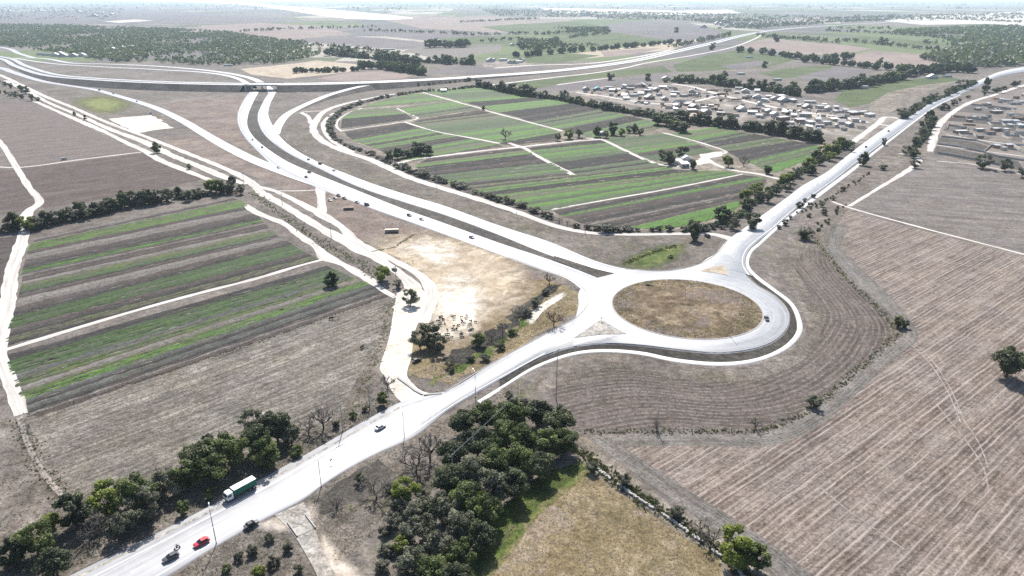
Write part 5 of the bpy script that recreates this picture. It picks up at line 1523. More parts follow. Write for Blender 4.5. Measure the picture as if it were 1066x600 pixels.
# --- single trees with an identity of their own
for k, x, y, h, lab, wd in [
    ('green', 162, 153, 11, 'lone spreading tree on the edge of the brown field beside the tracks', 0.9), ('dark', 77, 118, 6, 'small dark tree between the left dirt tracks', 0.8), ('dark', 88, 122, 7, 'small tree on the track verge left of the lone spreading tree', 0.8),
    ('grey', 197, 173, 5, 'grey bush between the dirt tracks below the lone spreading tree', 1.2), ('dark', 345, 289, 8.5, 'round dark tree alone in the left vegetable field', 1.2), ('lime', 397, 284, 9.5, 'round yellow green tree beside the dirt road bend', 1.0),
    ('grey', 414, 295, 5, 'grey bushes at the foot of the utility pole', 1.2), ('grey', 427, 309, 9, 'round grey green tree standing in the white dirt road', 1.0), ('grey', 437, 352, 10, 'left half of the large grey tree above the parked black car', 1.0),
    ('dark', 447, 349, 11, 'large dark crooked tree beside the flock', 1.0), ('grey', 455, 356, 9, 'grey tree right of the large crooked tree', 1.0), ('oakg', 499, 353, 6.5, 'small dense round green tree above the ditch', 1.0),
    ('bare', 512, 345, 8, 'leafless tree right of the small round green tree', 1.0), ('bare', 523, 341, 8, 'second leafless tree above the ditch', 1.0), ('bare', 473, 372, 6, 'leafless bush at the left end of the ditch', 1.1), ('shrub', 470, 385, 2.5, 'low bush at the left ditch bank', 1.0),
    ('grey', 468, 378, 4, 'grey bush on the ditch bank near the main road', 1.2), ('redbare', 577, 330, 9, 'reddish leafless tree in the corner by the roundabout', 1.1), ('bare', 572, 288, 8, 'bare tree at the ditch head beside the highway', 1.0),
    ('dark', 723, 240, 12, 'round black green tree on the triangle beside the frontage road', 0.95), ('grey', 722, 233, 9, 'grey tree behind the round black green tree', 1.1), ('shrubg', 698, 267, 1.8, 'green weed clump on the triangle verge', 1.6),
    ('bare', 526, 137, 16, 'big open grey tree in the middle of the vegetable fields', 1.0), ('lime', 593, 139, 11, 'bright yellow green tree by the white field track', 1.0), ('grey', 581, 142, 9, 'grey tree left of the bright yellow green tree', 1.0),
    ('grey', 603, 138, 10, 'grey tree right of the bright yellow green tree', 1.0), ('green', 621, 136, 13, 'green tree at the white yard in the fields', 0.9), ('dark', 638, 133, 15, 'tall dark tree right of the white yard', 0.85), ('grey', 631, 139, 9, 'low grey tree between the two yard trees', 1.0),
    ('lime', 647, 137, 9, 'small yellowish tree right of the tall dark one', 0.9), ('grey', 655, 134, 9, 'greyish tree in the middle of the field lane', 0.9), ('dark', 661, 133, 11, 'dark tree at the right of the field lane', 0.9), ('green', 667, 137, 8, 'last small tree of the field lane', 0.9),
    ('dark', 698, 163, 13, 'dark spreading tree at the left of the farmyard', 1.1), ('grey', 690, 160, 10, 'greyish tree on the farmyard\'s far left', 1.1), ('dark', 711, 158, 13, 'broad dark tree behind the farmyard', 1.1), ('dark', 722, 170, 9, 'small dark tree in front of the farmyard', 0.9),
    ('lime', 759, 167, 11, 'round bright yellow green tree right of the farmyard', 1.1), ('bare', 775, 165, 13, 'leafless tree beside the round yellow green tree', 1.0), ('dark', 503, 112, 6, 'small dark bush at the field path bend', 1.2),
    ('dark', 900, 164, 13, 'dark vase shaped tree beside the upper right road', 0.9), ('dark', 920, 174, 5, 'low dark bush right of the vase shaped tree', 1.6), ('grey', 953, 170, 8, 'umbrella shaped tree at the corner of the grey meadow', 1.2),
    ('grey', 945, 156, 9, 'grey green tree on the verge behind the meadow corner', 1.3), ('green', 952, 159, 9, 'rounded green tree beside the meadow corner', 1.2), ('dark', 921, 147, 8, 'dark small tree on the road edge beyond the vase shaped tree', 0.8),
    ('grey', 1025, 167, 13, 'wide grey tree on the far edge of the meadow', 1.3), ('grey', 1048, 171, 11, 'green grey tree right of the wide grey tree', 1.2), ('grey', 1066, 178, 10, 'grey tree cut by the right frame edge beyond the meadow', 1.2),
    ('oak', 1052, 376, 13, 'round dark tree alone in the stubble at the right frame edge', 1.0), ('dark', 1027, 87, 24, 'tall dark tree over the bend of the upper right road', 0.7), ('dark', 838, 243, 7, 'low dark bush between ditch and contour ploughed field', 1.5),
    ('bare', 841, 238, 9, 'twiggy bush beside the upper right road\'s ditch', 1.4), ('green', 936, 334, 5.5, 'bush at the corner of the contour ploughed field', 1.2), ('dark', 942, 337, 4, 'small dark bush beside the corner bush', 1.2), ('grey', 848, 417, 5, 'grey bush on the field boundary left of the stubble', 1.2),
    ('lime', 770, 569, 11.5, 'spreading olive green tree at the bottom beside the field wall', 0.85), ('green', 790, 580, 8, 'darker tree beside the spreading olive green one', 1.0), ('bare', 730, 545, 6, 'leafless bush on the field wall', 1.3), ('grey', 705, 532, 4, 'grey bush on the field wall', 1.3),
    ('grey', 650, 498, 4.5, 'bushy grey plant at the upper end of the field wall', 1.2), ('grey', 616, 486, 4, 'bush at the tip of the green margin', 1.3), ('bare', 740, 556, 7, 'second leafless bush on the field wall', 1.2),
    ('bare', 684, 441, 6, 'sapling on the ploughed field boundary', 0.8), ('bare', 788, 438, 6, 'thin bush on the ploughed field boundary further right', 1.0), ('shrubg', 676, 297, 1.6, 'green weed patch on the roundabout island\'s far side', 2.0), ('shrubg', 772, 328, 1.4, 'green weed patch at the island\'s right', 1.8),
    ('shrub', 505, 372, 3, 'bush on the ditch bank left of the leafless pair', 1.3), ('shrub', 520, 360, 3, 'bush on the ditch bank under the leafless pair', 1.3), ('shrubg', 534, 345, 3, 'green bush in the middle of the ditch bank', 1.3), ('shrub', 548, 326, 3.2, 'dark bush on the upper ditch bank', 1.4), ('grey', 558, 314, 5, 'grey bush near the ditch head', 1.3), ('shrub', 568, 304, 3, 'low bush at the ditch head', 1.3), ('shrub', 490, 372, 2.8, 'low dark bush right of the left ditch end', 1.3), ('bare', 540, 322, 7, 'twiggy bush on the upper ditch bank', 1.2),
    ('lime', 565, 430, 6, 'lime green crown at the end of the pale path below the main road', 1.0), ('shrub', 545, 418, 2.5, 'bush between the pale paths', 1.4), ('grey', 530, 412, 4, 'grey bush under the main road embankment', 1.2)]:
    plant(k, x, y, h, lab, wide=wd)
# farm lane pieces along the north-east road: green verge trees
ne = [('dark', 790, 231, 11), ('grey', 770, 234, 8), ('dark', 757, 224, 12), ('grey', 766, 228, 7), ('lime', 781, 204, 11), ('dark', 784, 214, 10), ('grey', 796, 205, 9), ('grey', 806, 206, 9), ('lime', 795, 197, 9), ('grey', 815, 198, 9), ('lime', 822, 188, 12), ('green', 829, 186, 9),
      ('dark', 806, 178, 8), ('grey', 836, 181, 9), ('grey', 826, 196, 7), ('lime', 849, 172, 12), ('dark', 851, 178, 9), ('dark', 860, 168, 9), ('lime', 866, 157, 12), ('green', 876, 158, 12), ('green', 856, 162, 10), ('lime', 880, 150, 12), ('green', 888, 152, 9), ('lime', 870, 164, 9), ('grey', 893, 157, 6)]
for i, (k, x, y, h) in enumerate(ne):
    plant(k, x - 6, y - 2, h, ordinal(i) + ' tree from the roundabout on the upper right road\'s left verge', group='trees left of the upper right road', wide=1.15)
ne2 = [(811, 236), (818, 231), (823, 226), (833, 213), (838, 208), (843, 212), (847, 204), (850, 214), (856, 212), (843, 224), (858, 220), (868, 206), (878, 196)]
for i, (x, y) in enumerate(ne2):
    plant(['shrub', 'dark', 'grey'][i % 3], x, y, random.uniform(2.5, 4.5), ordinal(i) + ' bush from the roundabout on the upper right road\'s right verge', 'shrub', 'bushes right of the upper right road', wide=1.2)
row([(939, 123), (950, 116), (962, 109), (980, 101), (1000, 93), (1014, 88)], 13, ['grey', 'grey', 'green'], (8, 12), 'the belt left of the far road bend', 'belt left of the far road bend', 4, 11, wide=1.2)
row([(953, 152), (960, 146), (966, 138), (970, 130), (972, 122)], 9, ['dark', 'grey', 'dark'], (9, 13), 'the dark belt between road and walled plots', 'belt between road and plots', 4, 12, end='near')
row([(985, 115), (1000, 106), (1012, 101), (1035, 97), (1050, 92), (1062, 88)], 9, ['grey', 'shrub'], (6, 9), 'the bushes between far road and plots', 'bushes by the plots', 4, 13)
# hedge around the oval field
OVAL = [(500, 90.5), (460, 95), (436, 96), (412, 100), (396, 103), (375, 108.5), (357, 115), (346, 126), (343, 136), (349, 146), (362, 152.5), (384, 161), (408, 171), (429, 180), (445, 185.5), (470, 193), (488, 199.5), (503, 204.5), (518, 209), (539, 214.5), (556, 220.5), (570, 227), (584, 232), (606, 238), (635, 241), (675, 241), (712, 240.5), (752, 238)]
row(OVAL, 150, ['shrub', 'shrub', 'shrub', 'grey', 'bare', 'shrub'], (2.8, 5.0), 'the hedge round the oval field', 'hedge round the oval field', 1.5, 21, end='far', wide=1.45)
row([(404, 167), (418, 165), (432, 162), (446, 161)], 9, ['dark', 'dark', 'grey'], (8, 12), 'the clump where field lane meets oval hedge', 'clump at the field lane', 1.5, 22)
# rows around the settlement
row([(500, 91), (520, 95), (540, 99), (556, 101)], 16, ['dark', 'tall', 'dark', 'green'], (10, 15), 'the tall row left of the settlement', 'tall row left of the settlement', 3, 31, wide=1.15)
row([(564, 102), (585, 105), (610, 110), (640, 116), (670, 121), (712, 127)], 32, ['dark', 'grey', 'dark', 'green', 'tall'], (8, 13), 'the row between far plots and settlement', 'row between plots and settlement', 3, 32, wide=1.15)
row([(700, 128), (740, 131), (780, 136), (820, 142), (855, 149)], 27, ['tall', 'dark', 'dark', 'tall'], (10, 14), 'the dark hedge below the settlement', 'dark hedge below the settlement', 2, 33, wide=1.25)
row([(685, 130), (700, 134), (712, 138)], 5, ['dark', 'green'], (10, 14), 'the dark clump joining the settlement hedges', 'clump at the hedge joint', 3, 34, wide=1.2)
row([(840, 97), (860, 95), (890, 91), (920, 86), (940, 83)], 24, ['far', 'far', 'farg'], (13, 19), 'the dark belt right of the settlement', 'dark belt beyond the settlement', 5, 35, wide=1.1)
row([(695, 86), (720, 87), (745, 88), (762, 91), (785, 93), (800, 95), (830, 100)], 26, ['far', 'farg', 'far'], (11, 17), 'the tree belt behind the settlement', 'belt behind the settlement', 6, 36, wide=1.1)
for x, y, h, lab in [(916, 64, 17, 'umbrella shaped tree alone on the pink far field'), (635, 79, 14, 'lone tree on the far green strip left of the settlement'), (675, 80, 12, 'round tree behind the blue roofed house'), (742, 48, 20, 'dark tree by the far highway curve'),
                     (754, 77, 14, 'dark tree pair left of the far green field'), (797, 67, 13, 'tree in the middle of the far green field'), (808, 39, 26, 'dark tree on the far highway junction'), (919, 42, 26, 'lone tree on the far right green field'), (704, 31, 22, 'lone tree on the slate coloured far field')]:
    plant('far', x, y, h, lab, wide=1.1)
row([(345, 58), (370, 60), (400, 63), (425, 66), (450, 66), (480, 67), (495, 68)], 34, ['far', 'farg', 'far'], (14, 22), 'the belt beyond the flyover\'s right half', 'belt beyond the flyover', 14, 41, wide=1.1)
row([(436, 90), (455, 88), (475, 86), (494, 84)], 12, ['shrub', 'grey'], (4, 7), 'the bushes at the foot of the flyover bank', 'bushes at the flyover bank', 2, 44)

# --- woods and tree lines too far to count
#UNDER
def far_wood(name, spec, label, mat, per=16):
    """spec: list of (x, y, height) feet; each becomes a ragged little crown in ONE mesh"""
    pts = np.array([(x, y, h) for x, y, h in spec])
    n = len(pts)
    m = n * per
    C = np.repeat(pts, per, axis=0)
    h = C[:, 2]
    d = rng.normal(size=(m, 3))
    d /= np.linalg.norm(d, axis=1)[:, None]
    rr = rng.uniform(0.45, 1.0, m)
    P = np.stack([C[:, 0] + d[:, 0] * h * 0.62 * rr, C[:, 1] + d[:, 1] * h * 0.62 * rr, h * 0.5 + d[:, 2] * h * 0.40 * rr], 1)
    nr_ = d + rng.normal(size=(m, 3)) * 0.6
    nr_ /= np.linalg.norm(nr_, axis=1)[:, None]
    a = np.cross(nr_, rng.normal(size=(m, 3)))
    a /= np.linalg.norm(a, axis=1)[:, None]
    b = np.cross(nr_, a)
    s = h * rng.uniform(0.16, 0.34, m)
    a *= s[:, None]
    b *= (s * 0.8)[:, None]
    V = np.stack([P - a, P - b, P + a, P + b], axis=1).reshape(-1, 3)
    tint = np.clip(np.repeat(rng.uniform(0.2, 0.8, n), per) + rng.normal(0, .12, m), 0, 1)
    o = link(name, mesh_np(name, V, np.arange(m * 4).reshape(-1, 4), tint=tint), M[mat])
    return tag(o, label, 'wood', kind='stuff')
def fill(pts, n, h):
    P = rand_in(pts, n)
    P = P[(np.sin(P[:, 0] * 0.011 + 1.3) * np.sin(P[:, 1] * 0.006 + P[:, 0] * 0.004) + rng.uniform(-0.5, 0.5, len(P))) > -0.55]
    return [(p[0], p[1], random.uniform(*h)) for p in P]
def lines(segs, sp, h, jit):
    out = []
    for s in segs:
        g = gp(s)
        n = max(2, int(plen(g) / sp))
        for p in resample(g, n):
            out.append((p[0] + random.uniform(-jit, jit), p[1] + random.uniform(-jit, jit), random.uniform(*h)))
    return out
def undergrowth(segs, sp, h, jit, label, mat='leaf_shrub', per=60):
    far_wood('undergrowth', lines(segs, sp, h, jit), label, mat, per)
undergrowth([[(500, 91), (520, 95), (540, 99), (556, 101)], [(564, 102), (585, 105), (610, 110), (640, 116), (670, 121), (712, 127)], [(700, 128), (740, 131), (780, 136), (820, 142), (855, 149)]], 3.5, (3, 6.5), 1.5, 'thick undergrowth joining the tree rows around the settlement', 'leaf_dark')
undergrowth([[(840, 97), (890, 91), (940, 83)], [(695, 86), (745, 88), (785, 93), (830, 100)], [(345, 58), (400, 63), (450, 66), (495, 68)]], 6, (5, 10), 4, 'undergrowth joining the far belts beyond the settlement', 'leaf_dark', 40)
undergrowth([[(748, 236), (768, 226), (790, 208), (815, 192), (840, 176), (862, 162), (885, 150)], [(940, 124), (962, 110), (1000, 94), (1016, 87)], [(952, 154), (964, 142), (971, 126)]], 2.6, (2, 4.5), 2.2, 'scrub joining the trees along the upper right road', 'leaf_wood', 70)
undergrowth([[(830, 222), (850, 214), (875, 200), (905, 182)], [(846, 246), (862, 226), (880, 214)]], 5, (1.0, 2.2), 2.5, 'low scrub right of the upper right road', 'leaf_shrub', 50)
BELTS = [([(945, 80), (965, 77), (990, 75), (1010, 76)], 14, (16, 24)),
         ([(840, 65), (870, 68), (905, 72), (935, 74), (950, 76)], 14, (12, 18)),
         ([(770, 55), (800, 57), (830, 62), (860, 63), (885, 61)], 14, (13, 19)),
         ([(312, 76), (330, 76), (350, 75), (372, 74)], 16, (8, 12)),
         ([(375, 72), (395, 72), (420, 75), (438, 78)], 18, (14, 20)),
         ([(540, 60), (560, 58), (590, 55), (605, 54)], 12, (12, 18)),
         ([(620, 54), (645, 51), (680, 48), (705, 45)], 16, (13, 18)),
         ([(445, 50), (455, 49.5), (470, 50), (485, 49)], 8, (20, 28))]
for pts_, n_, hh_ in BELTS:
    P_ = resample(gp(pts_), n_)
    EXTRA = globals().setdefault('EXTRA', [])
    EXTRA += [(p_[0] + random.uniform(-8, 8), p_[1] + random.uniform(-8, 8), random.uniform(*hh_)) for p_ in P_]
far_wood('tree_belt', EXTRA, 'scattered trees and belts on the hazy middle distance beyond the flyover', 'leaf_dark', 90)
WOOD = [(-120, 28), (40, 26), (120, 29), (190, 31), (235, 34), (300, 44), (345, 52), (325, 60), (290, 67), (230, 68.5), (150, 66), (112, 65), (75, 57), (40, 54), (20, 50), (-120, 42)]
far_wood('wood', fill(WOOD, 11000, (7, 13)), 'wide bushy wood beyond the flyover in the upper left', 'leaf_wood', 14)
far_wood('wood', fill([(960, 62), (1000, 52), (1040, 46), (1120, 40), (1120, 66), (1040, 70), (1010, 72), (985, 68)], 1500, (12, 20)), 'broken woodland beyond the road bend in the upper right', 'leaf_wood', 14)
far_wood('wood', fill([(930, 34), (1000, 30), (1066, 29), (1150, 30), (1150, 42), (1040, 48), (1010, 50), (960, 46), (1005, 42), (1005, 36), (950, 37)], 2600, (12, 22)), 'hazy woodland strip in the far upper right', 'leaf_wood', 10)
far_wood('wood', lines([[(700, 50), (760, 37)], [(800, 40), (830, 41), (880, 43), (960, 52), (1010, 58)], [(790, 38), (870, 46)], [(860, 33), (930, 36), (1000, 42)], [(866, 30), (930, 31)], [(860, 20), (920, 18), (1000, 21), (1066, 24)], [(500, 44), (540, 42), (560, 50)],
                        [(470, 37), (500, 37.5), (560, 36)], [(560, 52), (620, 48)], [(575, 30), (600, 31), (630, 32)], [(560, 37), (600, 34)], [(590, 40), (630, 36), (632, 33)], [(600, 33), (632, 34)], [(380, 33), (420, 34), (480, 36)], [(250, 34), (300, 31), (390, 29)], [(480, 24), (560, 20)], [(620, 20), (700, 21), (760, 24)],
                        [(640, 18), (780, 22)], [(770, 30), (840, 25), (920, 21.5)], [(300, 45), (345, 50), (400, 56)]], 16, (10, 18), 14), 'hazy hedge lines and tree belts crossing the far fields', 'leaf_shrub', 12)
far_wood('wood', fill([(540, 45), (580, 42), (590, 50), (560, 55), (540, 52)], 160, (10, 18)) + fill([(590, 33), (605, 31), (632, 31.5), (632, 35), (605, 36)], 420, (14, 20)), 'dark square plantation and copse in the far centre', 'leaf_dark', 12)
far_wood('wood', fill([(720, 21), (800, 20), (860, 25), (780, 31), (750, 28)], 900, (8, 16)) + fill([(500, 10), (700, 14), (860, 18), (1066, 14), (1066, 20), (860, 24), (700, 20), (520, 18)], 2600, (10, 20)) + fill([(-60, 6), (130, 10), (120, 20), (-60, 22)], 1200, (8, 14)), 'faint trees among the hazy towns near the horizon', 'leaf_shrub', 8)
far_wood('wood', fill([(-500, 1.5), (1500, 1.5), (1500, 12), (-500, 12)], 6000, (20, 45)), 'dim tree belts dissolving in haze at the horizon', 'leaf_shrub', 4)
#PART4
# ================================================================== BUILDINGS
HM = {}
def house_mesh(w, d, h, style):
    key = (w, d, h, style)
    if key in HM:
        return HM[key]
    wall = MB().box((0, 0, h / 2), (w, d, h)).mesh('wall')
    rf = MB()
    if style == 'flat':
        rf.box((0, 0, h + 0.12), (w + 0.3, d + 0.3, 0.24))
        for sx, sy, lx, ly in ((0, 1, w + .3, .2), (0, -1, w + .3, .2), (1, 0, .2, d - .12), (-1, 0, .2, d - .12)):
            rf.box((sx * (w / 2 + .05), sy * (d / 2 + .05), h + 0.40), (lx, ly, 0.32))
    elif style == 'shed':
        rf.add([(-w / 2 - .3, -d / 2 - .3, h + .05), (w / 2 + .3, -d / 2 - .3, h + .05), (w / 2 + .3, d / 2 + .3, h + .9), (-w / 2 - .3, d / 2 + .3, h + .9), (-w / 2 - .3, -d / 2 - .3, h + .2), (w / 2 + .3, -d / 2 - .3, h + .2), (w / 2 + .3, d / 2 + .3, h + 1.05), (-w / 2 - .3, d / 2 + .3, h + 1.05)],
               [(0, 3, 2, 1), (4, 5, 6, 7), (0, 1, 5, 4), (1, 2, 6, 5), (2, 3, 7, 6), (3, 0, 4, 7)])
    else:
        rf.prism([(-w / 2 - .35, h), (w / 2 + .35, h), (w / 2 + .35, h + .12), (0, h + w * 0.26), (-w / 2 - .35, h + .12)], -d / 2 - .35, d / 2 + .35)
    roof = rf.mesh('roof')
    door = MB().box((0, 0, 1.05), (1.0, 0.12, 2.1)).mesh('door')
    win = MB().box((0, 0, 0), (1.3, 0.12, 1.2)).mesh('window')
    fr = MB()
    for q in ((0, 0.68, 1.5, .12), (0, -0.68, 1.5, .12)):
        fr.box((q[0], 0, q[1]), (q[2], 0.18, q[3]))
    for q in (-0.7, 0.7):
        fr.box((q, 0, 0), (0.12, 0.18, 1.24))
    HM[key] = (wall, roof, door, win, fr.mesh('window_frame'))
    return HM[key]
MATCOPY = {}
def with_mat(me, mat):
    k = (me.name, mat.name)
    if k not in MATCOPY:
        c = me.copy()
        c.materials.clear()
        c.materials.append(mat)
        MATCOPY[k] = c
    return MATCOPY[k]
def house(x, y, w, d, h, rz, style, wallm, roofm, label, group=None, parts=True, name='house', z=0.05):
    p = G(x, y)
    root = empty(name, (p.x, p.y, z), rz)
    tag(root, label, 'house' if name == 'house' else name.replace('_', ' '), group)
    me = house_mesh(w, d, h, style)
    link('wall', with_mat(me[0], M[wallm]), None, root)
    link('roof', with_mat(me[1], M[roofm]), None, root)
    if parts:
        dr = link('door', with_mat(me[2], M['door']), None, root)
        dr.location = (-w * 0.12, -d / 2 - 0.03, 0)
        for k, xx in enumerate((-w * 0.34, w * 0.25)):
            wd = link('window', with_mat(me[3], M['pane']), None, root)
            wd.location = (xx, -d / 2 - 0.02, h * 0.55)
            f_ = link('frame', with_mat(me[4], M['wall_white']), None, wd)
    return root
R = random.Random(5)
STY = [('flat', 'roof_white'), ('flat', 'roof_grey'), ('shed', 'roof_zinc'), ('shed', 'roof_white'), ('gable', 'roof_grey'), ('gable', 'roof_white'), ('flat', 'roof_white'), ('flat', 'roof_brown')]
WL = ['wall_white', 'wall_grey', 'wall_brick', 'wall_cream']
CN = {'roof_white': 'white roofed', 'roof_grey': 'grey roofed', 'roof_zinc': 'zinc roofed', 'roof_brown': 'brown roofed', 'roof_blue': 'blue roofed'}
# settlement: named spots first
def sett(spots, what, group, parts=True, sc=1.0):
    for i, q in enumerate(spots):
        x, y = q[0], q[1]
        w = q[2] if len(q) > 2 else R.uniform(7, 12)
        st, rm = q[3] if len(q) > 3 else R.choice(STY)
        w, d, h = round(w * sc), round(R.uniform(6, 9) * sc), R.choice((2.8, 3.2, 3.6))
        house(x, y, w, d, h, R.choice((0.1, -0.25, 0.35, 1.3)) + R.uniform(-.1, .1), st, R.choice(WL), rm, CN[rm] + ' small house, ' + ordinal(i) + ' from the left ' + what, group, parts)
s1 = [(610, 94.5, 10), (622, 94, 10, ('gable', 'roof_blue')), (634, 92.5, 14, ('flat', 'roof_white')), (637, 95.5), (650, 91, 14, ('shed', 'roof_zinc')), (656, 93.5), (668, 90.5, 12), (674, 96, 14, ('flat', 'roof_white')), (690, 92.5, 12), (683, 95), (677, 94)]
s1.sort(key=lambda q: q[0])
sett(s1, 'in the settlement\'s far row', 'houses of the settlement')
s2 = [(650, 101, 12), (660, 100.5, 14, ('flat', 'roof_white')), (652, 104), (676, 103.5, 15, ('gable', 'roof_white')), (667, 99), (686, 100), (703, 98, 13, ('flat', 'roof_white')), (701, 101), (712, 101), (720, 97, 9), (692, 104.5)]
s2.sort(key=lambda q: q[0])
sett(s2, 'in the settlement\'s second row', 'houses of the settlement')
s3 = [(696, 113, 11), (704, 112), (715, 110, 9, ('flat', 'roof_white')), (722, 113, 12), (733, 114), (740, 111.5, 10), (720, 117, 12, ('shed', 'roof_zinc')), (735, 119, 12), (750, 120, 10, ('flat', 'roof_white')), (766, 121), (772, 116, 13, ('gable', 'roof_white')), (783, 119, 12), (795, 116),
      (790, 122, 14, ('flat', 'roof_white')), (806, 121), (800, 118), (815, 125, 16, ('flat', 'roof_white')), (818, 119), (826, 122), (838, 121.5, 15, ('flat', 'roof_white')), (833, 127, 12), (843, 129.5), (851, 126.5, 10, ('gable', 'roof_white')), (860, 130, 12), (853, 133), (842, 134, 14, ('shed', 'roof_white')), (868, 126), (876, 129, 12), (872, 124, 12),
      (884, 132), (890, 127)]
s3.sort(key=lambda q: q[0])
sett(s3, 'in the settlement\'s near rows', 'houses of the settlement')
s4 = [(757, 95, 13), (769, 93, 12, ('flat', 'roof_white')), (767, 97.5, 12), (776, 97, 13, ('gable', 'roof_white')), (788, 96, 10), (783, 101.5, 12), (789, 103, 16, ('gable', 'roof_white')), (800, 102), (796, 106), (813, 101.5, 13, ('shed', 'roof_white')), (815, 106.5, 16, ('gable', 'roof_white')), (806, 105), (825, 106.5), (843, 107.5, 16, ('flat', 'roof_white')), (840, 113, 14), (854, 113, 12), (858, 110.5, 12),
      (862, 115), (870, 113, 12, ('flat', 'roof_white')), (880, 116, 14, ('flat', 'roof_grey')), (888, 119.5, 14, ('shed', 'roof_zinc')), (898, 119, 14, ('flat', 'roof_white')), (905, 121.5, 12)]
s4.sort(key=lambda q: q[0])
sett(s4, 'in the rows beyond the settlement\'s main street', 'houses of the settlement')
HX = [proj((c_[0], c_[1], 0)) for c_ in rand_in([(606, 96), (640, 91), (690, 88), (740, 94), (800, 104), (870, 114), (905, 122), (890, 136), (850, 138), (800, 130), (720, 118.5), (660, 107)], 62)]
HX.sort()
for i, (x, y) in enumerate(HX):
    st, rm = R.choice([('flat', 'roof_grey'), ('shed', 'roof_zinc'), ('flat', 'roof_brown'), ('gable', 'roof_grey'), ('flat', 'roof_white')])
    house(x, y, R.choice((4, 5, 6)), R.choice((4, 5)), R.choice((2.3, 2.6)), R.uniform(-.4, .3), st, R.choice(WL), rm, CN[rm] + ' backyard shed, ' + ordinal(i) + ' from the left among the settlement\'s houses', 'backyard sheds of the settlement', False, 'shed')
WX = [proj((c_[0], c_[1], 0)) for c_ in rand_in([(606, 96), (640, 91), (690, 88), (740, 94), (800, 104), (870, 114), (905, 122), (890, 136), (850, 138), (800, 130), (720, 118.5), (660, 107)], 40)]
WX.sort()
def yard_wall(x, y, label):
    c = G(x, y)
    root = empty('yard_wall', (c.x, c.y, 0.05), -0.35 + R.uniform(-.1, .1))
    tag(root, label, 'wall', 'yard walls of the settlement')
    w, d = R.uniform(12, 20), R.uniform(14, 26)
    m = M[R.choice(['wall_brick', 'wall_grey', 'wall_white'])]
    MB().box((0, d / 2, 0.95), (w, 0.25, 1.9)).build('wall_panel', m, root)
    MB().box((-w / 2, -0.13, 0.95), (0.25, d, 1.9)).build('wall_panel', m, root)
    MB().box((w / 2, -0.13, 0.95), (0.25, d, 1.9)).build('wall_panel', m, root)
    return root
for i, (x, y) in enumerate(WX):
    yard_wall(x, y, 'three sided yard wall, ' + ordinal(i) + ' from the left in the settlement')
SX = [proj((c_[0], c_[1], 0)) for c_ in rand_in([(606, 96), (640, 91), (690, 88), (740, 94), (800, 104), (870, 114), (905, 122), (890, 136), (850, 138), (800, 130), (720, 118.5), (660, 107)], 45)]
SX.sort()
for i, (x, y) in enumerate(SX):
    plant(R.choice(['shrub', 'grey', 'dark']), x, y, R.uniform(2.6, 5.2), ordinal(i) + ' bush from the left among the settlement\'s yards', 'shrub', 'yard bushes of the settlement', 0.0, 1.2)
for x, y, w, rm, st, lab in [(970, 82, 20, 'roof_white', 'gable', 'long white roofed shed in the trees left of the far road'), (986, 80.5, 14, 'roof_zinc', 'flat', 'small white building right of the long roofed shed'), (780, 60.5, 16, 'roof_white', 'flat', 'white shed on the far green field\'s left'), (771, 78, 14, 'roof_white', 'flat', 'white shed on the near edge of the far green field'),
                             (809, 84, 14, 'roof_white', 'flat', 'white roof among the belt behind the settlement'), (693, 83.5, 14, 'roof_white', 'gable', 'pair house with white roof behind the settlement\'s left'), (625, 141, 8, 'roof_white', 'flat', 'white house at the yard in the vegetable fields'), (705, 171, 8, 'roof_grey', 'shed', 'grey roofed farm shed under the dark farmyard trees'),
                             (714, 168, 9, 'roof_white', 'gable', 'white roofed farmhouse in the farmyard'), (712, 174, 7, 'roof_zinc', 'shed', 'zinc roofed lean-to in front of the farmhouse'), (238, 69, 18, 'roof_white', 'flat', 'small white block by the road beyond the flyover'), (356, 48.5, 60, 'roof_white', 'flat', 'very long white shed in the belt beyond the flyover'),
                             (405, 52, 36, 'roof_white', 'flat', 'white roofed yard building right of the long shed'), (417, 61, 14, 'roof_white', 'flat', 'small white roof inside the belt beyond the flyover'), (462, 96, 9, 'roof_zinc', 'shed', 'pale greenish hut in the far tip of the oval field'), (899, 92, 14, 'roof_white', 'flat', 'white roof at the edge of the striped green field')]:
    house(x, y, w, 8 if w < 30 else 14, 3.4, 0.1, st, 'wall_white', rm, lab)
# roadside village left of the flyover and far villages
def village(spots, what, group, w=(9, 16), h=(3, 5)):
    for i, (x, y) in enumerate(sorted(spots)):
        st, rm = R.choice([('flat', 'roof_white'), ('gable', 'roof_white'), ('flat', 'roof_zinc'), ('gable', 'roof_grey')])
        house(x, y, round(R.uniform(*w)), round(R.uniform(8, 14)), R.choice(h), R.uniform(-.4, .4), st, 'wall_white', rm, CN[rm] + ' house, ' + ordinal(i) + ' from the left ' + what, group, parts=False)
village([(42, 57.5), (50, 58), (58, 59), (63, 57.5), (66, 59.5), (73, 58), (77, 59.5), (82, 57), (86, 59), (92, 60.5), (97, 58), (103, 59.5), (108, 60), (118, 53), (128, 51.5), (138, 50.5)], 'in the roadside village at the wood\'s near edge', 'roadside village', (14, 24), (4, 5))
village([(R.uniform(0, 20), R.uniform(11, 12.5)) for _ in range(7)] + [(R.uniform(32, 44), R.uniform(10, 13)) for _ in range(8)] + [(R.uniform(55, 90), R.uniform(11, 15)) for _ in range(10)] + [(R.uniform(88, 130), R.uniform(14, 20)) for _ in range(8)], 'in the far village in the upper left corner', 'far upper left village', (30, 60), (6, 8))
village([(R.uniform(500, 545), R.uniform(63, 67)) for _ in range(8)] + [(R.uniform(528, 560), R.uniform(46, 49)) for _ in range(8)], 'among the far farmhouses at the centre', 'far farmhouses', (10, 18), (4, 5))
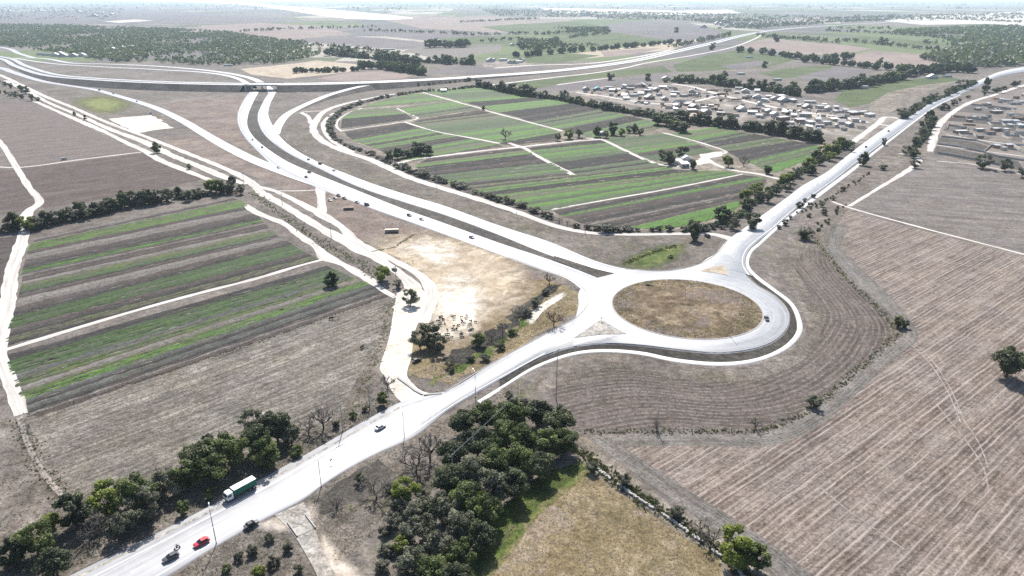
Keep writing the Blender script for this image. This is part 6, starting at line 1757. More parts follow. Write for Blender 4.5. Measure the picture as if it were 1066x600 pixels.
village([(R.uniform(730, 782), R.uniform(21, 30)) for _ in range(24)], 'in the hazy town left of the far highway', 'hazy town by the far highway', (16, 34), (5, 7))
village([(R.uniform(560, 640), R.uniform(10, 19)) for _ in range(10)], 'in the hazy town at the top centre', 'hazy town at the top centre', (40, 80), (8, 10))

# ---- walled plots at the right
def plot_wall(pts, label, h=1.9, group='walled plots', mat='wall_grey'):
    P = gp(pts)
    c = sum(P, Vector()) / len(P)
    root = empty('plot_wall', (c.x, c.y, 0))
    tag(root, label, 'wall', group)
    for a, b in zip(P[:-1], P[1:]):
        m = (a + b) / 2 - c
        MB().box((m.x, m.y, h / 2), ((b - a).length, 0.35, h), math.atan2(b.y - a.y, b.x - a.x)).build('wall_panel', M[mat], root)
    return root
pw = [([(1011, 109.5), (1030, 111), (1058, 114.5)], 'dark plot wall nearest the far road bend'), ([(990, 121.5), (1010, 123.5), (1030, 126.5)], 'second plot wall from the far road bend'), ([(986, 134.5), (987, 131), (1007, 134), (1006, 137.5)], 'three sided plot wall beside the gravel track'),
      ([(976, 150.5), (1000, 154), (1024, 159), (1032, 152), (1016, 147), (980, 143)], 'wall of the large plot next to the dark belt'), ([(1032, 152.5), (1058, 157), (1066, 160)], 'plot wall right of the large plot'), ([(1024, 160), (1040, 164), (1066, 168)], 'plot wall above the wide grey tree'),
      ([(1048, 126), (1066, 129), (1080, 131)], 'plot wall at the right frame edge, far one'), ([(1056, 140), (1072, 143), (1074, 139)], 'plot wall at the right frame edge, near one'), ([(976, 160), (1000, 164), (1040, 172)], 'long low wall along the meadow\'s far edge')]
for pts, lab in pw:
    plot_wall(pts, lab)
for i, (x, y, w, rm) in enumerate([(1037, 118, 14, 'roof_white'), (1056, 109, 16, 'roof_grey'), (1047, 128, 13, 'roof_white'), (1060, 125, 12, 'roof_brown'), (1019, 137, 9, 'roof_white'), (1038, 136.5, 12, 'roof_white'), (1030, 140, 10, 'roof_brown'), (1064, 133, 13, 'roof_white'), (1000, 139, 14, 'roof_white'), (1048, 106, 14, 'roof_zinc'), (1045, 137, 9, 'roof_white')]):
    house(x, y, w, 7, 3.0, 0.05 + R.uniform(-.1, .1), 'flat', R.choice(['wall_grey', 'wall_white', 'wall_brick']), rm, CN[rm] + ' building, ' + ordinal(i) + ' of those inside the walled plots at the right', 'buildings of the walled plots')

PLOTS = [(990, 148), (982, 137), (1000, 119), (1030, 108), (1066, 97), (1110, 92), (1110, 168), (1050, 160)]
PX = [proj((c_[0], c_[1], 0)) for c_ in rand_in(PLOTS, 34)]
PX.sort()
for i, (x, y) in enumerate(PX):
    st, rm = R.choice([('flat', 'roof_grey'), ('shed', 'roof_zinc'), ('flat', 'roof_brown'), ('flat', 'roof_white')])
    house(x, y, R.choice((5, 6, 8)), R.choice((4, 5)), R.choice((2.4, 2.8)), 0.1 + R.uniform(-.15, .15), st, R.choice(WL), rm, CN[rm] + ' hut, ' + ordinal(i) + ' from the left among the walled plots', 'huts of the walled plots', False, 'hut')
PX = [proj((c_[0], c_[1], 0)) for c_ in rand_in(PLOTS, 22)]
PX.sort()
for i, (x, y) in enumerate(PX):
    yard_wall(x, y, 'low yard wall, ' + ordinal(i) + ' from the left among the walled plots at the right')['group'] = 'yard walls of the walled plots'
# ---- two open shelters by the playing field and a small pen
def shelter(x, y, L, rz, label, rm='roof_white', hs=1.0):
    p = G(x, y)
    root = empty('shelter', (p.x, p.y, 0.05), rz)
    tag(root, label, 'shelter')
    root.scale = (1, 1, hs)
    MB().box((0, 0, 2.45), (L, 2.6, 0.22)).build('roof', M[rm], root)
    MB().box((0, 1.05, 1.2), (L - .3, 0.2, 2.28)).build('back_wall', M['wall_grey'], root)
    for xx in np.linspace(-L / 2 + .3, L / 2 - .3, 4):
        MB().box((xx, -1.1, 1.17), (0.16, 0.16, 2.34)).build('post', M['pole'], root)
    MB().box((0, .5, 0.45), (L - 1, 0.45, 0.08)).build('bench', M['wall_cream'], root)
shelter(363, 218.5, 7.5, 0.12, 'low open shelter on the bare ground below the parked cars', 'roof_brown', 0.72)
shelter(408, 242.3, 9, 0.12, 'open white roofed shelter beside the playing field corner', 'wall_cream', 0.9)
def pen(label):
    c = G(408, 236)
    root = empty('fence', (c.x, c.y, 0.05), 0.1)
    tag(root, label, 'fence')
    w, d = 9.0, 12.0
    pts = [(-w / 2, -d / 2), (w / 2, -d / 2), (w / 2, d / 2), (-w / 2, d / 2)]
    for (x0, y0), (x1, y1) in zip(pts, pts[1:] + pts[:1]):
        n = 4
        for i in range(n):
            x, y = x0 + (x1 - x0) * i / n, y0 + (y1 - y0) * i / n
            MB().box((x, y, 0.8), (0.12, 0.12, 1.6)).build('post', M['wall_white'], root)
        for z in (0.6, 1.1, 1.5):
            MB().box(((x0 + x1) / 2, (y0 + y1) / 2, z), (math.hypot(x1 - x0, y1 - y0), 0.07, 0.09), math.atan2(y1 - y0, x1 - x0)).build('rail', M['wall_white'], root)
pen('small pale railed pen behind the white roofed shelter')
# ---- culvert bridge on the side road
p = G(314, 548)
root = empty('culvert', (p.x, p.y, 0), math.radians(-52))
tag(root, 'concrete culvert slab where the side road leaves the main road', 'culvert')
MB().box((0, 0, 0.19), (7.0, 5.0, 0.18)).build('slab', M['gravel'], root)
for s in (-1, 1):
    MB().box((0, s * 2.7, 0.4), (7.2, 0.3, 0.6)).build('headwall', M['wall_grey'], root)
# ---- stone field wall in the lower right
fw = resample(gp([(622, 489), (660, 517), (700, 543), (735, 568), (765, 592), (790, 620)]), 40)
root = empty('field_wall', tuple(fw[0]))
tag(root, 'broken pale stone wall between dry grass and stubble field at the bottom', 'wall')
stone = MB().box((0, 0, 0), (1, 1, 1), 0, 0.85).mesh('stone', bevel=0.1)
stone.materials.append(M['wall_grey'])
for i in range(39):
    if (i % 11) in (4, 5) or (i > 20 and i % 7 == 2):
        continue
    for k in range(3):
        q = fw[i] + (fw[i + 1] - fw[i]) * (k / 3)
        s = link('stone', stone, None, root)
        s.location = (q[0] - fw[0][0] + R.uniform(-.2, .2), q[1] - fw[0][1] + R.uniform(-.2, .2), R.uniform(0.2, 0.4))
        s.scale = (R.uniform(0.8, 1.4), R.uniform(0.6, 0.9), R.uniform(0.5, 0.9))
        s.rotation_euler = (R.uniform(-.2, .2), R.uniform(-.2, .2), R.uniform(0, 3))

# ================================================================== POLES AND WIRES
def street_lamp(xb, yb, ytop, az, label, z=0.05):
    b = G(xb, yb)
    h = top_h(b, ytop)
    root = empty('street_lamp', (b.x, b.y, z), az)
    tag(root, label, 'street lamp', 'street lamps')
    MB().tube([(0, 0, 0), (0, 0, 0.5)], 0.22, 8).build('base', M['galv'], root)
    MB().tube([(0, 0, 0.3), (0, 0, h * 0.6), (0, 0, h - 0.3)], [0.14, 0.11, 0.08], 8).build('pole', M['galv'], root)
    MB().tube([(0, 0, h - 0.35), (0.5, 0, h - 0.1), (1.9, 0, h + 0.05)], 0.06, 6).build('arm', M['galv'], root)
    hd = MB().box((2.2, 0, h + 0.05), (0.9, 0.34, 0.18), 0, 0.8).build('lamp_head', M['galv'], root)
    MB().box((2.2, 0, h - 0.06), (0.6, 0.26, 0.04)).build('lens', M['lens'], hd)
A1 = 2.0
for x, y, yt, az, lab in [(225.5, 567, 529.5, A1, 'street lamp at the road edge right of the red car'), (334.5, 507, 479, A1, 'street lamp at the side road corner'), (421, 456, 428, A1, 'street lamp by the verge below the white car'),
                          (495, 413.5, 387, A1, 'street lamp on the footpath left of the tall pole'), (759.7, 351, 329, 1.2, 'street lamp on the near right edge of the roundabout island'), (712.7, 315, 300, 0.5, 'lamp pole standing in the middle of the roundabout island'),
                          (494, 243, 232, 3.0, 'street lamp on the highway median right of the lone car'), (379, 203, 194, 3.0, 'street lamp on the highway median above the parked cars'), (301, 320 - 145, 166, 3.0, 'street lamp at the merge of the slip road'), (651, 325, 306, 0.3, 'street lamp on the island\'s left rim')]:
    street_lamp(x, y, yt, az, lab)
POLES = {}
def utility_pole(key, xb, yb, ytop, rz, label):
    b = G(xb, yb)
    h = max(6.0, top_h(b, ytop))
    root = empty('utility_pole', (b.x, b.y, 0.02), rz)
    tag(root, label, 'utility pole', 'utility poles')
    MB().tube([(0, 0, 0), (0, 0, h)], [0.2, 0.11], 8).build('pole', M['conpole'], root)
    arm = MB().box((0, 0, h - 0.5), (2.4, 0.14, 0.16)).build('crossarm', M['pole'], root)
    for x in (-1.1, 0.35, 1.1):
        MB().tube([(x, 0, h - 0.42), (x, 0, h - 0.12)], [0.09, 0.06], 6).build('insulator', M['lens'], arm)
    POLES[key] = [Vector((b.x + x * math.cos(rz), b.y + x * math.sin(rz), h - 0.1)) for x in (-1.1, 0.35, 1.1)]
for key, x, y, yt, rz, lab in [('a', 472, 512, 473, 0.9, 'utility pole rising out of the dense wood'), ('b', 579, 416, 364, 0.9, 'tall utility pole between main road and ploughed field'), ('c', 684, 449, 427, 0.2, 'utility pole on the ploughed field boundary'),
                               ('d', 413, 300, 277, 0.8, 'utility pole by the yellow green tree on the dirt road'), ('e', 345, 249, 232, 0.8, 'utility pole beside the dirt road above the round dark tree'), ('f', 294, 214, 202, 0.8, 'utility pole between the two dirt roads'), ('g', 254, 191, 180, 0.8, 'utility pole at the right end of the left hedge'),
                               ('h', 455, 192, 174, 0.6, 'utility pole in the oval hedge, left one'), ('i', 609, 243, 216, 0.4, 'utility pole in the oval hedge, right one'), ('j', 385, 425, 400, 0.8, 'utility pole at the corner of the dry grass field'), ('k', 357, 449, 421, 0.9, 'utility pole beside the broad leafless tree')]:
    utility_pole(key, x, y, yt, rz, lab)
def wires(k0, k1, label):
    root = empty('power_line', tuple((POLES[k0][1] + POLES[k1][1]) / 2))
    tag(root, label, 'power line')
    c = root.location
    for p, q in zip(POLES[k0], POLES[k1]):
        pts = []
        for i in range(13):
            s = i / 12
            v = p.lerp(q, s) - c
            v.z -= 4 * s * (1 - s) * (p - q).length * 0.018
            pts.append(v)
        MB().tube(pts, 0.025, 4).build('wire', M['cable'], root)
wires('a', 'b', 'three wires from the wood\'s pole to the tall pole by the main road')
wires('d', 'e', 'three wires along the dirt road above the left field\'s corner')
wires('e', 'f', 'three wires over the dirt roads left of the shelters')
wires('f', 'g', 'three wires at the right end of the left hedge')
# ---- road signs
def road_sign(x, y, rz, label, h=2.6):
    b = G(x, y)
    root = empty('road_sign', (b.x, b.y, 0.33), rz)
    tag(root, label, 'road sign')
    MB().tube([(0, 0, 0), (0, 0, h)], 0.05, 6).build('post', M['galv'], root)
    MB().box((0, -0.06, h - 0.35), (0.9, 0.04, 0.7)).build('plate', M['galv'], root)
road_sign(345, 484, 0.9, 'small sign post at the road edge near the side road', 2.0)
road_sign(626, 336, 0.5, 'sign at the tip of the gravel splitter island', 2.4)

# ================================================================== VEHICLES
def loft(secs, cap=True):
    """secs: list of closed sections (same count) -> MB"""
    b = MB()
    n = len(secs[0])
    vs = [p for s in secs for p in s]
    fs = []
    for i in range(len(secs) - 1):
        for j in range(n):
            k = (j + 1) % n
            fs.append((i * n + j, i * n + k, (i + 1) * n + k, (i + 1) * n + j))
    fs.append(tuple(range(n)))
    fs.append(tuple(reversed(range((len(secs) - 1) * n, len(secs) * n))))
    return b.add(vs, fs)
VM = {}
def car_meshes(kind):
    """x is forward; sections run along x"""
    if kind in VM:
        return VM[kind]
    if kind == 'pickup':
        L, W = 5.0, 1.8
        body = [(-2.5, .45, .95), (-2.45, .38, 1.02), (-0.75, .35, 1.05), (0.9, .35, 1.05), (2.2, .38, .98), (2.5, .45, .75)]
        cab = [(-0.72, 1.0, 1.0), (-0.55, 1.0, 1.66), (0.45, 1.0, 1.70), (1.15, 1.0, 1.04)]
    elif kind == 'van':
        L, W = 4.9, 1.9
        body = [(-2.45, .45, 1.1), (-2.4, .38, 1.15), (0.9, .35, 1.15), (2.1, .38, 1.1), (2.45, .45, .8)]
        cab = [(-2.38, 1.1, 1.15), (-2.3, 1.1, 2.0), (0.9, 1.1, 2.02), (1.75, 1.1, 1.12)]
    else:
        L, W = 4.2, 1.72
        body = [(-2.1, .42, .85), (-2.02, .34, .95), (-1.0, .32, .97), (1.0, .32, .94), (1.85, .34, .84), (2.1, .42, .62)]
        cab = [(-1.75 if kind == 'hatch' else -1.55, .9, .95), (-1.35 if kind == 'hatch' else -1.0, .9, 1.46), (0.1, .9, 1.50), (1.0, .9, .93)]
    def sec(x, z0, z1, w, tum=0.94):
        zm = (z0 + z1) / 2
        return [(x, -w * .92 / 2, z0), (x, w * .92 / 2, z0), (x, w / 2, zm), (x, w * tum / 2, z1), (x, -w * tum / 2, z1), (x, -w / 2, zm)]
    nb = len(body)
    bm_ = loft([sec(x, a, b, W * (0.88 if i in (0, nb - 1) else 1.0)) for i, (x, a, b) in enumerate(body)])
    if kind == 'pickup':
        bm_.box((-1.6, 0, 1.12), (1.7, 1.75, 0.16))
    bodym = bm_.mesh('body', smooth=False, bevel=0.04)
    cb = MB()
    (x0, z0, _), (x1, _, h1), (x2, _, h2), (x3, z3, _) = [(c[0], c[1], c[2]) for c in cab]
    wt, wb = W * 0.78 / 2, W * 0.93 / 2
    roofm = MB().box(((x1 + x2) / 2, 0, (h1 + h2) / 2), (x2 - x1 + 0.16, wt * 2 + .04, 0.07)).mesh('roof', bevel=0.02)
    zb = body[2][2] - 0.03
    vs = [(x0, -wb, zb), (x3, -wb, zb), (x3, wb, zb), (x0, wb, zb), (x1, -wt, h1 - .02), (x2, -wt, h2 - .02), (x2, wt, h2 - .02), (x1, wt, h1 - .02)]
    green = MB().add(vs, [(0, 1, 5, 4), (1, 2, 6, 5), (2, 3, 7, 6), (3, 0, 4, 7), (4, 5, 6, 7), (0, 3, 2, 1)]).mesh('glass')
    pil = MB()
    for a, b in ((0, 4), (1, 5), (2, 6), (3, 7)):
        pil.tube([vs[a], vs[b]], 0.05, 4)
    for s, t_ in ((0, 1), (3, 2)):
        pass
    mid0 = Vector(vs[0]).lerp(Vector(vs[1]), .5)
    for sgn in (-1, 1):
        pil.tube([(mid0.x, sgn * wb, zb), ((x1 + x2) / 2, sgn * wt, (h1 + h2) / 2 - .02)], 0.05, 4)
    pilm = pil.mesh('pillars')
    tyre = MB().tube([(0, -0.1, 0), (0, 0.1, 0)], 0.32, 12).mesh('tyre')
    rim = MB().tube([(0, -0.11, 0), (0, 0.11, 0)], 0.19, 10).mesh('rim')
    lamp = MB().box((0, 0, 0), (0.12, 0.38, 0.16)).mesh('lamp')
    VM[kind] = (L, W, bodym, roofm, green, pilm, tyre, rim, lamp, body)
    return VM[kind]
def car(x, y, x2, y2, kind, colour, label, group=None, z=0.36, px_forward=True):
    """centre at pixel (x, y); heads toward pixel (x2, y2)"""
    p, q = G(x, y, z), G(x2, y2, z)
    rz = math.atan2(q.y - p.y, q.x - p.x)
    L, W, bodym, roofm, green, pilm, tyre, rim, lamp, body = car_meshes(kind)
    nm = {'pickup': 'pickup_truck', 'van': 'van'}.get(kind, 'car')
    root = empty(nm, (p.x, p.y, z), rz)
    tag(root, label, nm.replace('_', ' '), group)
    pm = M['car_' + colour]
    link('body', with_mat(bodym, pm), None, root)
    link('windows', with_mat(green, M['glass']), None, root)
    link('pillars', with_mat(pilm, pm), None, root)
    link('roof', with_mat(roofm, pm), None, root)
    for sx in (-1, 1):
        for sy in (-1, 1):
            w = link('wheel', with_mat(tyre, M['rubber']), None, root)
            w.location = (sx * L * 0.31, sy * (W / 2 - 0.1), 0.32)
            link('rim', with_mat(rim, M['rim']), None, w)
    for sy in (-1, 1):
        h_ = link('headlight', with_mat(lamp, M['headlamp']), None, root)
        h_.location = (L / 2 - 0.1, sy * W * 0.3, body[-1][2] - 0.02)
        t_ = link('tail_light', with_mat(lamp, M['taillamp']), None, root)
        t_.location = (-L / 2 + 0.03, sy * W * 0.33, body[0][2] - 0.05)
    return root
SWd = (-32, 17)
def dcar(x, y, d, kind, colour, label, group=None, z=0.36):
    return car(x, y, x + d[0], y + d[1], kind, colour, label, group, z)
up = (32, -17)
dn = (-32, 17)
dcar(178, 582, dn, 'hatch', 'charcoal', 'dark grey car driving at the bottom left of the main road')
dcar(210, 566.5, dn, 'hatch', 'red', 'red car on the main road at the bottom left')
dcar(262, 547.5, up, 'sedan', 'black', 'black car on the main road below the truck')
dcar(396, 446, up, 'sedan', 'white', 'white car on the main road near the dirt road mouth')
dcar(434, 376.5, (20, -8), 'hatch', 'black', 'black car parked below the crooked tree', z=0.1)
dcar(798, 333, (8, 14), 'hatch', 'charcoal', 'dark car circling the roundabout\'s right side')
dcar(410.5, 281.5, (-20, -12), 'hatch', 'charcoal', 'dark car on the dirt road by the utility pole', z=0.15)
hd_ = (34, 12)
hb_ = (-34, -14)
for x, y, d, k, c, lab in [(333, 171, hb_, 'van', 'black', 'dark van on the far carriageway, middle of three'), (347.5, 178, hb_, 'hatch', 'white', 'white car on the far carriageway, right of the dark van'), (321, 166.5, hb_, 'hatch', 'silver', 'grey car on the far carriageway, left of the dark van'),
                           (322, 180, hd_, 'pickup', 'black', 'black pickup on the near carriageway, upper of two'), (319, 185, hd_, 'hatch', 'black', 'black car on the near carriageway beside the pickup'), (426, 225, hd_, 'hatch', 'black', 'black car on the near carriageway past the shelters, left of two'),
                           (439, 229, hd_, 'sedan', 'white', 'white car on the near carriageway past the shelters, right of two'), (491, 248, hd_, 'sedan', 'silver', 'silver car alone on the near carriageway toward the roundabout'), (263, 146, (6, 8), 'hatch', 'charcoal', 'dark car on the left carriageway below the flyover, farther one'),
                           (273, 154, (8, 6), 'sedan', 'black', 'black car on the left carriageway below the flyover, nearer one'), (290, 175, (26, 10), 'hatch', 'white', 'white car where the slip road joins'), (118, 98, (26, 6), 'hatch', 'charcoal', 'dark car on the slip road, left of two'), (142.5, 106, (26, 8), 'hatch', 'charcoal', 'dark car on the slip road, right of two'),
                           (103.5, 94.5, (26, 5), 'van', 'charcoal', 'dark van on the slip road by the ditch'), (901.5, 153.5, (20, -14), 'hatch', 'charcoal', 'dark car on the upper right road by the vase shaped tree'), (925, 137, (20, -14), 'hatch', 'charcoal', 'dark car on the upper right road at the plots\' crossing')]:
    dcar(x, y, d, k, c, lab)
for x, y, d, k, c, lab in [(343.5, 209.3, (10, 4), 'sedan', 'white', 'white car parked on the bare verge, farthest left'), (349, 206.8, (10, 4), 'sedan', 'white', 'white car parked on the bare verge, second from left'), (352.5, 204.3, (10, 4), 'hatch', 'black', 'black car parked on the bare verge nearest the highway'),
                           (358.5, 207.2, (10, 4), 'sedan', 'charcoal', 'dark grey car parked on the verge, middle of the group'), (372, 211.2, (10, 4), 'pickup', 'white', 'white pickup parked on the verge right of the group'), (382, 214.3, (10, 4), 'van', 'black', 'black van parked on the verge, farthest right'),
                           (67, 166.6, (14, -2), 'van', 'silver', 'silver van on the path between the two brown fields'), (157, 118.8, (16, 6), 'van', 'blue', 'blue van on the white bare lot beside the slip road'), (736.5, 247, (6, 3), 'van', 'black', 'black van parked right of the round black green tree')]:
    dcar(x, y, d, k, c, lab, z=0.13)
# ---- the truck
def truck():
    x, y = 251, 514
    p, q = G(x, y, 0.36), G(x - 32, y + 17.5, 0.36)
    rz = math.atan2(q.y - p.y, q.x - p.x)
    root = empty('cargo_truck', (p.x, p.y, 0.36), rz)
    tag(root, 'cargo truck with white cab and green sided body on the main road', 'truck')
    MB().box((-0.4, 0, 0.85), (9.6, 1.0, 0.3)).build('chassis', M['chassis'], root)
    cabm = MB()
    cabm.prism([(2.9, 0.7), (4.9, 0.7), (4.95, 1.7), (4.75, 2.75), (4.4, 3.0), (2.9, 3.0)], -1.2, 1.2)
    cab_o = cabm.build('cab', M['car_cabwhite'], root, bevel=0.08)
    ws = MB()
    ws.add([(4.965, -1.02, 1.75), (4.965, 1.02, 1.75), (4.80, .98, 2.66), (4.80, -.98, 2.66), (4.90, -1.02, 1.75), (4.90, 1.02, 1.75), (4.72, .98, 2.66), (4.72, -.98, 2.66)], [(0, 1, 2, 3), (7, 6, 5, 4), (0, 4, 5, 1), (3, 2, 6, 7), (0, 3, 7, 4), (1, 5, 6, 2)])
    ws.build('windscreen', M['glass'], cab_o)
    for s in (-1, 1):
        MB().box((4.0, s * 1.2, 2.15), (1.1, 0.06, 0.8)).build('side_window', M['glass'], cab_o)
        MB().box((4.95, s * 0.85, 1.05), (0.1, 0.4, 0.22)).build('headlight', M['headlamp'], cab_o)
        MB().box((4.75, s * 1.4, 2.2), (0.12, 0.2, 0.5)).build('mirror', M['chassis'], cab_o)
    MB().box((4.98, 0, 0.75), (0.16, 2.4, 0.4)).build('bumper', M['chassis'], root)
    MB().box((-1.15, 0, 1.12), (7.5, 2.45, 0.2)).build('floor', M['chassis'], root)
    MB().box((-1.15, 0, 2.2), (7.4, 2.4, 1.95)).build('cargo_side', M['tarp'], root, bevel=0.04)
    roof = MB().box((-1.15, 0, 3.24), (7.46, 2.48, 0.14)).build('cargo_roof', M['tarptop'], root, bevel=0.04)
    for xx in np.linspace(-4.4, 2.1, 7):
        MB().box((xx, -1.22, 2.2), (0.08, 0.05, 1.9)).build('stake', M['tarp'], root)
        MB().box((xx, 1.22, 2.2), (0.08, 0.05, 1.9)).build('stake', M['tarp'], root)
    for xx in (3.7, -2.6, -3.75):
        for s in (-1, 1):
            w = MB().tube([(xx, s * 1.18, 0.5), (xx, s * 0.85, 0.5)], 0.5, 14).build('wheel', M['rubber'], root)
            MB().tube([(xx, s * 1.19, 0.5), (xx, s * 1.0, 0.5)], 0.26, 10).build('rim', M['rim'], w)
truck()

# ================================================================== ANIMALS AND PEOPLE
def skin_mesh(name, verts, edges, radii, root=0):
    me = bpy.data.meshes.new(name)
    me.from_pydata(verts, edges, [])
    o = bpy.data.objects.new(name + '_tmp', me)
    COL.objects.link(o)
    sk = o.modifiers.new('skin', 'SKIN')
    sub = o.modifiers.new('sub', 'SUBSURF')
    sub.levels = 1
    sub.render_levels = 1
    for i, r in enumerate(radii):
        me.skin_vertices[0].data[i].radius = (r, r)
        me.skin_vertices[0].data[i].use_root = (i == root)
    dg = bpy.context.evaluated_depsgraph_get()
    out = bpy.data.meshes.new_from_object(o.evaluated_get(dg))
    out.name = name
    bpy.data.objects.remove(o)
    return out
def quad_mesh(name, L, leg, head_up):
    # x forward
    v = [(-.45 * L, 0, leg + .22), (-.15 * L, 0, leg + .2), (.2 * L, 0, leg + .2), (.42 * L, 0, leg + .28), (.58 * L, 0, leg + .28 + head_up), (.72 * L, 0, leg + .24 + head_up), (.86 * L, 0, leg + .12 + head_up)]
    e = [(i, i + 1) for i in range(6)]
    r = [.17 * L, .2 * L, .19 * L, .15 * L, .09 * L, .085 * L, .05 * L]
    for sy in (-1, 1):
        k = len(v)
        v += [(.34 * L, sy * .11 * L, leg * .9), (.33 * L, sy * .11 * L, leg * .45), (.35 * L, sy * .11 * L, 0.03)]
        e += [(3, k), (k, k + 1), (k + 1, k + 2)]
        r += [.065 * L, .04 * L, .032 * L]
        k = len(v)
        v += [(-.36 * L, sy * .11 * L, leg * .95), (-.47 * L, sy * .11 * L, leg * .4), (-.44 * L, sy * .11 * L, 0.03)]
        e += [(0, k), (k, k + 1), (k + 1, k + 2)]
        r += [.08 * L, .04 * L, .032 * L]
    k = len(v)
    v += [(-.6 * L, 0, leg + .2), (-.66 * L, 0, leg * .6)]
    e += [(0, k), (k, k + 1)]
    r += [.03 * L, .02 * L]
    for sy in (-1, 1):
        k = len(v)
        v += [(.68 * L, sy * .13 * L, leg + .30 + head_up)]
        e += [(5, k)]
        r += [.025 * L]
    return skin_mesh(name, v, e, r, 1)
goat = quad_mesh('goat', 1.25, 0.5, 0.12)
cow = quad_mesh('cow', 2.2, 0.85, -0.05)
gd, gw = goat.copy(), goat.copy()
for me_, mt in ((gd, 'coat_dark'), (gw, 'coat_white'), (cow, 'coat_dark')):
    me_.materials.clear()
    me_.materials.append(M[mt])
    for p_ in me_.polygons:
        p_.use_smooth = True
FL = [(452, 338), (458, 331), (466, 330), (474, 333), (486, 332), (489, 337), (488, 344), (482, 349), (478, 353), (468, 352), (466, 346), (472, 343), (460, 337), (454, 343), (480, 339)]
r = random.Random(9)
for i in range(64):
    cx, cy_ = r.choice(FL)
    x, y = cx + r.gauss(0, 2.4), cy_ + r.gauss(0, 1.9)
    p = G(x, y)
    dk = r.random() < 0.6
    o = link('goat', gd if dk else gw)
    o.location = (p.x, p.y, 0.085)
    o.rotation_euler = (0, 0, r.uniform(0, 6.28))
    tag(o, ('dark' if dk else 'white') + ' goat in the flock on the pale sand beside the crooked tree', 'goat', 'flock of ' + ('dark' if dk else 'white') + ' goats')
for x, y, rz, lab in [(345, 333, 0.4, 'dark cow grazing in the dry field nearer the vegetable strips'), (377, 363, 1.2, 'dark cow grazing beside the field track by the dirt road'), (481, 336, 2, 'dark cow standing with the goat flock')]:
    p = G(x, y)
    o = link('cow', cow)
    o.location = (p.x, p.y, 0.06)
    o.rotation_euler = (0, 0, rz)
    tag(o, lab, 'cow')
def person(x, y, rz, label):
    v = [(0, 0, .95), (0, 0, 1.15), (0, 0, 1.38), (0, 0, 1.5), (0, 0.02, 1.6), (0, 0.02, 1.72)]
    e = [(0, 1), (1, 2), (2, 3), (3, 4), (4, 5)]
    rr = [.15, .14, .16, .06, .1, .09]
    for s in (-1, 1):
        k = len(v)
        v += [(s * .19, 0, 1.4), (s * .24, -.03, 1.14), (s * .25, .06, .9), (s * .25, .08, .8)]
        e += [(2, k), (k, k + 1), (k + 1, k + 2), (k + 2, k + 3)]
        rr += [.07, .05, .04, .04]
        k = len(v)
        v += [(s * .1, 0, .85), (s * .11, .05 * s, .48), (s * .11, .09 * s - .02, .08), (s * .11, .09 * s + .12, .04)]
        e += [(0, k), (k, k + 1), (k + 1, k + 2), (k + 2, k + 3)]
        rr += [.1, .07, .05, .045]
    me = skin_mesh('person', v, e, rr, 0)
    for mt in ('trousers', 'shirt', 'skin', 'hair'):
        me.materials.append(M[mt])
    for p_ in me.polygons:
        z = p_.center.z
        p_.use_smooth = True
        p_.material_index = 0 if z < .93 and abs(p_.center.x) < .2 else (2 if (abs(p_.center.x) > .2 and z < .95) or (1.47 < z < 1.68) else (3 if z >= 1.68 else 1))
    b = G(x, y)
    o = link('person', me)
    o.location = (b.x, b.y, 0.14)
    o.rotation_euler = (0, 0, rz)
    tag(o, label, 'person')
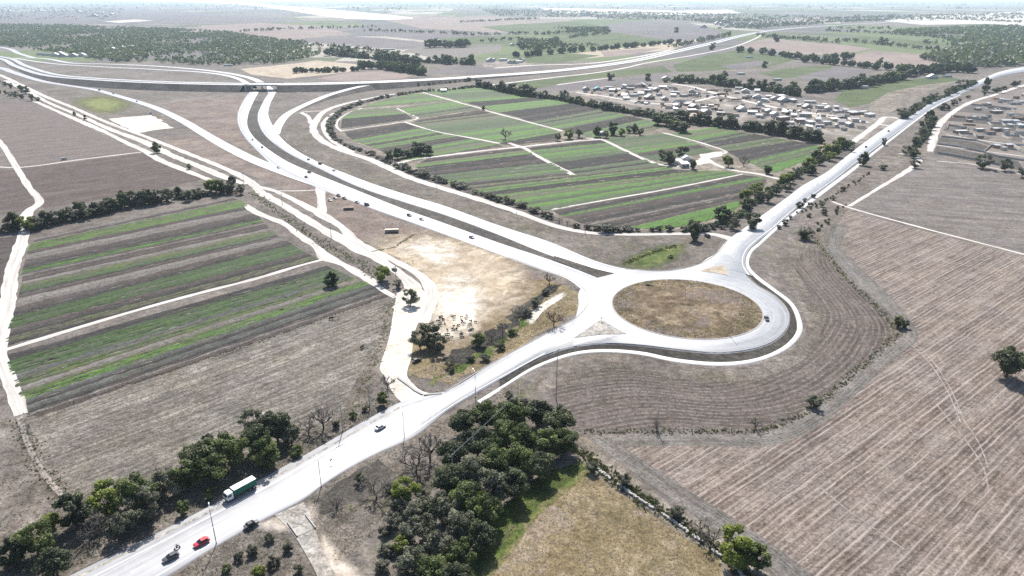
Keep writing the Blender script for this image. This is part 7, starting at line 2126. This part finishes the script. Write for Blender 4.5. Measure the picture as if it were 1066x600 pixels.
def motorcycle(x, y, d, label, plabel):
    p, q = G(x, y, 0.36), G(x + d[0], y + d[1], 0.36)
    rz = math.atan2(q.y - p.y, q.x - p.x)
    root = empty('motorcycle', (p.x, p.y, 0.36), rz)
    tag(root, label, 'motorcycle')
    for xx in (-0.65, 0.68):
        w = MB().tube([(xx, -0.07, 0.31), (xx, 0.07, 0.31)], 0.31, 14).build('wheel', M['rubber'], root)
        MB().tube([(xx, -0.075, 0.31), (xx, 0.075, 0.31)], 0.2, 10).build('rim', M['rim'], w)
    MB().box((0.02, 0, 0.5), (0.55, 0.26, 0.4), 0, 0.8).build('engine', M['chassis'], root, bevel=0.03)
    MB().box((0.2, 0, 0.84), (0.5, 0.28, 0.22), 0, 0.75).build('tank', M['car_red'], root, bevel=0.05)
    MB().box((-0.4, 0, 0.83), (0.7, 0.26, 0.1)).build('seat', M['rubber'], root, bevel=0.02)
    MB().tube([(0.68, 0, 0.31), (0.48, 0, 1.0)], 0.04, 6).build('fork', M['galv'], root)
    MB().tube([(0.42, -0.36, 1.06), (0.48, 0, 1.02), (0.42, 0.36, 1.06)], 0.025, 6).build('handlebar', M['galv'], root)
    MB().box((0.66, 0, 0.92), (0.12, 0.2, 0.18)).build('headlight', M['headlamp'], root)
    # rider: seated, leaning forward, hands on the bar, feet on the pegs
    v = [(-.35, 0, .97), (-.26, 0, 1.18), (-.12, 0, 1.42), (-.06, 0, 1.53), (-.02, 0, 1.63), (0, 0, 1.74)]
    e = [(0, 1), (1, 2), (2, 3), (3, 4), (4, 5)]
    rr = [.15, .14, .16, .06, .11, .11]
    for s in (-1, 1):
        k = len(v)
        v += [(-.1, s * .19, 1.43), (.08, s * .3, 1.2), (.36, s * .33, 1.1), (.43, s * .33, 1.08)]
        e += [(2, k), (k, k + 1), (k + 1, k + 2), (k + 2, k + 3)]
        rr += [.07, .05, .04, .04]
        k = len(v)
        v += [(-.3, s * .13, .93), (.12, s * .24, .9), (-.08, s * .22, .42), (.08, s * .22, .36)]
        e += [(0, k), (k, k + 1), (k + 1, k + 2), (k + 2, k + 3)]
        rr += [.1, .075, .055, .05]
    me = skin_mesh('person', v, e, rr, 0)
    for mt in ('trousers', 'shirt', 'skin', 'hair'):
        me.materials.append(M[mt])
    for p_ in me.polygons:
        c = p_.center
        p_.use_smooth = True
        p_.material_index = 3 if c.z > 1.56 else (2 if (c.x > .33 and c.z > 1.0) or 1.5 < c.z <= 1.56 else (0 if c.z < .98 else 1))
    o = link('person', me)
    o.location = (p.x, p.y, 0.36)
    o.rotation_euler = (0, 0, rz)
    tag(o, plabel, 'person')
motorcycle(184.5, 571.5, (-32, 17), 'red tanked motorcycle on the main road behind the dark grey car', 'motorcycle rider in dark clothes behind the dark grey car')
person(430, 274, 1.0, 'person in dark clothes walking on the sandy playing field')
person(537.5, 223.5, 2.2, 'person in dark clothes walking on the frontage dirt road')

# ================================================================== GROUND COVER
def sc_poly(name, pts, n, size, mat, label, cat='grass', flat=0.3, blades=3):
    size *= 0.62
    return tufts(name, rand_in(pts, n), size, M[mat], label, cat, blades, 0.03, flat)
sc_poly('dry_grass', [(28, 436), (270, 357), (404, 309), (410, 313), (388, 385), (392, 405), (330, 443), (160, 494), (70, 522), (45, 490)], 15000, 0.42, 'tuft', 'dry pale grass covering the fallow field above the roadside trees')
sc_poly('scrub_plants', [(-90, 450), (16, 438), (38, 485), (66, 519), (50, 548), (0, 580), (-90, 610)], 3000, 0.5, 'weed', 'low dry scrub in the lower left corner')
sc_poly('verge_grass', [(70, 524), (240, 476), (330, 446), (395, 412), (415, 422), (320, 472), (240, 514), (120, 573), (60, 600), (0, 620), (0, 582)], 7000, 0.6, 'weed', 'weeds under the roadside tree row')
sc_poly('dry_grass', [(604, 484), (660, 524), (706, 553), (745, 577), (760, 640), (440, 640), (500, 590), (530, 545), (575, 502)], 11000, 0.4, 'tuft', 'tan dry grass in the field at the bottom centre')
sc_poly('lush_grass', [(575, 490), (606, 480), (609, 489), (566, 521), (540, 550), (500, 600), (480, 612), (495, 570)], 5000, 0.4, 'weed', 'green grass along the right edge of the dense wood')
sc_poly('verge_grass', [(314, 530), (336, 508), (388, 477), (430, 458), (475, 430), (540, 398), (560, 430), (500, 480), (430, 520), (350, 590), (336, 548)], 7000, 0.5, 'weed', 'weeds on the slope between main road and dense wood')
sc_poly('verge_grass', [(180, 602), (226, 570), (262, 550), (296, 554), (328, 602), (325, 640), (150, 640)], 4000, 0.5, 'weed', 'weeds in the bottom corner left of the side road')
sc_poly('ditch_plants', [(425, 392), (470, 370), (520, 335), (560, 305), (595, 300), (600, 322), (560, 348), (470, 400)], 5000, 0.55, 'weed', 'weeds in the ditch between playing field and main road')
sc_poly('dry_grass', [(572, 404), (600, 386), (640, 378), (690, 387), (740, 393), (790, 388), (830, 372), (848, 348), (840, 320), (818, 285), (812, 268), (830, 245), (880, 220), (860, 260), (830, 276), (852, 320), (858, 352), (835, 382), (790, 400), (690, 396), (600, 396)], 7000, 0.5, 'tuft', 'dry weeds between the curved path and the ploughed field')
sc_poly('dry_grass', [(300, 150), (400, 198), (520, 238), (640, 278), (690, 282), (740, 262), (735, 250), (610, 247), (470, 205), (395, 178), (335, 154), (320, 135), (300, 130)], 8000, 0.5, 'tuft', 'dry grass between highway and frontage road')
sc_poly('dry_grass', [(280, 190), (330, 200), (420, 232), (520, 270), (560, 290), (545, 310), (500, 330), (455, 290), (380, 252), (340, 235), (310, 215)], 5000, 0.45, 'tuft', 'thin dry grass on the bare ground around the shelters')
P = np.concatenate([rng.normal(0, 1, (4000, 2))])
ang, rr_ = rng.uniform(0, 2 * np.pi, 5000), np.sqrt(rng.uniform(0, 1, 5000)) * (rad - 1.5)
o = tufts('dry_grass', np.stack([c0.x + np.cos(ang) * rr_, c0.y + np.sin(ang) * rr_], 1), 0.3, M['tuft'], 'dry grass on the roundabout island', 'grass', 3, 0.72, 0.9)
# dark weeds along field boundaries
def boundary(name, pts, n, size, mat, label, jit=1.2, flat=0.6):
    size *= 0.75
    jit *= 1.25
    Q = resample(gp(pts), n)[:, :2] + rng.normal(0, jit, (n, 2))
    return tufts(name, Q, size, M[mat], label, 'weeds', 5, 0.03, flat)
boundary('boundary_weeds', [(606, 450), (690, 450), (795, 448), (838, 431), (870, 405), (905, 374), (935, 348)], 520, 0.65, 'weed', 'dark weeds on the bank between ploughed field and stubble', 0.7)
boundary('boundary_weeds', [(935, 345), (905, 312), (880, 290), (858, 262), (850, 250)], 400, 0.7, 'weed', 'sparse weeds on the right boundary of the contour ploughed field', 0.8)
boundary('boundary_weeds', [(604, 470), (640, 500), (700, 540), (745, 572), (790, 612)], 700, 0.9, 'weed', 'weeds along the broken stone wall', 1.0)
boundary('boundary_weeds', [(28, 434), (120, 405), (270, 356), (404, 308)], 500, 0.45, 'weed', 'weeds along the lower edge of the left vegetable field', 0.4)
boundary('boundary_weeds', [(262, 200), (300, 228), (340, 256), (372, 273), (395, 290)], 550, 0.8, 'weed', 'scrub along the ditch between left fields and dirt road', 1.8)
boundary('boundary_weeds', [(408, 312), (400, 345), (385, 385), (372, 420), (360, 445)], 380, 0.6, 'tuft', 'dry weeds along the fence line left of the dirt road', 1.4)
boundary('boundary_weeds', [(388, 262), (410, 258), (430, 245)], 160, 0.6, 'weed', 'weeds along the near edge of the shelter ground', 0.4)
boundary('boundary_weeds', [(20, 438), (40, 485), (66, 518)], 250, 0.6, 'weed', 'scrub along the thin footpath', 1.5)
boundary('boundary_weeds', [(455, 158), (520, 150.5), (580, 147)], 200, 0.6, 'weed', 'weeds along the white field lane', 0.8)
boundary('boundary_weeds', [(650, 275), (680, 263), (705, 256)], 260, 0.8, 'weed', 'green weeds along the trench on the triangle verge', 0.9)

# ================================================================== HAZE
hz = MB().box((0, gs / 2 - 400, 71.5), (2 * gs + 400, gs + 2400, 145)).mesh('haze')
vt = NT('haze_mat')
pv = vt.n('ShaderNodeVolumePrincipled')
pv.inputs['Color'].default_value = (0.68, 0.85, 1.0, 1)
pv.inputs['Density'].default_value = 0.000046
pv.inputs['Anisotropy'].default_value = 0.25
vt.l(pv.outputs[0], vt.out.inputs['Volume'])
ho = link('haze', hz, vt.m)
tag(ho, 'pale blue haze over the far plain', 'haze', kind='stuff')
